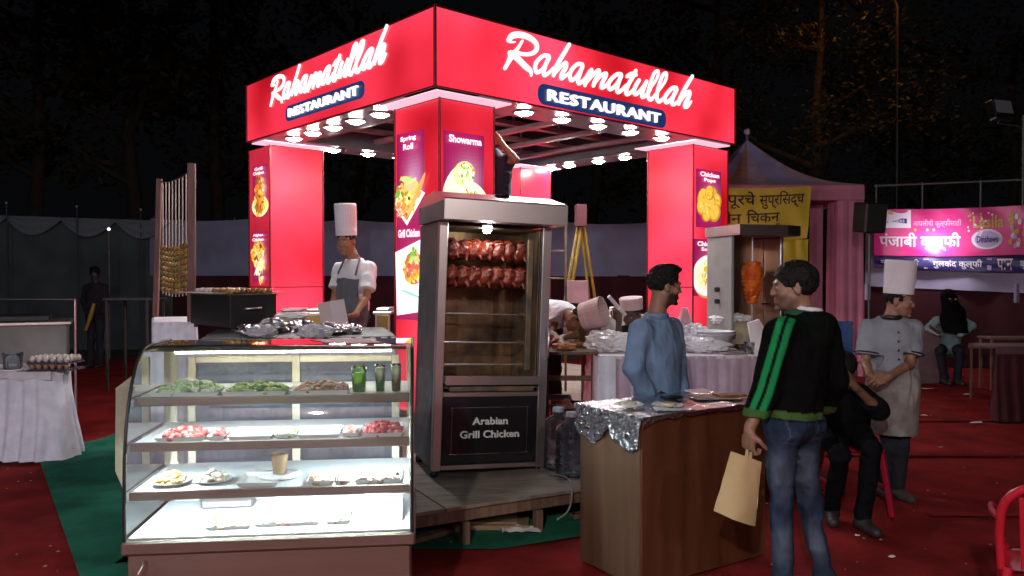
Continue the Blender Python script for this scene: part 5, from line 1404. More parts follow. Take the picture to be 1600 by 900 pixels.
for du, k in ((.50, -1), (.62, 1)):
    for s_ in (1, -1):
        p0 = Vector(bagp(du if s_ > 0 else du + .02, .02, s_)); b = MB(); b.tube([tuple(p0), tuple(p0.lerp(hp_, .5) + Vector((0.004 * k, 0, .0))), tuple(hp_ + Vector((.010 * k, -.006 * s_, 0)))], .005, M_tote, 6); b.build('handle', bag)

# --- chef at the left with the folded card
Y = 7.15
c = P(541, 377, Y); c.y = Y; mid = P(551, 411, Y); FL = DECK
fw_ = Vector((-.50, -.86, 0)).normalized(); rt_ = fw_.cross(Vector((0, 0, 1))).normalized(); hipm = Vector((mid.x - .02, mid.y + .02, mid.z - .47))
J = dict(head=c, face=(-.30, -.93, -.16), shL=mid - rt_ * .17 + Vector((0, 0, -.02)), shR=mid + rt_ * .17 + Vector((0, 0, -.02)), hipL=hipm - rt_ * .09, hipR=hipm + rt_ * .09, s=.98)
J['shL'] = P(578, 417, Y - .02); J['shR'] = P(531, 418, Y + .08)
J['elL'] = P(573, 464, Y - .16); J['wrL'] = P(554, 492, Y - .36); J['hdL'] = (-.8, -.5, -.2); J['pnL'] = Vector((-.2, .3, 1)); J['thL'] = 1; J['curlL'] = .9
J['elR'] = P(524, 460, Y - .0); J['wrR'] = P(519, 492, Y - .25); J['hdR'] = (.2, -.7, -.3); J['pnR'] = Vector((.8, 0, .3)); J['thR'] = 1; J['curlR'] = .7
for S in 'LR': J['kn' + S] = Vector((J['hip' + S].x, J['hip' + S].y - .02, (J['hip' + S].z + FL) / 2 + .03)); J['an' + S] = Vector((J['hip' + S].x, J['hip' + S].y, FL + .09))
person('cook in a white jacket, tall hat and grey apron inside the kiosk, holding a card', 'person', J, skin=(.33, .16, .08), h=.008,
       top=dict(m=M_chefw, g=.022, sleeve='short', len=.78, hem=.10), legs=dict(m=M_dark), shoes=dict(m=M_shoe), apron=dict(m=M_apron, top=-.10, back=.03, bib=.115, hem=.0), hair=dict(t=.008, nape=-.05), hat=dict(m=M_hat, h=.285, r=.093))
cardc = [P(496, 474, 6.45), P(537, 467, 6.50), P(546, 514, 6.50), P(505, 520, 6.45)]
midt = cardc[0].lerp(cardc[1], .42) + Vector((0, .03, 0)); midb = cardc[3].lerp(cardc[2], .42) + Vector((0, .03, 0)); M_card = mat('pinkish_card', (.60, .50, .52), .7)
b.poly([cardc[3], midb, midt, cardc[0]], M_card, .006); b.build('card_tmp') if 0 else None
card = thing('folded_card', 'large pinkish folded card held up by the cook in the grey apron', 'card', tuple(midb)); b = MB(); b.poly([cardc[3], midb, midt, cardc[0]], M_card, .006); b.build('card_leaf', card); b = MB(); b.poly([midb, cardc[2], cardc[1], midt], M_card, .006); b.build('card_leaf', card)

# --- chef at the right with folded hands
Y = 5.72
c = P(1405, 470, Y); mid = P(1392, 505, Y)
fw_ = Vector((-.10, -.99, 0)).normalized(); rt_ = fw_.cross(Vector((0, 0, 1))).normalized(); hipm = P(1394, 608, Y + .03)
J = dict(head=c, face=(.80, -.58, -.12), shL=P(1428, 510, Y), shR=P(1357, 509, Y), hipL=hipm + Vector((.085, 0, 0)), hipR=hipm - Vector((.085, 0, 0)), s=.97)
J['elL'] = P(1422, 568, Y - .06); J['wrL'] = P(1386, 590, Y - .24); J['hdL'] = (-.9, -.15, -.25); J['pnL'] = Vector((0, .6, -.6)); J['thL'] = -1; J['curlL'] = .8
J['elR'] = P(1352, 566, Y - .04); J['wrR'] = P(1361, 588, Y - .22); J['hdR'] = (.75, -.1, -.5); J['pnR'] = Vector((0, .8, .3)); J['thR'] = 1; J['curlR'] = .6
J['knL'] = P(1405, 700, Y); J['knR'] = P(1390, 700, Y + .02); J['anL'] = Vector((P(1402, 770, Y).x, Y - .0, .09)); J['anR'] = Vector((P(1391, 770, Y).x - .04, Y + .08, .09)); J['toeL'] = J['anL'] + Vector((.03, -.14, 0)); J['toeR'] = J['anR'] + Vector((-.01, -.14, 0))
def chx(root, J, hq, tq, rt, fw, tup, s, T4):
    for k in range(4): q = tq(.02, .152, .95 - .14 * k); b = MB(); b.blob(tuple(q), (.008, .005, .008), M_black, 8, 0); b.build('button', root)
    for S in 'LR':   # dark piping on the sleeve hems
        e = J['sh' + S].lerp(J['el' + S], .74); d = (J['el' + S] - J['sh' + S]).normalized(); b = MB(); x = d.orthogonal().normalized(); y = d.cross(x)
        b.tube([tuple(e + (x * math.cos(a) + y * math.sin(a)) * .084) for a in [2 * PI * i / 20 for i in range(21)]], .005, M_black, 5); b.build('sleeve_piping', root)
person('cook in a grey short-sleeved uniform and tall white hat standing with folded hands', 'person', J, skin=(.29, .15, .09), h=.0075,
       top=dict(m=M_chefg, g=.024, sleeve='short', len=.80, hem=.08, collar=M_black, neck=.07, bulk=1.08), legs=dict(m=M_dark), shoes=dict(m=mat('worn_grey_shoe', (.05, .045, .04), .7)),
       apron=dict(m=M_apronl, top=-.30, nostrap=1, back=.02, hem=.10, kr=.165), hair=dict(t=.009, nape=-.05), hat=dict(m=M_hat, h=.24, r=.095, tilt=3), extra=chx)

# --- seated man in black
Y = 5.3
seat_z = .46
c = P(1318, 580, Y - .05); mid = P(1310, 612, Y); hipm = P(1316, 700, Y + .12); hipm.z = seat_z + .11
J = dict(head=c, face=(-.55, -.75, -.45), shL=P(1345, 616, Y + .0), shR=P(1283, 618, Y + .02), hipL=hipm + Vector((.09, 0, 0)), hipR=hipm + Vector((-.09, 0, 0)), s=.98)
J['elL'] = P(1372, 640, Y - .15); J['wrL'] = P(1334, 602, Y - .24); J['hdL'] = (-.55, .1, .8); J['pnL'] = Vector((-.6, .6, 0)); J['thL'] = 1; J['curlL'] = .9
J['elR'] = P(1276, 672, Y - .05); J['wrR'] = P(1298, 694, Y - .30); J['hdR'] = (.8, -.3, -.35); J['pnR'] = Vector((0, .2, -1)); J['thR'] = -1; J['curlR'] = .5
J['knL'] = P(1362, 702, Y - .34); J['knR'] = P(1312, 712, Y - .36); J['anL'] = P(1348, 790, Y - .30); J['anR'] = P(1300, 790, Y - .10)
for S in 'LR': J['an' + S].z = .09
J['toeL'] = J['anL'] + Vector((.02, -.15, 0)); J['toeR'] = J['anR'] + Vector((-.05, -.14, 0))
person('man in a black jacket hunched on a red plastic stool, hand raised to his face', 'person', J, skin=(.17, .085, .05), h=.0085,
       top=dict(m=M_blackjk, g=.028, jacket=1, hem=.08), legs=dict(m=M_blackjk, g=.02, waist=.4), shoes=dict(m=M_shoe), hair=dict(t=.013))

# --- cook bending over the table
Y = 7.0
FL = .25
c = P(903, 499, Y - .28); J = dict(head=c, face=(.1, -.3, -.95), up=(.80, -.55, .12), shL=P(893, 493, Y - .10), shR=P(872, 492, Y - .12), hipL=P(868, 487, Y + .32), hipR=P(848, 490, Y + .30), s=.95)
J['up'] = (.86, -.45, .20)
J['elL'] = P(907, 523, Y - .24); J['wrL'] = P(880, 527, Y - .40); J['hdL'] = (-.8, -.3, -.2); J['pnL'] = Vector((0, 0, -1)); J['thL'] = 1
J['elR'] = P(862, 522, Y - .25); J['wrR'] = P(876, 533, Y - .48); J['hdR'] = (.4, -.6, -.3); J['pnR'] = Vector((0, 0, -1)); J['thR'] = -1
for S in 'LR': J['kn' + S] = Vector((J['hip' + S].x, J['hip' + S].y + .02, .72)); J['an' + S] = Vector((J['hip' + S].x, J['hip' + S].y, FL + .09))
person('cook bent low over the wooden table, white jacket and tall pinkish hat pointing forward', 'person', J, skin=(.20, .10, .05), h=.009,
       top=dict(m=M_chefw, g=.018, sleeve='short', len=.5, hem=.05), legs=dict(m=M_dark), shoes=dict(m=M_shoe), hair=dict(t=.008), hat=dict(m=mat('pink_tinted_hat', (.62, .46, .46), .85), h=.19, r=.112, tilt=2, open=1))

# --- helper in black behind the man in blue, holding a white roll
Y = 6.9
c = P(987, 492, Y); J = dict(head=c, face=(-.5, -.8, -.3), shL=P(1012, 520, Y), shR=P(974, 518, Y), hipL=P(1008, 585, Y + .05), hipR=P(985, 585, Y + .05), s=.95)
J['elR'] = P(966, 530, Y - .16); J['wrR'] = P(967, 500, Y - .24); J['hdR'] = (-.2, -.1, .9); J['pnR'] = Vector((.3, .8, 0)); J['thR'] = 1; J['curlR'] = 1.1
J['elL'] = P(1020, 550, Y - .05); J['wrL'] = P(1010, 575, Y - .2); J['hdL'] = (-.2, -.5, -.6); J['pnL'] = Vector((-1, 0, 0)); J['thL'] = 1
for S in 'LR': J['kn' + S] = Vector((J['hip' + S].x, J['hip' + S].y, .5)); J['an' + S] = Vector((J['hip' + S].x, J['hip' + S].y, .34))
person('helper in a black top and small pale hat, half hidden behind the man in blue', 'person', J, skin=(.10, .05, .035), h=.01, top=dict(m=M_blackjk, g=.02, cuff=.0), legs=dict(m=M_dark), shoes=dict(m=M_shoe), hair=dict(t=.008), hat=dict(m=MATS['pink_tinted_hat'], h=.10, r=.10, tilt=10))
b = MB(); b.tube([P(951, 463, 6.55), P(966, 480, 6.60)], .016, M_white, 10); b.tube([P(967, 481.5, 6.605), P(977, 492, 6.64)], .016, M_white, 10); tag(b.build('paper_roll', kind=None), 'slim white paper roll held up in a black sleeved hand', 'paper roll')

# --- worker up on a stool, reaching to the roof lights
Y = 7.2
c = P(752, 222, Y); J = dict(head=c, face=(.5, .7, .5), shL=P(757, 250, Y), shR=P(786, 250, Y), hipL=P(762, 334, Y), hipR=P(782, 334, Y), s=.98)
J['elR'] = P(806, 250, Y - .12); J['wrR'] = P(783, 223, Y - .10); J['hdR'] = (-.7, .1, .7); J['pnR'] = Vector((0, 1, .3)); J['thR'] = 1; J['curlR'] = .7
J['elL'] = P(742, 240, Y); J['wrL'] = P(750, 205, Y); J['hdL'] = (.2, 0, 1); J['pnL'] = Vector((1, 0, 0)); J['thL'] = 1
STZ = P(770, 480, Y).z
for S in 'LR': J['kn' + S] = Vector((J['hip' + S].x, Y, (J['hipL'].z + STZ) / 2)); J['an' + S] = Vector((J['hip' + S].x, Y, STZ + .09))
person('worker in a dark shirt high inside the kiosk, forearm raised to the roof', 'person', J, skin=(.26, .125, .065), h=.009, top=dict(m=mat('navy_shirt', (.02, .022, .04), .85), g=.02, sleeve='short', len=.6), legs=dict(m=M_dark), shoes=dict(m=M_shoe), hair=dict(t=.012))
so = thing('stool', 'steel stool under the worker inside the kiosk', 'stool', (J['anL'].x, Y, DECK)); xm = (J['anL'].x + J['anR'].x) / 2
b = MB(); b.box(xm - .2, xm + .2, Y - .2, Y + .25, STZ - .03, STZ - .001, M_steel, .004); b.build('seat', so)
for x in (-.17, .15):
    for y in (-.17, .2):
        b = MB(); b.tube([(xm + x * 1.3, Y + y * 1.2, DECK), (xm + x, Y + y, STZ - .031)], .014, M_steel, 8); b.build('leg', so)
M_pole0 = mat('dark_tube', (.05, .05, .05), .6)
# ---------------------------------------------------------------- pleated table skirts
def skirt(path, z1, z0, m, pitch=.10, amp=.022, flare=.05, seed=0):
    """pleated cloth hanging along a path of ground points (outside to the right of the walk)"""
    pts = [Vector((p[0], p[1], 0)) for p in path]; L = [0]
    for a, b_ in zip(pts[:-1], pts[1:]): L.append(L[-1] + (b_ - a).length)
    n = max(8, int(L[-1] / .014)); b = MB()
    def at(s):
        for i in range(len(pts) - 1):
            if s <= L[i + 1] or i == len(pts) - 2:
                t = (s - L[i]) / max(L[i + 1] - L[i], 1e-6); d = (pts[i + 1] - pts[i]).normalized(); return pts[i].lerp(pts[i + 1], t), d
    def fn(u, v):
        s = u * L[-1]; p, d = at(s); o = Vector((d.y, -d.x, 0)); ph = s / pitch * 2 * PI + 2.6 * noise.noise(Vector((s * 2.6, seed, 0))) + .5 * noise.noise(Vector((s * 5, v * 1.5, seed)))
        a = amp * (.35 + .65 * v) * (1 + .5 * noise.noise(Vector((s * 3, seed + 5, 0)))); w = a * (math.sin(ph) + .3 * math.sin(2 * ph + 1)) * (.55 + .9 * abs(noise.noise(Vector((s * 1.7, seed + 2, v * .8))) * 2)) + flare * v * v + .012 * noise.noise(Vector((s * 5, v * 3, seed)))
        q = p + o * w + d * (.25 * amp * math.cos(ph) * v); return (q.x, q.y, z1 + (z0 - z1) * v)
    b.grid(fn, n, 10, m); return b
M_skirt_lil = mat('lilac_satin', (0.50, 0.38, 0.48), 0.6, var=0.12, vscale=10, bump=.12, bscale=160)
M_top = mat('table_cloth', (0.66, 0.62, 0.68), 0.7, var=.1, bump=.2, bscale=40)
def table(name, label, o, dx, dy, w, d, zt, top_m, skirt_m=None, zb=0.02, legs=True, cat='table', sides='flr', pitch=.1, group=None):
    """o near-left corner; dx along the front, dy back"""
    M = Matrix(((dx.x, dy.x, 0, o.x), (dx.y, dy.y, 0, o.y), (0, 0, 1, 0), (0, 0, 0, 1))); t = thing(name, label, cat, (o.x, o.y, zb), group)
    b = MB(M); b.box(0, w, 0, d, zt - .03, zt, top_m, .006); b.build('tabletop', t)
    if legs:
        for x in (.04, w - .04):
            for y in (.04, d - .04):
                b = MB(M); b.beam((x, y, zb), (x, y, zt - .031), .035, .035, M_timber if top_m in (M_ply, M_timber, M_wood) else (M_pole0 if top_m is M_darkgrey else M_steel), .004); b.build('leg', t)
    if skirt_m:
        c = [M @ Vector(p) for p in ((0, d, 0), (0, 0, 0), (w, 0, 0), (w, d, 0))]
        path = [c[0], c[1], c[2], c[3]] if 'l' in sides and 'r' in sides else ([c[0], c[1], c[2]] if 'l' in sides else [c[1], c[2], c[3]])
        skirt(path, zt - .004, zb + .005, skirt_m, pitch, seed=w * 7 + o.x).build('skirt', t)
    return t, M
X_ = Vector((1, 0, 0)); Y_ = Vector((0, 1, 0))
def rotd(a): return Vector((math.cos(rad(a)), math.sin(rad(a)), 0)), Vector((-math.sin(rad(a)), math.cos(rad(a)), 0))

# -- far left: satin skirted table
sk = [G(-120, 700), G(-60, 735), G(60, 727), G(118, 718), G(128, 700)]
tz = zat(584, sk[2].y)
t1 = thing('skirted_table', 'satin skirted round-cornered table at the left edge holding egg trays', 'table', tuple(sk[2]))
p0, p1, p2, p3 = G(-120, 722), G(60, 722), G(112, 714), G(124, 690)
yb_ = p1.y
_e = lambda px, dy: Vector((P(px, 600, yb_ + dy).x, yb_ + dy, 0))
prof2 = [Vector((-5.5, yb_ + .9, 0)), Vector((-5.5, yb_ + .02, 0)), _e(50, 0), _e(80, .02), _e(100, .10), _e(108, .24), _e(110, .5), _e(104, .95)]
b = skirt(prof2, tz - .003, .02, M_cloth_w, .135, .026, .09, 2); b.build('skirt', t1)
b = MB(); b.poly([(p.x, p.y, tz) for p in prof2], M_top, .03); b.build('tabletop', t1)
b = MB()
b.grid(lambda u, v: (lambda p: (p.x, p.y - .012 - .004 * math.sin(u * 60), tz + .002 - .05 * v - .02 * v * abs(math.sin(u * 21))))(Vector((-5.5 + (p1.x + .12 + 5.5) * u, yb_ - .004 + .004 * u, 0))), 80, 4, M_top); b.build('cloth_edge', t1)
# egg trays
M_egg = mat('egg_shell', (0.62, 0.55, 0.50), 0.5, var=.1); M_eggb = mat('brown_egg', (0.35, 0.17, 0.09), 0.5, var=.1); M_tray = mat('egg_tray_pulp', (0.14, 0.12, 0.17), 0.85)
def egg(c, r, m, par):
    b = MB(); b.lathe([(.001, -r * 1.15), (r * .62, -r * .9), (r * .95, -r * .3), (r * .98, .1 * r), (r * .72, r * .8), (r * .4, r * 1.15), (.001, r * 1.3)], c, m, 10); return tag(b.build('egg'), *par)
ex0 = P(42, 575, yb_ + .02).x; ez = tz + .001
for lay in range(2):
    et = thing('egg_tray', ['lower pulp egg tray on the satin table, brown eggs in it', 'upper pulp egg tray stacked on the other, white eggs on top'][lay], 'egg tray', (ex0 + .15, yb_ + .12, ez + lay * .062), 'egg trays')
    b = MB(); b.grid(lambda u, v: (ex0 - .01 + .36 * u, yb_ + .02 + .28 * v, ez + lay * .062 + .012 + .012 * math.sin(u * 42) * math.sin(v * 34)), 36, 28, M_tray); b.box(ex0 - .012, ex0 + .352, yb_ + .018, yb_ + .30, ez + lay * .062, ez + lay * .062 + .006, M_tray, .002); b.build('tray', et)
    for i in range(6):
        for j in range(4 if lay else 1):
            egg((ex0 + .028 + .06 * i, yb_ + .05 + .062 * j, ez + lay * .062 + .042), .024, M_egg if lay else M_eggb, (('white egg in the upper tray, ' + ('front', 'second', 'third', 'rear')[j] + ' row, ' if lay else 'brown egg in the lower tray, ') + ('leftmost', 'second from left', 'third from left', 'third from right', 'second from right', 'rightmost')[i], 'egg'))
# change colour binding: eggs carry their group
for o in scene.collection.objects:
    if o.name.startswith('egg') and o.get('category') == 'egg' and not o.get('group'): o['group'] = 'white eggs in the upper tray' if 'white' in o['label'] else 'brown eggs in the lower tray'
# steel bowls and plastic tub beside them
def lathe_thing(nm, lb, ct, prof_, c, m, n=20, group=None):
    b = MB(); b.lathe(prof_, tuple(c), m, n); return tag(b.build(nm), lb, ct, group)
bx = P(50, 560, yb_ + .42)
for i in range(3):
    lathe_thing('steel_bowl', ['left', 'middle', 'right'][i] + ' small steel bowl in the row behind the egg trays', 'bowl', [(.001, .002), (.03, .002), (.052, .05), (.05, .05), (.028, .008), (.001, .006)], (bx.x + .13 * i, yb_ + .42, tz), M_steel, 16, 'steel bowls behind the eggs')
M_clear = glass_mat('clear_plastic', (.90, .93, .96), 1.2, .16, (.6, .65, .7))
jx = P(20, 560, yb_ + .16)
b = MB(); b.lathe([(.001, .003), (.075, .003), (.085, .15), (.088, .152), (.082, .15), (.07, .01)], (jx.x, yb_ + .16, tz), M_clear, 20); tag(b.build('plastic_tub'), 'clear plastic tub left of the egg trays on the satin table', 'tub')
b = MB(); b.lathe([(.001, 0), (.10, .002), (.11, .018), (.09, .012), (.001, .008)], (jx.x + .02, yb_ + .10, tz + .0), M_white, 20); tag(b.build('white_plate'), 'white plate lying in front of the clear tub', 'plate')
# steel stove behind
so_ = P(-60, 560, 7.75); so_.z = 0; MSt = Matrix.Translation((P(104, 520, 7.75).x, 7.75, 0)) @ Matrix.Rotation(rad(27), 4, 'Z') @ Matrix.Translation((-P(104, 520, 7.75).x, -7.75, 0))
stv = thing('steel_stove', 'wide steel cooking counter with a dark griddle behind the satin table', 'stove', (so_.x, so_.y, 0)); sw = P(104, 520, 7.75).x - so_.x; sz = zat(502, 7.75)
b = MB(MSt); b.box(so_.x, so_.x + sw, 7.75, 8.45, .12, sz - .03, mat('dull_stove_steel', (.17, .17, .165), .5, .3, var=.3, vscale=3), .006); b.build('cabinet', stv)
b = MB(MSt); b.box(so_.x - .02, so_.x + sw + .04, 7.72, 8.48, sz - .0295, sz, M_steel, .004); b.build('worktop', stv)
b = MB(MSt); b.box(so_.x + .05, so_.x + sw - .15, 7.80, 8.4, sz + .001, sz + .06, M_black, .01); b.build('griddle', stv)
for z in (.55, .72): b = MB(MSt); b.tube([(so_.x + .05, 7.72, z), (so_.x + sw - .1, 7.72, z)], .012, M_steel, 8); b.build('towel_rail', stv)
for x in (so_.x + .04, so_.x + sw - .04): b = MB(MSt); b.box(x - .025, x + .025, 7.78, 7.83, 0, .121, M_steel); b.build('leg', stv)
rl = zat(468, 7.9)
b = MB(); b.tube([(so_.x, 7.9, rl), (P(118, 470, 7.9).x, 7.9, rl)], .013, M_steel, 8); b.tube([(P(117, 470, 7.9).x, 7.9, rl), (P(117, 470, 7.9).x, 7.9, 0)], .013, M_steel, 8); b.build('guard_rail', stv)
# dim folding tables at the far left
for (px0, px1, py, Yd, lb) in ((160, 232, 466, 11.0, 'thin legged folding table in the dark behind the stove'),):
    o = P(px0, py, Yd); w = P(px1, py, Yd).x - o.x; table('folding_table', lb, Vector((o.x, Yd, 0)), X_, Y_, w, .6, o.z, M_darkgrey, None, 0.0)

# -- work tables behind the display case
dx, dy = rotd(14)
o = P(296, 541, 5.05); TZ = 1.19
tA, MA = table('work_table', 'white skirted table with a dark top under the black barbecue box', Vector((o.x, 5.2, 0)), dx, dy, 1.28, 1.0, TZ, M_darkgrey, M_cloth_w, SZ, pitch=.08)
o = P(238, 497, 6.55)
tB, MB_ = table('work_table', 'white skirted side table where the skewer frame stands', Vector((o.x, 6.55, 0)), dx, Vector((-.40, .917, 0)), .34, .95, 1.225, M_top, M_cloth_w, .02, pitch=.07)
# barbecue box
bo = P(360, 513, 5.88); bo.z = TZ
bbq = thing('barbecue_box', 'black iron barbecue box with skewers of meat laid over it', 'barbecue', tuple(bo))
Mq = Matrix(((KR.x, KL.x, 0, bo.x), (KR.y, KL.y, 0, bo.y), (0, 0, 1, 0), (0, 0, 0, 1))); BW, BD = .36, .80; bz0, bz1 = TZ + .03, TZ + .27
b = MB(Mq)
for (x0, x1, y0, y1) in ((0, BW, 0, .012), (0, BW, BD - .012, BD), (0, .012, .0125, BD - .0125), (BW - .012, BW, .0125, BD - .0125)): b.box(x0, x1, y0, y1, bz0, bz1, M_black, .002)
b.box(.0125, BW - .0125, .0125, BD - .0125, bz0, bz0 + .012, M_black); b.build('firebox', bbq)
b = MB(Mq)
for (x0, x1, y0, y1) in ((-.012, BW + .012, -.012, .012), (-.012, BW + .012, BD - .012, BD + .012), (-.012, .012, .0125, BD - .0125), (BW - .012, BW + .012, .0125, BD - .0125)): b.box(x0, x1, y0, y1, bz1 + .0005, bz1 + .010, M_steeldark, .002)
b.build('rim', bbq)
for (x, y) in ((.03, .03), (BW - .03, .03), (.03, BD - .03), (BW - .03, BD - .03)): b = MB(Mq); b.tube([(x, y, TZ + .001), (x, y, bz0)], .015, M_black, 8); b.build('foot', bbq)
b = MB(Mq); b.tube([(BW * .30, -.012, bz0 + .14), (BW * .30, -.035, bz0 + .14), (BW * .62, -.035, bz0 + .145), (BW * .62, -.012, bz0 + .145)], .010, M_steel, 8); b.build('handle', bbq)
b = MB(Mq); b.box(.013, BW - .013, .013, BD - .013, bz0 + .0125, bz1 - .04, mat('charcoal', (.02, .018, .016), .95, bump=1, bscale=50)); b.build('charcoal', bbq, kind='stuff')
M_skew = mat('skewer_steel', (.42, .39, .34), .55, .7); rr3 = random.Random(12)
tik = [(.34, .20, .03), (.28, .13, .02), (.42, .28, .06), (.20, .08, .02)]; wht = [(.6, .5, .48), (.45, .12, .10), (.7, .6, .6)]
for i in range(11):
    y = .04 + i * .068; sk_ = thing('meat_skewer', ('yellow' if i < 6 else 'pale and red') + ' meat skewer across the barbecue, ' + ('frontmost', 'second from the front', 'third from the front', 'fourth from the front', 'fifth from the front', 'last yellow one', 'next after the yellow ones', 'fourth from the back', 'third from the back', 'second from the back', 'rearmost')[i], 'skewer', tuple(Mq @ Vector((BW / 2, y, bz1 + .012))), 'skewers on the barbecue box, ' + ('yellow' if i < 6 else 'pale and red'))
    b = MB(Mq); b.tube([(-.14, y, bz1 + .016), (BW + .10, y + rr3.uniform(-.02, .02), bz1 + .018)], .003, M_skew, 5); b.build('rod', sk_)
    f = MB(Mq)
    for k in range(8): f.col = rr3.choice(tik if i < 6 else wht); f.blob((.03 + k * .042, y, bz1 + .030), (.022, .026, .020), M_food, 7, .4, rr3.random() * 90)
    f.build('meat', sk_, kind='stuff')
# skewer frame
ra = P(299, 498, 6.62); rb = P(243, 496, 7.44); ra.z = rb.z = 1.226
fr_ = thing('skewer_frame', 'two tall wooden posts joined by a wire, with meat skewers hanging between them', 'frame', tuple(ra))
zta = zat(255, 6.62); ztb = zat(279, 7.44)
dpost = (rb - ra); dpost.z = 0; dpost.normalize()
b = MB(); b.beam(ra, (ra.x + .01, ra.y, zta), .062, .035, M_rustwood, .005, up=(0, 1, 0)); b.build('post', fr_)
b = MB(); b.beam(rb, (rb.x + .045, rb.y, ztb), .05, .035, M_rustwood, .005, up=(0, 1, 0)); b.build('post', fr_)
wa = Vector((ra.x, ra.y, zta - .06)); wb = Vector((rb.x + .04, rb.y, ztb - .03))
def wire(t): p = wa.lerp(wb, t); p.z -= .035 * math.sin(PI * t); return p
b = MB(); b.tube([tuple(wire(i / 14)) for i in range(15)], .006, M_steel, 6); b.build('wire', fr_)
for i in range(8):
    t = .13 + i * .105; p = wire(t); L = rr3.uniform(.50, .56) if i > 4 else rr3.uniform(.52, .60); s_ = thing('hanging_skewer', 'tikka skewer hanging in the wooden frame, ' + ('the one nearest the front post', 'second from the front post', 'third from the front post', 'fourth from the front post', 'fourth from the rear post', 'third from the rear post', 'second from the rear post', 'the one nearest the rear post')[i], 'skewer', tuple(p), 'skewers hanging in the wooden frame')
    dz = 1.02; b = MB(); b.tube([tuple(p), (p.x, p.y - .012, p.z - dz)], .0055, M_skew, 6); b.build('rod', s_)
    f = MB(); 
    for k in range(9): f.col = rr3.choice([(.26, .15, .03), (.20, .09, .02), (.30, .20, .05), (.16, .12, .02)]); f.blob((p.x, p.y - .011, p.z - .60 - k * .047), (.024, .026, .024), M_food, 7, .4, rr3.random() * 90)
    f.build('meat', s_, kind='stuff')
    b = MB(); q = wire(t + .02)
# foil parcels and packets on the table behind the case
M_foil2 = mat('foil_wrap', (0.82, 0.82, 0.85), 0.22, 1.0, bump=.8, bscale=60); M_clearbag = mat('clear_film', (0.62, 0.62, 0.66), 0.15, trans=.4, bump=.8, bscale=40)
def crumple(nm, lb, c, r, m, cat='foil parcel', seed=0, n=26, amp=.5, sharp=1.0, group=None, fr=3.2):
    b = MB(); rx, ry, rz = r; so_ = Vector((seed * 4.7, seed * 2.1, seed))
    def f(u, v):
        a, t = 2 * PI * (u % 1.0), PI * v; d = Vector((math.sin(t) * math.cos(a), math.sin(t) * math.sin(a), math.cos(t)))
        k = 1 + amp * (abs(noise.noise(d * fr * .5 + so_)) * 1.2 - .35) * sharp + amp * .35 * noise.noise(d * fr * 2.2 + so_)
        return (c[0] + d.x * rx * k, c[1] + d.y * ry * k, max(c[2], c[2] + rz * .8 + d.z * rz * k))
    b.grid(f, n, n // 2, m, sharp < 1); o = b.build(nm); return tag(o, lb, cat, group)
dz_ = zat(531, 5.55)
fp = [(392, 5.5, .10, .08, .045, 'foil parcel at the left end of the heap behind the display case'), (428, 5.75, .11, .08, .06, 'larger foil parcel second from the left behind the display case'), (470, 5.9, .12, .08, .05, 'crinkled foil packet with food showing, in the middle of the heap'),
      (516, 5.6, .10, .07, .045, 'foil packet lying under the pinkish card'), (548, 5.7, .09, .07, .04, 'small bright foil packet at the right end of the heap')]
for i, (px, Yd, a, c_, e, lb) in enumerate(fp):
    q = P(px, 530, Yd); crumple('foil_parcel', lb, (q.x, Yd, TZ + .002), (a, c_, e), M_foil2, seed=i + 1, group=None)
for i, (px, Yd, a, e, lb) in enumerate(((492, 5.35, .12, .05, 'clear film wrapped bundle in front of the foil packets'), (410, 5.35, .10, .045, 'clear film bundle at the left in front of the foil parcels'))):
    q = P(px, 530, Yd); crumple('film_bundle', lb, (q.x, Yd, TZ + .002), (a, .09, e), M_clearbag, 'bundle', seed=i + 20)
q = P(500, 500, 6.0); crumple('pink_napkin', 'crumpled white and pink napkin on top of the foil heap', (P(452, 505, 5.95).x, 5.98, TZ + .09), (.13, .07, .03), M_paper, 'napkin', seed=31)
# extra table to carry the heap's right part
o = P(455, 545, 5.2); 
# inner counters of the kiosk with steel trays
for (px0, px1, Yd, lb, zz) in ((432, 512, 8.3, 'low steel counter with shallow trays inside the kiosk, left of the cook', 488), (582, 612, 8.1, 'short steel counter with a gas ring behind the cook in the kiosk', 487)):
    a, c2 = P(px0, zz, Yd), P(px1, zz, Yd); t, M = table('steel_counter', lb, Vector((a.x, Yd, 0)), X_, Y_, c2.x - a.x, .6, a.z, M_steelh, None, DECK)
    for k in range(2 if px0 < 500 else 1):
        b = MB(); w = (c2.x - a.x) / (2 if px0 < 500 else 1); b.box(a.x + k * w + .03, a.x + (k + 1) * w - .03, Yd + .03, Yd + .4, a.z + .002, a.z + .035, M_steel, .01)
        tag(b.build('steel_pan'), ('shallow steel pan on the low counter behind the table, ' + ['left', 'right'][k] + ' one') if px0 < 500 else 'steel pan on the short counter behind the cook in the kiosk', 'pan')
    b = MB(); b.box(a.x + .04, c2.x - .04, Yd - .002, Yd + .02, a.z - .30, a.z - .032, mat('brass_panel', (.30, .21, .07), .35, .8), .003); b.build('front_panel', t)

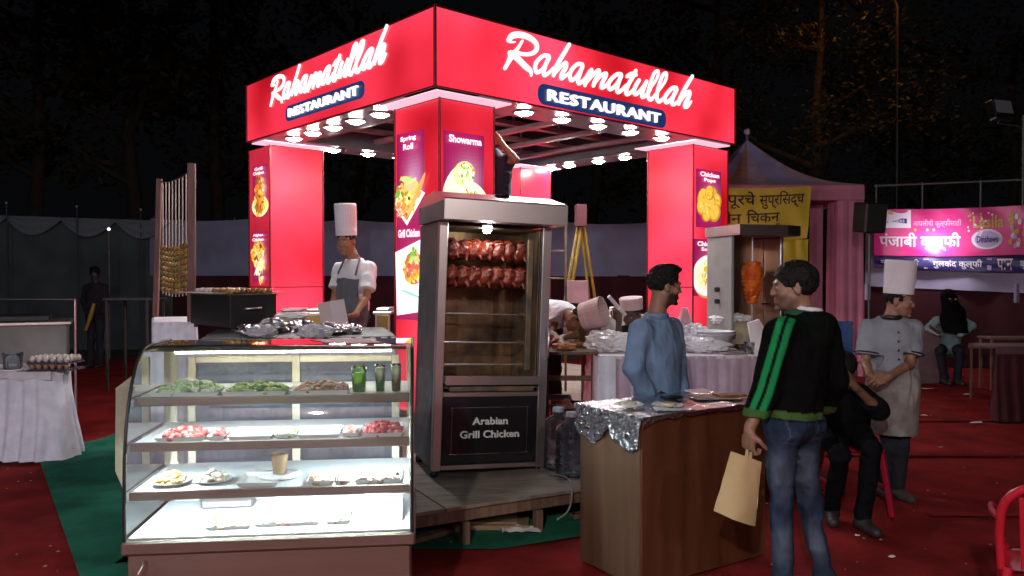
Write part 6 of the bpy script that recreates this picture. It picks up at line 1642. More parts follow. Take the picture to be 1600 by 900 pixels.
# -- right side tables: bare wood, then lilac skirt
dx, dy = rotd(0)
oW = P(846, 552, 6.25); zW = 1.0
tW, MW = table('plank_table', 'bare plank topped table with food plates beside the grill', Vector((P(846, 552, 6.3).x, 6.3, 0)), X_, Y_, P(936, 552, 6.3).x - P(846, 552, 6.3).x, 1.0, zat(549, 6.3), M_timber, None, SZ)
zW = zat(549, 6.3)
b = MB(); 
for z in (.55, .78): 
    b = MB(); b.beam((P(852, 600, 6.5).x, 6.45, z), (P(930, 600, 6.5).x, 6.45, z), .03, .04, M_timber, .003); b.build('stretcher', tW)
for i, (px, zz, c_, lb) in enumerate(((884, .42, (.22, .04, .03), 'red crate on the stage under the plank table'), (915, .42, (.25, .14, .07), 'brown crate beside the red one under the plank table'), (872, .30, (.12, .12, .13), 'dark crate low under the plank table'))):
    x = P(px, 600, 6.75).x; m = mat('crate_%s' % ('red' if i == 0 else 'brown' if i == 1 else 'dark'), c_, .6, var=.2); ct = thing('crate', lb, 'crate', (x, 6.75 + .2 * (i == 2), SZ), 'crates under the plank table'); yy = 6.72 + .36 * (i == 2)
    for s in (-1, 1):
        for k in range(3): b = MB(); b.box(x + s * .13 - .006, x + s * .13 + .006, yy - .14, yy + .14, SZ + .01 + k * .10, SZ + .085 + k * .10, m, .002); b.build('slat', ct)
        for k in range(3): b = MB(); b.box(x - .123, x + .123, yy + s * .134 - .006, yy + s * .134 + .006, SZ + .01 + k * .10, SZ + .085 + k * .10, m, .002); b.build('slat', ct)
    b = MB(); b.box(x - .12, x + .12, yy - .12, yy + .12, SZ + .001, SZ + .01, m); b.build('bottom', ct)
oK = P(937, 557, 6.15)
tK, MKt = table('skirted_table', 'long lilac skirted serving table behind the wooden counter', Vector((oK.x, 6.15, 0)), X_, Y_, P(1205, 557, 6.15).x - oK.x, 1.1, zat(556, 6.15), M_top, M_skirt_lil, SZ, pitch=.085)
zK = zat(556, 6.15)
# a piece of white skirt at its left end
b = skirt([Vector((oK.x - .03, 6.9, 0)), Vector((oK.x - .03, 6.11, 0)), Vector((P(962, 600, 6.1).x, 6.10, 0))], zK - .002, SZ + .01, M_cloth_w, .08, .02, .04, 9); b.build('white_skirt', tK)
def onW(px, Y): return (P(px, 545, Y).x, Y, zW + .001)
def onK(px, Y): return (P(px, 545, Y).x, Y, zK + .001)
M_orange = mat('orange_bowl', (.45, .19, .08), .4)
def heap(par, c, r, cols, n, hh, seed):
    r2 = random.Random(seed); f = MB()
    for _ in range(n):
        a, q = r2.random() * 6.28, r * math.sqrt(r2.random()); s = r2.uniform(.012, .024); f.col = r2.choice(cols); f.blob((c[0] + q * math.cos(a), c[1] + q * math.sin(a), c[2] + .02 + hh * (1 - q / r) * r2.random()), (s, s * .7, s * .6), M_food, 6, .3, r2.random() * 50)
    f.build('food_heap', par, kind='stuff')
for i, (px, Yd, r, lb, cols) in enumerate(((882, 6.42, .10, 'orange bowl of cut meat at the front of the plank table', [(.4, .12, .06), (.6, .3, .2)]), (872, 6.8, .09, 'shallow orange bowl with pale pieces behind the meat bowl', [(.6, .5, .4), (.5, .25, .15)]), (903, 6.7, .08, 'orange bowl of greens to the right on the plank table', [(.15, .25, .05), (.5, .4, .3)]))):
    c = onW(px, Yd); t = thing('bowl', lb, 'bowl', c, 'bowls on the plank table'); b = MB(); b.lathe([(.001, .001), (r * .6, .001), (r, .045), (r * .97, .047), (r * .58, .008), (.001, .008)], c, M_orange, 20); b.build('bowl', t); heap(t, c, r * .8, cols, 30, .05, i)
c = onW(921, 6.75); t = thing('steel_pot', 'tall straight sided steel pot on the plank table beside the white bag', 'pot', c); b = MB(); b.lathe([(.001, .001), (.095, .001), (.10, .01), (.10, .20), (.106, .205), (.096, .204), (.092, .01)], c, M_steel, 24); b.build('pot', t); b = MB(); b.tube([(c[0] + .1, c[1], .15 + c[2]), (c[0] + .14, c[1], .155 + c[2]), (c[0] + .1, c[1], .18 + c[2])], .005, M_steel, 6); b.build('handle', t)
c = onK(952, 6.5); crumple('plastic_bag', 'big slumped white plastic bag at the left end of the lilac table', c, (.20, .14, .10), M_bag, 'plastic bag', 41, 60, .42, 1, None, 4)
c = onK(1083, 6.55)
c = onK(1098, 6.45); crumple('plastic_bag', 'crumpled white bag spread below the white basin', c, (.20, .12, .07), M_bag, 'plastic bag', 42, 56, .45, 1, None, 4)
c = onK(1083, 6.75); crumple('plastic_bag', 'upright white carrier bag left of the white basin', c, (.13, .09, .12), M_bag, 'plastic bag', 47, 56, .4, 1, None, 3.5)
c = onK(1141, 6.85); crumple('plastic_bag', 'clear plastic bag bulging over the sack top', (c[0] + .0, c[1], c[2] + .20), (.17, .13, .055), M_bag, 'plastic bag', 44, 56, .4, 1, None, 4)
# pink see-through bag hanging upright
c = onK(1070, 6.95); b = MB(); b.grid(lambda u, v: (c[0] + (u - .5) * (.20 - .15 * v ** 1.5) + .01 * noise.noise(Vector((u * 5, v * 5, 1))), c[1] + .04 * math.sin(u * 9) * (1 - v) + .02 * noise.noise(Vector((u * 6, v * 6, 8))), c[2] + .34 * v), 22, 22, mat('pink_film', (.62, .40, .44), .25, trans=.5, bump=.5, bscale=40)); b.grid(lambda u, v: (c[0] + (u - .5) * (.20 - .15 * v ** 1.5), c[1] + .10 * (1 - v) + .01, c[2] + .33 * v), 10, 10, MATS['pink_film']); tag(b.build('plastic_bag'), 'pinkish see-through bag standing peaked behind the white bags', 'plastic bag')
# basins, sack, jug
c = onK(1117, 6.55); t = thing('basin', 'stack of two white plastic basins on the lilac table', 'basin', c)
for k in range(2): b = MB(); b.lathe([(.001, .001), (.10, .001), (.15, .085), (.162, .088), (.162, .094), (.146, .092), (.096, .012), (.001, .012)], (c[0], c[1], c[2] + .05 + .022 * k), M_white, 28); b.build('basin', t)
b = MB(); b.lathe([(.001, 0), (.11, 0), (.105, .052), (.001, .052)], c, M_clear, 20); b.build('lid_box', t)
c = onK(1158, 6.72); crumple('grain_sack', 'cream sack of grain slumped between the basins and the shawarma machine', c, (.135, .11, .13), mat('cream_sack', (.45, .38, .25), .85, var=.2, bump=.4, bscale=90), 'sack', 51, 36, .18, .5)
c = onK(1171, 6.35); b = MB(); b.lathe([(.001, .001), (.04, .001), (.045, .09), (.048, .092), (.042, .09), (.036, .008)], c, M_cglass, 16); tag(b.build('drinking_glass'), 'empty drinking glass in front of the cream sack', 'glass')
c = onK(1184, 6.30); pts = [P(1170, 505, 6.32), P(1186, 499, 6.32), P(1200, 520, 6.32), P(1192, 556, 6.32), P(1178, 552, 6.32)]
b = MB(); b.poly(pts[::-1], M_paper, .05); tag(b.build('paper_carton'), 'white peaked paper carton at the right end of the lilac table', 'carton')
for i, (px, Yd, lb) in enumerate(((1058, 6.4, 'dark blue handled knife lying left of the white bags'), )):
    c = onK(px, Yd); b = MB(); b.box(c[0] - .06, c[0] + .06, c[1] - .012, c[1] + .012, c[2], c[2] + .02, mat('navy_plastic', (.02, .04, .12), .4), .004); b.box(c[0] + .061, c[0] + .16, c[1] - .012, c[1] + .012, c[2] + .008, c[2] + .011, M_steel); tag(b.build('knife'), lb, 'knife')
c = onK(1145, 6.25); b = MB(); b.box(c[0] - .09, c[0] + .10, c[1] - .06, c[1] + .06, c[2], c[2] + .012, M_steel, .004); tag(b.build('steel_tray'), 'flat steel tray in front of the basins', 'tray')

# on the foil topped counter
def onC(u, v): p = MK @ Vector((u, v, kH + .012)); return (p.x, p.y, p.z)
M_cream2 = mat('cream_sauce', (.50, .50, .34), .5, bump=.4, bscale=50)
for i, (u, v, lb) in enumerate(((.10, .22, 'left bowl of creamy dip in crumpled film on the foil counter'), (.27, .10, 'right bowl of creamy dip in crumpled film on the foil counter'))):
    c = onC(u, v); t = thing('dip_bowl', lb, 'bowl', c); b = MB(); b.lathe([(.001, 0), (.03, 0), (.048, .028), (.03, .024), (.001, .026)], c, M_cream2, 16); b.build('bowl', t)
    b = MB(); b.grid(lambda a, w: (c[0] + (.05 + .035 * w + .012 * noise.noise(Vector((a * 9, w, i)))) * math.cos(2 * PI * a), c[1] + (.05 + .03 * w) * math.sin(2 * PI * a), c[2] + .012 + .022 * abs(noise.noise(Vector((math.cos(6.283 * a) * 2, math.sin(6.283 * a) * 2, w + i))))), 30, 4, M_bag); b.build('film', t)
c = onC(.17, .06); b = MB(); b.grid(lambda a, w: (c[0] - .02 + .26 * a, c[1] - .03 + .12 * w + .03 * a, c[2] + .012 * abs(noise.noise(Vector((a * 6, w * 4, 3))))), 24, 12, M_bag, True); tag(b.build('film_sheet'), 'loose sheet of clear film lying beside the dip bowls', 'film')
c = onC(.50, .30); b = MB(MK); b.box(.44, .56, .27, .34, kH + .014, kH + .026, M_black, .004); tag(b.build('phone'), 'black phone lying on the foil before the man in blue', 'phone')
b = MB(MK @ Matrix.Translation((.63, .28, 0)) @ Matrix.Rotation(rad(-28), 4, 'Z')); b.box(0, .26, -.10, .07, kH + .014, kH + .020, mat('menu_print', (.42, .30, .26), .6, var=.5, vscale=22), .001); tag(b.build('menu_card'), 'large printed menu card lying flat on the foil counter', 'menu')
b = MB(MK @ Matrix.Translation((.72, .36, 0)) @ Matrix.Rotation(rad(-12), 4, 'Z')); b.box(0, .13, 0, .08, kH + .021, kH + .032, M_white, .002); tag(b.build('white_notepad'), 'small white notepad on the menu card', 'notepad')
b = MB(MK @ Matrix.Translation((.72, .14, 0)) @ Matrix.Rotation(rad(-20), 4, 'Z')); b.box(0, .17, 0, .11, kH + .0205, kH + .034, mat('orange_brown_print', (.30, .13, .05), .5, var=.6, vscale=26), .002); tag(b.build('booklet'), 'orange brown photo booklet lying near the counter edge', 'booklet')
# water jars on the stage beside the grill
M_water = glass_mat('blue_water_jar', (.74, .82, .90), 1.3, .10, (.35, .40, .46))
for i, (px, Yd, lb) in enumerate(((872, 5.62, 'left clear bluish water jar on the stage beside the grill'), (893, 5.42, 'front clear bluish water jar on the stage edge near the counter'), (905, 5.8, 'rear clear bluish water jar half behind the wooden counter'))):
    q = P(px, 720, Yd); t = thing('water_jar', lb, 'water jar', (q.x, Yd, SZ), 'water jars beside the grill'); R_ = .115
    pr = [(.001, .004), (R_ * .9, .004), (R_, .02)]
    for k in range(4): pr += [(R_, .04 + k * .07), (R_ * .94, .055 + k * .07), (R_, .07 + k * .07)]
    pr += [(R_ * .9, .33), (R_ * .35, .375), (R_ * .30, .41)]
    b = MB(); b.lathe(pr, (q.x, Yd, SZ), M_water, 22); b.build('jar', t); b = MB(); b.lathe([(.001, .43), (.038, .43), (.04, .405), (.04, .40)], (q.x, Yd, SZ), mat('pale_cap', (.30, .36, .42), .4), 14); b.build('cap', t)

# -- shawarma machine on the lilac table
dx, dy = rotd(17)
mo = P(1142, 500, 6.62); mo.z = zK
shw = thing('shawarma_machine', 'steel vertical spit machine with an orange-red meat cone', 'shawarma machine', tuple(mo)); Ms = Matrix(((dx.x, dy.x, 0, mo.x), (dx.y, dy.y, 0, mo.y), (0, 0, 1, zK), (0, 0, 0, 1))); mw = .58; md = .38
zt_ = zat(368, 6.6) - zK
def sb(nm, par=shw, *bx):
    b = MB(Ms)
    for (x0, x1, y0, y1, z0, z1, m) in bx: b.box(x0, x1, y0, y1, z0, z1, m, .004)
    return b.build(nm, par)
M_galv = mat('grey_green_steel', (.36, .40, .38), .42, .35, var=.12)
pl = sb('side_panel', shw, (0, .03, 0, md, .02, zt_, M_galv)); sb('side_panel', shw, (mw - .03, mw, .10, md, .02, zt_, M_steelh))
M_copper = mat('hot_steel_back', (.45, .27, .18), .3, 1.0, col2=(.25, .14, .09), vscale=4, stretch=(6, 6, .4))
sb('back_panel', shw, (.031, .20, md - .02, md, .02, zt_, M_copper)); sb('back_panel', shw, (.23, mw - .031, md - .03, md - .005, .02, zt_, M_copper)); sb('burner_column', shw, (.203, .227, md - .07, md - .035, .1, zt_, mat('pink_glazed_tube', (.6, .35, .32), .3)))
b = MB(Ms); pts = [(-.02, -.16), (mw * .75, -.16), (mw + .02, -.10), (mw + .06, 0.02), (mw + .03, md), (-.02, md)]
b.poly([(x, y, zt_ + .085) for x, y in pts], M_steel, .084); b.build('top_plate', shw)
sb('base', shw, (0.0, mw, -.08, md, .0, .019, M_steel)); sb('drip_pan', shw, (.05, mw - .05, -.06, .25, .02, .05, M_steeldark))
for z in (.40, .50): b = MB(Ms); b.tube([(-.001, .19, z), (-.03, .19, z)], .022, M_black, 14); b.build('knob', pl)
cx, cy = .235, .05
M_cone = mat('shawarma_meat', (.50, .05, .008), .2, col2=(.75, .17, .02), vscale=16, bump=.7, bscale=55)
b = MB(Ms); b.tube([(cx, cy, .05), (cx, cy, zt_ - .001)], .007, M_steel, 8); b.tube([(cx + .055, cy, .05), (cx + .055, cy, .17)], .006, M_steeldark, 6); spit = b.build('spit', shw)
zb_, zz_ = zat(476, 6.6) - zK, zat(408, 6.6) - zK
def conep(u, v):
    a = 2 * PI * u; z = zb_ + (zz_ - zb_) * v; r = .034 + .046 * math.sin(min(1, v / .68) * PI / 2) ** 1.1; r *= math.cos(max(0, v - .68) / .36 * 1.1) ** .6; lay = abs(math.sin(v * 34 + 1.2 * noise.noise(Vector((math.cos(a), math.sin(a), v * 3))))) * .008
    r += lay + .010 * noise.noise(Vector((math.cos(a) * 2, math.sin(a) * 2, v * 9)))
    if v in (0, 1): r = .004
    return (cx + r * math.cos(a), cy + r * math.sin(a), z)
b = MB(Ms); b.grid(conep, 40, 60, M_cone); b.build('meat_cone', spit)
b = MB(Ms); b.tube([(.36, .08, .36), (mw - .05, .08, .36)], .006, M_steel, 6); b.box(.36, .42, .06, .10, .37, .385, M_black, .004); b.build('shelf_rod', shw)
# ---------------------------------------------------------------- cloth fence round the ground
M_cwall_b = mat('blue_grey_cloth', (0.26, 0.31, 0.46), 0.85, var=.2, vscale=1.5, bump=.2, bscale=40)
M_cwall_g = mat('green_grey_net', (0.075, 0.105, 0.105), 0.9, var=.35, vscale=1.2)
M_cwall_m = mat('maroon_cloth', (0.055, 0.007, 0.012), 0.9, var=.3, vscale=2)
M_cwall_w = mat('lilac_white_cloth', (0.42, 0.40, 0.55), 0.85, var=.15, vscale=2)
M_pole = mat('galvanised_pole', (0.16, 0.165, 0.17), 0.5, .6)
def cloth_wall(a, b, za0, za1, zb0, zb1, m, name, parent, fold=.05, nfold=1.2, seed=0, sag=0.0, n=None):
    """hung cloth from a to b; z from *0 (top) to *1 (bottom) at either end"""
    a, b = Vector(a), Vector(b); L = (b - a).length; d = (b - a).normalized(); o = Vector((d.y, -d.x, 0)); n = n or int(L * 14)
    def fn(u, v):
        s = u * L; top = za0 + (zb0 - za0) * u - sag * math.sin(PI * ((s / 2.2) % 1.0)); bot = za1 + (zb1 - za1) * u
        w = fold * noise.noise(Vector((s * nfold * 2, v * .6, seed))) + fold * .5 * math.sin(s * nfold * 6 + 2 * noise.noise(Vector((s, 0, seed)))) * (0.3 + .7 * v)
        p = a + d * s + o * w; return (p.x, p.y, top + (bot - top) * v)
    q = MB(); q.grid(fn, n, 10, m); return q.build(name, parent)
M_dpole = mat('dull_pole', (.06, .065, .065), .7)
def pole(p, z, par, r=.014, m=None, cap=True):
    q = MB(); q.tube([(p[0], p[1], 0), (p[0], p[1], z)], r, m or (M_dpole if r < .02 else M_pole), 8); o = q.build('pole', par)
    if cap: q = MB(); q.blob((p[0], p[1], z + .02), .032, M_finial, 8, 0); q.build('finial', o)
M_swag = mat('swag_cloth', (0.16, 0.20, 0.23), .9)
M_finial = mat('finial_knob', (.3, .32, .32), .5)
# left part: dark net with swags
Yl = 17.0
A = P(-420, 322, Yl); Bp = P(270, 345, 17.5); f1 = thing('cloth_fence', 'dark green grey net fence with swagged top at the far left', 'fence', (A.x, Yl, 0))
cloth_wall((A.x, Yl, 0), (Bp.x, 17.5, 0), A.z, 0, Bp.z, 0, M_cwall_g, 'net', f1, .08, .7, 1)
for i in range(8):
    t0, t1 = i / 8, (i + 1) / 8; q = MB(); a = Vector((A.x, Yl, A.z)).lerp(Vector((Bp.x, 17.5, Bp.z)), t0); b_ = Vector((A.x, Yl, A.z)).lerp(Vector((Bp.x, 17.5, Bp.z)), t1)
    def sw(u, v):
        p = a.lerp(b_, u); return (p.x, p.y - .14 - .05 * math.sin(PI * u) - .02 * math.sin(v * 14), p.z - .02 - v * (.06 + .34 * math.sin(PI * u)))
    q.grid(sw, 20, 10, M_swag); q.build('swag', f1)
for px in (-320, -210, -100, 10, 120, 220): p = P(px, 322, Yl - .05 + px * .0015); pole((p.x, p.y), P(px, 318 + px * .05, p.y).z, f1)
lp_ = P(170, 358, 15.6); lf = thing('garden_bulb_post', 'thin post with one tiny white bulb in front of the net fence', 'lamp post', (lp_.x, 11.6, 0))
b = MB(); b.tube([(lp_.x, 15.6, 0), (lp_.x, 15.6, lp_.z - .03)], .012, M_pole, 6); b.build('post', lf); b = MB(); b.blob(tuple(lp_), .03, mat('tiny_bulb', (1, 1, 1), .4, emit=(.8, 1, .85), estr=3.0), 8, 0); b.build('bulb', lf)
# middle part
A = P(235, 341, 17.5); Bp = P(1160, 352, 16.8); f2 = thing('cloth_fence', 'long cloth fence behind the kiosk, blue grey above and maroon below', 'fence', (A.x, 17.5, 0))
zA = P(235, 432, 13.2).z; zB = P(900, 432, 15).z
cloth_wall((A.x, 17.5, 0), (Bp.x, 16.8, 0), A.z, 1.62, Bp.z + .05, 1.60, M_cwall_b, 'upper_cloth', f2, .10, .6, 3, .05)
cloth_wall((A.x, 17.56, 0), (Bp.x, 16.86, 0), 1.64, 0, 1.62, 0, M_cwall_m, 'lower_cloth', f2, .07, .9, 4)
for i in range(8):
    t = i / 7; p = Vector((A.x, 17.65, 0)).lerp(Vector((Bp.x, 16.95, 0)), t); pole((p.x, p.y), A.z + (Bp.z - A.z) * t + .05, f2, cap=False)
# right part
A = P(1352, 412, 14.6); Bp = P(1700, 416, 13.2); f3 = thing('cloth_fence', 'cloth fence at the right, pale band above maroon cloth, under the pink banner', 'fence', (A.x, 14.6, 0))
cloth_wall((A.x, 14.6, 0), (Bp.x, 13.2, 0), P(1352, 340, 14.6).z, P(1352, 447, 14.6).z, P(1700, 340, 13.2).z, P(1700, 462, 13.2).z, M_cwall_w, 'upper_cloth', f3, .05, .8, 6)
cloth_wall((A.x, 14.66, 0), (Bp.x, 13.26, 0), P(1352, 444, 14.6).z, 0, P(1700, 459, 13.2).z, 0, M_cwall_m, 'lower_cloth', f3, .07, .9, 7)
ra_, rb_ = P(1366, 291, 14.85), P(1640, 279, 13.6)
b = MB(); b.tube([tuple(ra_), tuple(rb_)], .022, M_pole, 8); b.build('top_rail', f3)
def onrail(px):
    t = along(Vector((ra_.x, ra_.y, 0)), (Vector((rb_.x, rb_.y, 0)) - Vector((ra_.x, ra_.y, 0))).normalized(), px, 2.9); d = (Vector((rb_.x, rb_.y, 0)) - Vector((ra_.x, ra_.y, 0))).normalized(); return Vector((ra_.x, ra_.y, 0)) + d * t
for px in (1369, 1441, 1532, 1598): p = onrail(px); pole((p.x, p.y), P(px, 288 - (px - 1369) * .04, p.y).z if px < 1598 else P(1598, 180, p.y).z, f3, .024, cap=False)

# ---------------------------------------------------------------- banners with Devanagari lettering
def banner(nm, lb, c0, c1, c2, c3, m, sag=.04, folds=.03, seed=1, nu=50, nv=14):
    """c0 bottom left, c1 bottom right, c2 top right, c3 top left"""
    r = thing(nm, lb, 'banner', tuple(c0)); nrm = (c1 - c0).cross(c3 - c0).normalized()
    if nrm.y > 0: nrm = -nrm
    def at(u, v, lift=0.0):
        p = c0.lerp(c1, u).lerp(c3.lerp(c2, u), v); p = p + nrm * (folds * noise.noise(Vector((u * 4, v * 2 + u * 3, seed))) + lift); p.z -= sag * math.sin(PI * u); return p
    b = MB(); b.grid(lambda u, v: tuple(at(u, v)), nu, nv, m); b.build('sheet', r)
    return r, at
def bprint(r, at, body, m, u0, u1, v0, v1, bold=.02, lift=.006):
    """lettering printed on the banner: follows its folds"""
    v, f = text_geo(body, bold, 0.0, 1.0)
    if not len(v): return
    lo, hi = v.min(0), v.max(0); b = MB()
    b.add([tuple(at(u0 + (u1 - u0) * (p[0] - lo[0]) / (hi[0] - lo[0]), v0 + (v1 - v0) * (p[1] - lo[1]) / (hi[1] - lo[1]), lift)) for p in v], f, m); b.build('lettering', r)
def bshape(r, at, pts, m, lift=.005, name='printed_shape'):
    b = MB(); b.add([tuple(at(u, v, lift)) for u, v in pts], [tuple(range(len(pts)))], m); return b.build(name, r)
def oval(cu, cv, ru, rv, n=24, a0=0): return [(cu + ru * math.cos(2 * PI * k / n + a0), cv + rv * math.sin(2 * PI * k / n + a0)) for k in range(n)]
M_yb = mat('yellow_vinyl', (0.62, 0.54, 0.05), 0.5, var=.12, vscale=3); M_maroonink = mat('maroon_ink', (0.06, 0.012, 0.03), 0.5); M_pinkv = mat('pink_vinyl', (0.62, 0.03, 0.20), 0.3, var=.2, vscale=1.5)
M_navyv = mat('navy_vinyl', (0.03, 0.025, 0.12), 0.35, var=.2); M_inkw = mat('white_ink', (0.72, 0.66, 0.74), 0.5); M_inky = mat('yellow_ink', (0.5, 0.36, 0.05), 0.5); M_inkl = mat('lilac_ink', (0.45, 0.36, 0.55), 0.5); M_inkn = mat('navy_ink', (0.03, 0.03, 0.16), .5)
Yt = 12.7
def q4(x0, y0, x1, y1, x2, y2, x3, y3, Y): return P(x0, y0, Y), P(x1, y1, Y), P(x2, y2, Y), P(x3, y3, Y)
c = q4(1085, 383, 1261, 372, 1268, 291, 1080, 291, Yt - .32); r, at = banner('yellow_banner', 'yellow vinyl banner with dark Devanagari lettering hung on the pink tent', *c, M_yb, .03, .05, 3)
U = lambda px: (px - 1082) / (1266 - 1082)
bprint(r, at, 'नागपूरचे', M_maroonink, U(1098), U(1181), .63, .94, .014); bprint(r, at, 'सुप्रिसद्ध', M_maroonink, U(1187), U(1256), .61, .94, .014)
bprint(r, at, 'नवीन', M_maroonink, U(1106), U(1159), .37, .60, .014); bprint(r, at, 'िचकन', M_maroonink, U(1167), U(1219), .37, .61, .014)
bprint(r, at, 'चुलीवरचा खास थाळी', M_maroonink, U(1098), U(1222), .19, .34, .02)
c = q4(1205, 460, 1262, 458, 1263, 374, 1205, 374, Yt - .28); r, at = banner('yellow_banner', 'narrow yellow vinyl sheet hanging below the large yellow banner', *c, M_yb, .0, .04, 8, 14, 12)
bprint(r, at, 'थाळी िचकन', M_maroonink, .2, .95, .12, .24, .012)
p0, p1 = onrail(1368), onrail(1640)
o_ = Vector((0, 0, 0)); nr = Vector(((p1 - p0).y, -(p1 - p0).x, 0)).normalized(); p0 = p0 + nr * .42; p1 = p1 + nr * .42
def BZ(p, py, px): return Vector((p.x, p.y, P(px, py, p.y).z))
c = (BZ(p0, 399, 1368), BZ(p1, 396, 1640), BZ(p1, 318, 1640), BZ(p0, 327, 1368)); r, at = banner('pink_banner', 'long magenta pink vinyl banner with white Devanagari lettering on the right fence', *c, M_pinkv, .03, .05, 5, 70, 16)
Ltot = (p1 - p0).length
def UP(px): 
    d = (p1 - p0).normalized(); return along(p0, d, px, 2.2) / Ltot
rect = lambda u0, u1, v0, v1: [(u0, v0), (u1, v0), (u1, v1), (u0, v1)]
bshape(r, at, rect(UP(1374), UP(1423), .60, .98), M_inkw); bshape(r, at, rect(UP(1377), UP(1417), .69, .80), M_inkn, .007); bprint(r, at, 'MOTHERS', M_inkw, UP(1381), UP(1413), .715, .775, .01, .02)
bshape(r, at, oval(UP(1391), .90, .018, .05), M_inky, .007)
bprint(r, at, 'आपलीची कुल्फीसाठी', M_inkl, UP(1426), UP(1502), .60, .78, .012)
bprint(r, at, 'पंजाबी कुल्फी', M_inkw, UP(1374), UP(1501), .11, .50, .022)
for px in (1430, 1449, 1459): bshape(r, at, oval(UP(px), .56, .008, .03), M_inky, .006)
bshape(r, at, oval(UP(1542), .34, (UP(1567) - UP(1518)) / 2, .21), M_inkw); bshape(r, at, oval(UP(1542), .34, (UP(1562) - UP(1523)) / 2, .17), M_inkl, .007); bprint(r, at, 'Dinshaws', M_inkn, UP(1526), UP(1559), .27, .41, .02, .022)
bprint(r, at, 'Lasila', M_inky, UP(1520), UP(1568), .58, .82, .02); 
rr5 = random.Random(8)
for k in range(16): u = UP(1508) + rr5.random() * (UP(1560) - UP(1508)); bshape(r, at, oval(u, .5 + .4 * rr5.random(), .006, .025, 7, rr5.random()), rr5.choice([M_inkw, M_inky]), .006 + .0004 * k)
for k in range(26): u = UP(1578) + rr5.random() * (UP(1606) - UP(1578)); bshape(r, at, oval(u, .18 + .66 * rr5.random(), .010, .06, 9, rr5.random()), rr5.choice([M_inkw, M_inkl, M_inky]), .006 + .0004 * k)
c = (BZ(p0, 417, 1368), BZ(p1, 425, 1640), BZ(p1, 398, 1640), BZ(p0, 401, 1368)); r2_, at2 = banner('navy_banner', 'narrow navy strip banner with pale Devanagari lettering below the pink banner', *c, M_navyv, .03, .04, 6, 60, 6)
for tx, a, b_ in (('मावा कुल्फी', 1376, 1436), ('गुलकंद कुल्फी', 1458, 1535), ('पान', 1558, 1583), ('कुल्फी', 1594, 1625)): bprint(r2_, at2, tx, M_inkw, UP(a), UP(b_), .14, .86, .014)
for px in (1447, 1546): bshape(r2_, at2, [(UP(px - 4), .9), (UP(px + 4), .9), (UP(px + 3), .1), (UP(px - 3), .1)], M_inkl)
# bulb and bracket added to stand for the glare on the pink banner
p = onrail(1461) + nr * .64; p = p0.lerp(p1, UP(1461)); p = P(1461, 380, p.y - .28); FBP = tuple(p + nr * .05); fl = thing('added_glare_bulb', 'small bright white bulb added to stand for the glare on the pink banner', 'lamp', tuple(p))
b = MB(); b.blob(tuple(p), .10, mat('glare_bulb', (1, 1, 1), .4, emit=(1, .90, 1), estr=90.0), 12, 0); b.build('bulb', fl); b = MB(); b.tube([tuple(p + Vector((0, .03, 0))), tuple(p - nr * .60 + Vector((0, .0, .0)))], .010, M_black, 6); b.build('bracket', fl)
# posters clipped to poles
for (px, py, w, h, Yd, lb) in ((1356, 456, .09, .22, 11.1, 'white paper sheet clipped to the speaker pole'), (1589, 458, .10, .30, 12.6, 'white paper sheet hanging on the right fence')):
    q = P(px, py, Yd); b = MB(); b.grid(lambda u, v: (q.x + (u - .5) * w, Yd - .02 * math.sin(u * 5), q.z + (v - .5) * h), 6, 6, M_cwall_w); tag(b.build('paper_notice'), lb, 'notice')

# ---------------------------------------------------------------- pink tent
M_tpink = mat('pink_tent_cloth', (0.62, 0.24, 0.35), 0.8, var=.2, vscale=2, bump=.2, bscale=20); M_tblue = mat('blue_tent_cloth', (0.44, 0.48, 0.92), 0.8, var=.2, vscale=2); M_tor = mat('faded_orange_cloth', (0.50, 0.28, 0.25), 0.8, var=.2); M_tlil = mat('lilac_tent_cloth', (0.58, 0.50, 0.72), 0.8, var=.2)
tent = thing('pink_tent', 'square tent with a peaked blue and lilac roof on pink cloth pillars', 'tent', (P(1180, 575, Yt).x, Yt, 0))
xl, xr = P(1078, 290, Yt).x, P(1352, 290, Yt).x; zt0, zt1 = P(1200, 288, Yt).z, P(1200, 313, Yt).z; Yb = Yt + 3.6; ap = P(1167, 218, Yt + 1.8)
b = MB(); b.box(xl, xr, Yt, Yt + .10, zt1, zt0, M_tpink, .02); b.build('front_band', tent); b = MB(); b.box(xr - .10, xr, Yt + .101, Yb, zt1, zt0, M_tpink, .02); b.build('side_band', tent); b = MB(); b.box(xl, xl + .1, Yt + .101, Yb, zt1, zt0, M_tpink, .02); b.build('side_band', tent)
def roofp(a, c_, u, v, s):   # panel between two eave points and the apex, sagging
    e = a.lerp(c_, u); p = e.lerp(ap, v); p.z -= s * math.sin(PI * v) * .22; return tuple(p)
eav = [Vector((xl, Yt, zt0)), Vector((xr, Yt, zt0)), Vector((xr, Yb, zt0)), Vector((xl, Yb, zt0))]
cols_ = [M_tblue, M_tor, M_tlil, M_tblue, M_tblue, M_tlil]
for sd in range(4):
    a, c_ = eav[sd], eav[(sd + 1) % 4]
    for k in range(6):
        q = MB(); q.grid(lambda u, v: roofp(a, c_, (k + u) / 6, v * .995, 1), 4, 14, cols_[k]); q.build('roof_panel', tent)
b = MB(); b.tube([tuple(ap + Vector((0, 0, -.05))), tuple(ap + Vector((0, 0, .10)))], .03, M_pole, 8); b.blob(tuple(ap + Vector((0, 0, .14))), .06, M_tlil, 8, .1); b.build('peak_knob', tent)
def pillar(x0, x1, y0, y1, nm='pillar'):
    cpt = [(x0, y1), (x0, y0), (x1, y0), (x1, y1)]; sk_ = skirt([Vector((p[0], p[1], 0)) for p in cpt], zt1 - .002, .01, M_tpink, .16, .018, .02, x0); return sk_.build(nm, tent)
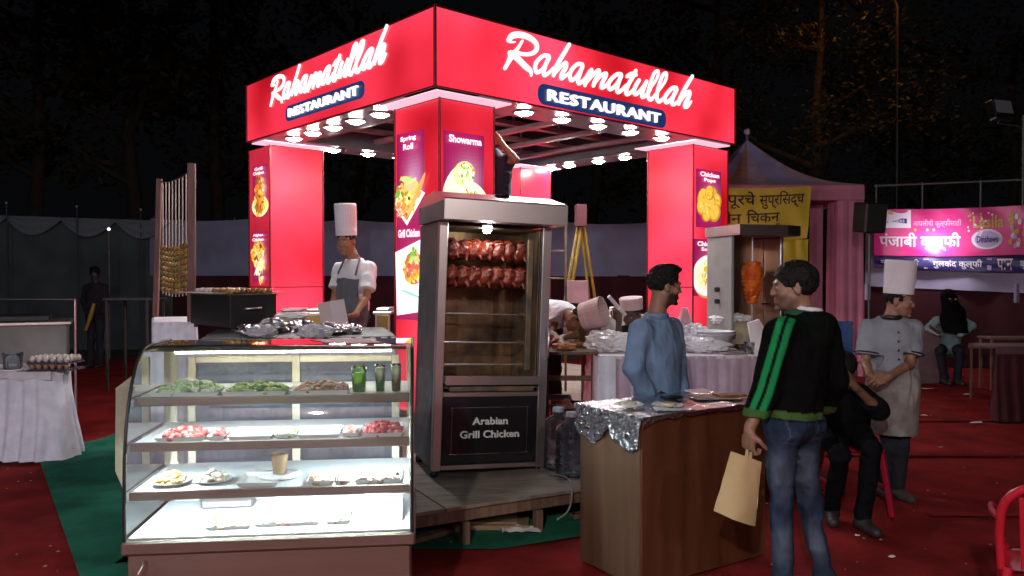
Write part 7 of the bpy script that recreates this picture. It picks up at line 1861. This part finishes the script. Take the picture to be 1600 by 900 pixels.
px0, px1 = P(1310, 400, Yt).x, P(1350, 400, Yt).x; pillar(px0, px1, Yt + .02, Yt + .45); pillar(xl, xl + .3, Yt + .02, Yt + .4); pillar(xr - .4, xr, Yb - .45, Yb - .02); pillar(xl, xl + .4, Yb - .45, Yb - .02)
cloth_wall((xl, Yb + .02, 0), (xr, Yb + .02, 0), zt1, 0, zt1, 0, mat('grey_back_cloth', (.10, .12, .12), .9, var=.3), 'back_cloth', tent, .05, 1)
cloth_wall((P(1268, 400, Yt + .8).x, Yt + .9, 0), (P(1290, 400, Yt + .8).x, Yt + .9, 0), zt1, 0, zt1, 0, M_tpink, 'inner_curtain', tent, .03, 3)
b = MB(); b.box(xl + .5, px0 - .1, Yt + 1.2, Yt + 1.8, .02, 1.0, M_cwall_m, .02); b.build('cloth_counter', tent)

# speaker on its pole
Ysp = 11.2; q = P(1359, 340, Ysp); spk = thing('loudspeaker', 'black loudspeaker box on a thin steel pole in front of the pink pillar', 'loudspeaker', (q.x, Ysp, 0))
M_spk = mat('speaker_grille', (0.018, 0.02, 0.02), .7, bump=.5, bscale=120)
b = MB(Matrix.Translation((q.x, Ysp, q.z)) @ Matrix.Rotation(rad(12), 4, 'Z') @ Matrix.Rotation(rad(6), 4, 'X')); b.box(-.17, .17, -.15, .15, -.21, .21, M_black, .02); b.build('cabinet', spk); b = MB(Matrix.Translation((q.x, Ysp, q.z)) @ Matrix.Rotation(rad(12), 4, 'Z') @ Matrix.Rotation(rad(6), 4, 'X')); b.box(-.15, .15, -.158, -.151, -.19, .19, M_spk, .004); b.build('grille', spk)
b = MB(); b.tube([(q.x + .02, Ysp + .05, 0), (q.x + .02, Ysp + .05, q.z - .2)], .018, M_pole, 8); b.build('pole', spk)
for a in (30, 150, 270): b = MB(); b.tube([(q.x + .02, Ysp + .05, .55), (q.x + .02 + .4 * math.cos(rad(a)), Ysp + .05 + .4 * math.sin(rad(a)), .02)], .012, M_pole, 6); b.build('leg', spk)

# floodlight (unlit) top right
q = P(1567, 171, 13.4); pr_ = onrail(1598); fld = thing('floodlight', 'unlit grey floodlight on an arm near the tall pole at the right', 'floodlight', tuple(q))
Mf = Matrix.Translation(q) @ Matrix.Scale(1.3, 4) @ Matrix.Rotation(rad(20), 4, 'Z') @ Matrix.Rotation(rad(-14), 4, 'X')
b = MB(Mf); b.box(-.17, .17, -.02, .10, -.13, .13, M_black, .015); b.build('housing', fld); b = MB(Mf); b.box(-.145, .145, -.028, -.021, -.06, .115, mat('flood_glass', (.30, .34, .38), .25, bump=.4, bscale=50), .003); b.build('lens', fld)
b = MB(); b.tube([tuple(q + Vector((-.05, .05, -.22))), (P(1598, 198, pr_.y).x, pr_.y, P(1598, 198, pr_.y).z)], .012, M_pole, 6); b.build('arm', fld)
b = MB(); b.tube([tuple(q + Vector((-.05, .05, -.22))), tuple(q + Vector((0, .05, -.1)))], .012, M_pole, 6); b.build('bracket', fld)

# ---------------------------------------------------------------- ladder, shelf, board behind the cook
Yd = 8.55; la = thing('step_ladder', 'tall yellow wooden step ladder standing open inside the kiosk', 'ladder', (P(903, 450, Yd).x, Yd, DECK))
tp = P(907, 352, Yd + .1)
for (pxb, pyb, pxt, pyt, dy_) in ((880, 485, 903, 352, -.12), (888, 480, 909, 352, -.10), (921, 470, 908, 352, .35), (930, 468, 912, 352, .36)):
    a = P(pxt, pyt, Yd + .08); bq = P(pxb, pyb, Yd + dy_); k = (a.z - DECK) / (a.z - bq.z); e = a + (bq - a) * k; b = MB(); b.beam(e, a, .022, .03, M_yellow, .003); b.build('rail', la)
for i in range(7):
    t = .12 + i * .12; l0 = P(903, 352, Yd + .08).lerp(P(880, 485, Yd - .12), t * 1.1); l1 = P(909, 352, Yd + .08).lerp(P(888, 480, Yd - .10), t * 1.1)
    b = MB(); b.beam(l0 - Vector((.0, 0, 0)), l1, .018, .014, M_yellow, .002); b.build('rung', la)
b = MB(); b.box(tp.x - .06, tp.x + .06, Yd, Yd + .14, tp.z - .02, tp.z + .22, mat('maroon_top', (.10, .02, .03), .7), .01); b.build('top_cap', la)
sh_ = thing('steel_rack', 'open steel shelf rack between the grill and the yellow ladder', 'rack', (P(872, 450, 8.2).x, 8.2, DECK)); xa, xb = P(858, 400, 8.2).x, P(884, 400, 8.2).x
for py in (392, 435, 480): z = P(870, py, 8.2).z; b = MB(); b.box(xa, xb, 8.2, 8.5, z - .008, z + .008, M_steeldark, .003); b.build('shelf', sh_)
for x in (xa, xb): b = MB(); b.box(x - .012, x + .012, 8.19, 8.215, DECK, P(870, 350, 8.2).z, M_steeldark, .002); b.build('upright', sh_)
q = P(903, 456, 7.75); b = MB(Matrix.Translation(q) @ Matrix.Rotation(rad(-8), 4, 'X')); b.box(-.105, .10, -.008, .008, -.11, .11, mat('pink_board', (.55, .30, .34), .7, var=.1), .003); tag(b.build('pink_board'), 'pinkish cardboard panel propped up behind the bent cook', 'board')
st = thing('back_counter', 'steel counter behind the bent cook, inside the kiosk', 'counter', (P(860, 500, 7.9).x, 7.9, DECK)); xa, xb = P(858, 500, 7.9).x, P(1010, 500, 7.9).x; zc_ = P(930, 492, 7.9).z
b = MB(); b.box(xa, xb, 7.72, 8.1, zc_ - .03, zc_, M_steelh, .004); b.build('worktop', st); b = MB(); b.box(xa, xb, 7.76, 8.08, zc_ - .34, zc_ - .031, M_steelh, .004); b.build('front', st)
for x in (xa + .03, xb - .03): b = MB(); b.box(x - .02, x + .02, 7.8, 7.84, DECK, zc_ - .341, M_steel); b.build('leg', st)
for i, px in enumerate((945, 962)): q = P(px, 486, 7.8); b = MB(); b.box(q.x - .05, q.x + .05, 7.76, 7.9, zc_ + .001, zc_ + .05 + .03 * i, M_paper, .004); tag(b.build('paper_box'), ['flat white box on the steel counter left of the paper roll', 'taller white box on the steel counter behind the paper roll'][i], 'box')
# blue board on a post near the seated man
q = P(1318, 530, 6.6); bb = thing('blue_board', 'plain blue panel on a post behind the seated man', 'board', (q.x, 6.6, 0)); b = MB(); b.box(q.x - .085, q.x + .075, 6.59, 6.61, P(1318, 562, 6.6).z, P(1318, 502, 6.6).z, mat('blue_panel', (.03, .09, .24), .5, var=.1), .004); b.build('panel', bb)
b = MB(); b.box(q.x - .015, q.x + .015, 6.611, 6.63, 0.02, P(1318, 505, 6.6).z, M_pole); b.build('post', bb)

# ---------------------------------------------------------------- plastic chairs
def plastic_chair(loc, rz, label, m=None, s=1.0):
    m = m or M_redplast; M0 = Matrix.Translation(loc) @ Matrix.Rotation(rz, 4, 'Z') @ Matrix.Scale(s, 4); t = thing('plastic_chair', label, 'chair', loc)
    b = MB(M0); b.grid(lambda u, v: ((u - .5) * .44, (v - .5) * .42, .44 + .012 * math.cos((u - .5) * 6) - .02 * math.sin(PI * v) + (.0 if v > .08 else -.03)), 12, 12, m); b.grid(lambda u, v: ((.5 - u) * .44, (v - .5) * .42, .418 + .012 * math.cos((u - .5) * 6) - .02 * math.sin(PI * v)), 12, 4, m); b.build('seat', t)
    # back: arched frame with slots
    def arch(k): a = PI * k; return (-.235 * math.cos(a), .20 + .06 * math.sin(a), .60 + .27 * math.sin(a) ** .6 if 0 < k < 1 else .60)
    b = MB(M0); b.tube([(-.225, .19, .43)] + [arch(k / 14) for k in range(15)] + [(.225, .19, .43)], .021, m, 8); b.build('back_frame', t)
    for i in range(5): x = -.14 + .07 * i; b = MB(M0); b.beam((x * .9, .20, .44), (x, .255, .845 - abs(x) * .35), .040, .010, m, .004, up=(0, -1, 0)); b.build('back_slat', t)
    for sx in (-1, 1):
        b = MB(M0); b.tube([(sx * .225, .20, .66), (sx * .262, .05, .665), (sx * .262, -.12, .655), (sx * .235, -.19, .62), (sx * .215, -.20, .44)], .018, m, 8); b.build('armrest', t)
        for sy in (-1, 1): b = MB(M0); b.tube([(sx * .20, sy * .19, .44), (sx * .235, sy * .235, .02)], [.024, .017], m, 8); b.build('leg', t)
    return t
q = G(1622, 905, 0); plastic_chair((P(1648, 800, 3.35).x, 3.35, .02), rad(150), 'bright red plastic armchair cut off at the lower right corner', s=.86)
sx_, sy_ = P(1330, 780, 5.42).x, 5.42; stl = thing('plastic_stool', 'dark red plastic stool under the seated man in black', 'stool', (sx_, sy_, .02)); M_dred = mat('dark_red_plastic', (.34, .012, .04), .35)
b = MB(); b.box(sx_ - .16, sx_ + .16, sy_ - .16, sy_ + .16, .43, .46, M_dred, .012); b.build('seat', stl)
for x in (-1, 1):
    for y in (-1, 1): b = MB(); b.beam((sx_ + x * .19, sy_ + y * .19, .02), (sx_ + x * .14, sy_ + y * .14, .43), .045, .035, M_dred, .006); b.build('leg', stl)
    b = MB(); b.beam((sx_ + x * .165, sy_ - .155, .2), (sx_ + x * .165, sy_ + .155, .2), .02, .025, M_dred, .004); b.build('stretcher', stl)
# ---------------------------------------------------------------- right-hand tables
o = P(1513, 545, 10.6); tF, _m = table('folding_table', 'pale folding table with thin steel legs at the far right', Vector((P(1513, 541, 10.4).x, 10.4, 0)), X_, Vector((P(1513, 541, 10.4).x, 10.4, 0)).normalized(), 1.9, .6, P(1540, 541, 10.4).z, M_timber, None, .0)
b = MB(); b.tube([(o.x + .3, 10.45, .66), (o.x + .55, 10.9, .1)], .014, M_pole, 6); b.build('brace', tF)
o = P(1545, 527, 11.4); tF, _m = table('folding_table', 'second pale table farther back against the maroon cloth', Vector((P(1545, 520, 11.2).x, 11.15, 0)), X_, Y_, 1.5, .35, P(1545, 527, 11.2).z, M_timber, None, .0)
o = P(1556, 552, 9.0); tR_, _m = table('skirted_table', 'dark red skirted table cut off at the right edge of the picture', Vector((P(1557, 553, 8.7).x, 8.7, 0)), X_, Vector((P(1557, 553, 8.7).x, 8.7, 0)).normalized(), 1.8, 1.0, P(1570, 553, 8.7).z, M_cwall_m, M_cwall_m, .02, pitch=.12)
# grey box in the background and ground strip
q = P(1446, 545, 12.0); b = MB(); b.box(q.x - .16, q.x + .16, 11.9, 12.2, .0, P(1446, 512, 12).z, mat('pinkish_carton', (.22, .15, .16), .8, var=.2), .01); tag(b.build('carton'), 'tall pinkish carton beside the figure in the dark at the right', 'carton')
# ---------------------------------------------------------------- far figures
Y = 12.0; c = P(1482, 467, Y)
J = dict(head=c, face=(-.2, -1, -.1), shL=P(1503, 500, Y), shR=P(1464, 500, Y), hipL=P(1494, 545, Y + .2), hipR=P(1472, 545, Y + .2), s=1.0)
J['elL'] = P(1519, 510, Y - .1); J['wrL'] = P(1500, 522, Y - .25); J['elR'] = P(1452, 512, Y - .1); J['wrR'] = P(1468, 520, Y - .28)
J['knL'] = P(1500, 548, Y - .25); J['knR'] = P(1468, 548, Y - .25); J['anL'] = P(1496, 575, Y - .2); J['anR'] = P(1476, 575, Y - .2)
for S in 'LR': J['an' + S].z = .09
far = person('dim seated figure with a dark scarf and pale teal sleeves by the maroon fence', 'person', J, skin=(.05, .035, .03), h=.014, top=dict(m=mat('teal_sleeve_cotton', (.30, .46, .48), .8), g=.02), legs=dict(m=M_dark, waist=.4), shoes=dict(m=M_shoe), hair=dict(t=.03), hands=False)
F_ = Field((c.x - .35, Y - .4, c.z - .5), (c.x + .35, Y + .3, c.z + .2), .014); F_.ell((c.x, Y - .02, c.z - .02), (.12, .13, .15), k=0); F_.ell((c.x + .01, Y - .12, c.z - .30), (.19, .15, .26), k=.08); F_.ell((c.x + .02, Y - .16, c.z - .50), (.17, .16, .22), k=.08)
F_.ell((c.x - .0, Y - .14, c.z - .02), (.07, .05, .035), k=.01, sub=True); F_.build('dark_scarf', M_blackjk, far, wrinkle=(.02, 9, (1, 1, 1)))
b = MB(); 
for e in (-1, 1): b.blob((c.x + e * .045, Y - .145, c.z + .0), (.035, .012, .026), mat('spectacle_lens', (.12, .12, .11), .2, .6), 8, 0)
b.build('spectacles', far)
so2 = thing('bench', 'low dark bench under the dim seated figure', 'bench', (c.x, Y + .2, 0)); b = MB(); b.box(c.x - .3, c.x + .3, Y + .02, Y + .45, .38, .42, M_darkgrey, .006); b.build('seat', so2)
for x in (-.26, .26): b = MB(); b.box(c.x + x - .02, c.x + x + .02, Y + .2, Y + .25, 0, .379, M_darkgrey); b.build('leg', so2)
Y = 14.0; c = P(148, 428, Y)
J = dict(head=c, face=(.3, -.9, -.3), shL=P(162, 448, Y), shR=P(136, 448, Y), hipL=P(156, 492, Y), hipR=P(142, 492, Y), s=1.0)
J['elL'] = P(166, 470, Y); J['wrL'] = P(160, 488, Y - .2); J['elR'] = P(131, 470, Y); J['wrR'] = P(137, 490, Y - .2); J['knL'] = P(156, 530, Y); J['knR'] = P(142, 530, Y); J['anL'] = P(157, 565, Y); J['anR'] = P(141, 565, Y)
for S in 'LR': J['an' + S].z = .09; J['kn' + S].z = .5
fp_ = person('dim standing figure with a yellow sash in the dark behind the steel stove', 'person', J, skin=(.05, .035, .03), h=.015, top=dict(m=mat('dusky_shirt', (.008, .009, .014), .85), g=.02), legs=dict(m=M_dark), shoes=dict(m=M_shoe), hair=dict(t=.012), hands=False)
b = MB(); b.tube([P(147, 474, Y - .2), P(142, 492, Y - .24), P(134, 516, Y - .2)], [.03, .04, .025], M_yellow, 8); b.build('sash', fp_)
# ---------------------------------------------------------------- trees
M_bark = mat('bark', (0.04, 0.032, 0.022), 0.95, var=.4, vscale=5, bump=.8, bscale=12); M_leaf = mat('leaf', (0.040, 0.042, 0.020), 0.65, var=.5, vscale=1.3, trans=.25)
def tree(x, y, h, cr, label, seed, n=2600, leaf=.11, lean=0.0, c0=.35):
    r = random.Random(seed); t = thing('tree', label, 'tree', (x, y, 0), 'trees behind the cloth fence'); b = MB()
    top = Vector((x + lean * h, y, h * .9)); pts = [Vector((x, y, 0)).lerp(top, k / 6) + Vector((r.uniform(-.1, .1), r.uniform(-.1, .1), 0)) * (k > 0) for k in range(7)]
    b.tube(pts, [h * .022 * (1 - .12 * k) for k in range(7)], M_bark, 9)
    tips = []
    for k in range(9):
        s = pts[2 + k % 4].lerp(pts[3 + k % 4], r.random()); a = r.random() * 2 * PI; L = cr * r.uniform(.6, 1.0); e = s + Vector((math.cos(a) * L, math.sin(a) * L, L * r.uniform(.2, .9))); m_ = s.lerp(e, .5) + Vector((0, 0, -.08 * L))
        b.tube([s, m_, e], [h * .010, h * .006, h * .002], M_bark, 6); tips += [m_, e]
    b.build('trunk', t); f = MB(); cl = []
    for k in range(46):
        if k < len(tips): c = tips[k] + Vector((r.gauss(0, .3), r.gauss(0, .3), r.gauss(0, .3)))
        else:
            d = Vector((r.gauss(0, 1), r.gauss(0, 1), r.gauss(0, .8))).normalized(); c = Vector((x + lean * h * .8, y, h * (c0 + (1 - c0) * .5))) + Vector((d.x * cr, d.y * cr, d.z * h * (1 - c0) * .5)) * r.uniform(.45, 1.0)
        cl.append((c, cr * r.uniform(.14, .34)))
    for _ in range(n):
        c, R_ = r.choice(cl); d = Vector((r.gauss(0, .5), r.gauss(0, .5), r.gauss(0, .4))); p = c + d * R_; u = Vector((r.uniform(-1, 1), r.uniform(-1, 1), r.uniform(-.6, .6))).normalized(); w = u.orthogonal().normalized(); w = (w + u.cross(w) * r.uniform(-1, 1)).normalized(); s = leaf * r.uniform(.6, 1.3)
        f.add([p - u * s, p + w * s * .45, p + u * s, p - w * s * .45], [(0, 1, 2, 3)], M_leaf)
    o = f.build('crown', t, kind='stuff')
    return t
L_ = 'dark leafy tree behind the fence, '
tree(P(1290, 100, 19).x, 19.5, 9.6, 2.9, L_ + 'branches lit orange by the street lamp', 1, 7500, .075, 0, .22)
tree(P(1120, 100, 24).x, 24, 11.5, 3.4, L_ + 'seen above the right end of the sign', 2, 3600, .10)
tree(P(1480, 150, 22).x, 23, 9.0, 3.6, L_ + 'right of the street lamp glow', 3, 3600, .10)
tree(P(1620, 150, 20).x, 21, 8.0, 3.0, L_ + 'at the right edge behind the floodlight', 4, 2600, .10)
tree(P(205, 200, 22).x, 22, 12, 2.8, L_ + 'with a pale trunk left of the skewer frame', 5, 2400, .15)
tree(P(60, 200, 21).x, 21, 11, 3.0, L_ + 'at the far left above the net', 6, 2400, .15)
tree(P(340, 200, 24).x, 24, 12, 3.4, L_ + 'behind the left edge of the sign', 7, 2400, .16)
tree(P(560, 200, 28).x, 28, 12, 4.0, L_ + 'seen low between the left and front columns', 8, 2000, .18)
tree(P(930, 200, 27).x, 27, 11, 4.0, L_ + 'seen between the front and right columns', 9, 2000, .18)
# street lamp just above the frame
q = P(1352, -14, 17.2); sl = thing('street_lamp', 'tall street lamp glowing orange among the branches at the top', 'street lamp', (q.x + .9, 17.6, 0)); b = MB(); b.tube([(q.x + .9, 17.6, 0), (q.x + .9, 17.6, q.z - .2), (q.x + .7, 17.5, q.z + .12), (q.x + .1, 17.25, q.z + .16)], [.07, .05, .04, .035], M_black, 10); b.build('post', sl)
b = MB(); b.blob((q.x, 17.2, q.z + .10), (.34, .15, .07), M_darkgrey, 14, 0); b.build('lamp_head', sl); b = MB(); b.blob((q.x, 17.2, q.z + .02), (.26, .11, .07), mat('sodium_lens', (1, .6, .2), .4, emit=(1, .32, .06), estr=60.0), 14, 0); b.build('lens', sl)
l2 = bpy.data.lights.new('added_glare_light', 'POINT'); l2.energy = 26; l2.color = (1, .92, 1); l2.shadow_soft_size = .06; l2o = bpy.data.objects.new('added_glare_light', l2); scene.collection.objects.link(l2o); l2o.location = FBP  # point light added for the banner glare, also brightens tent and fence
ld = bpy.data.lights.new('street_lamp_light', 'POINT'); ld.energy = 34; ld.color = (1, .40, .10); ld.shadow_soft_size = .15; lo = bpy.data.objects.new('street_lamp_light', ld); scene.collection.objects.link(lo); lo.location = (q.x, 17.1, q.z - .10); 
# overhead wire from the tent to the pole
a, b_ = P(1118, 206, 13), P(1310, 286, Yt + .2)
# unseen roof and hanging edge added to keep lamp light off the treetops
# unseen cloth front added behind the camera for the steel to reflect
bs = thing('added_stall_front', 'unseen rose cloth front with a roof, added for reflections and to block lamp light', 'stall', (0, -5.2, 0))
M_stallc = mat('dusty_rose_cloth', (.36, .22, .24), .85, var=.2)
b = MB(); b.box(-12, 12, -5.3, -1.5, 3.92, 3.95, M_stallc); b.build('light_block_canopy', bs); cloth_wall((12, -1.5, 0), (-12, -1.5, 0), 3.93, 3.72, 3.93, 3.72, M_stallc, 'light_block_valance', bs, .03, 1.5, 11, n=160)
cloth_wall((12, -5.2, 0), (-12, -5.2, 0), 3.9, 1.1, 3.9, 1.1, M_stallc, 'upper_cloth', bs, .06, .8, 9, n=160); cloth_wall((12, -5.1, 0), (-12, -5.1, 0), 1.12, .0, 1.12, .0, mat('pink_counter_cloth', (.45, .16, .18), .85, var=.2), 'counter_cloth', bs, .06, .9, 10, n=160)
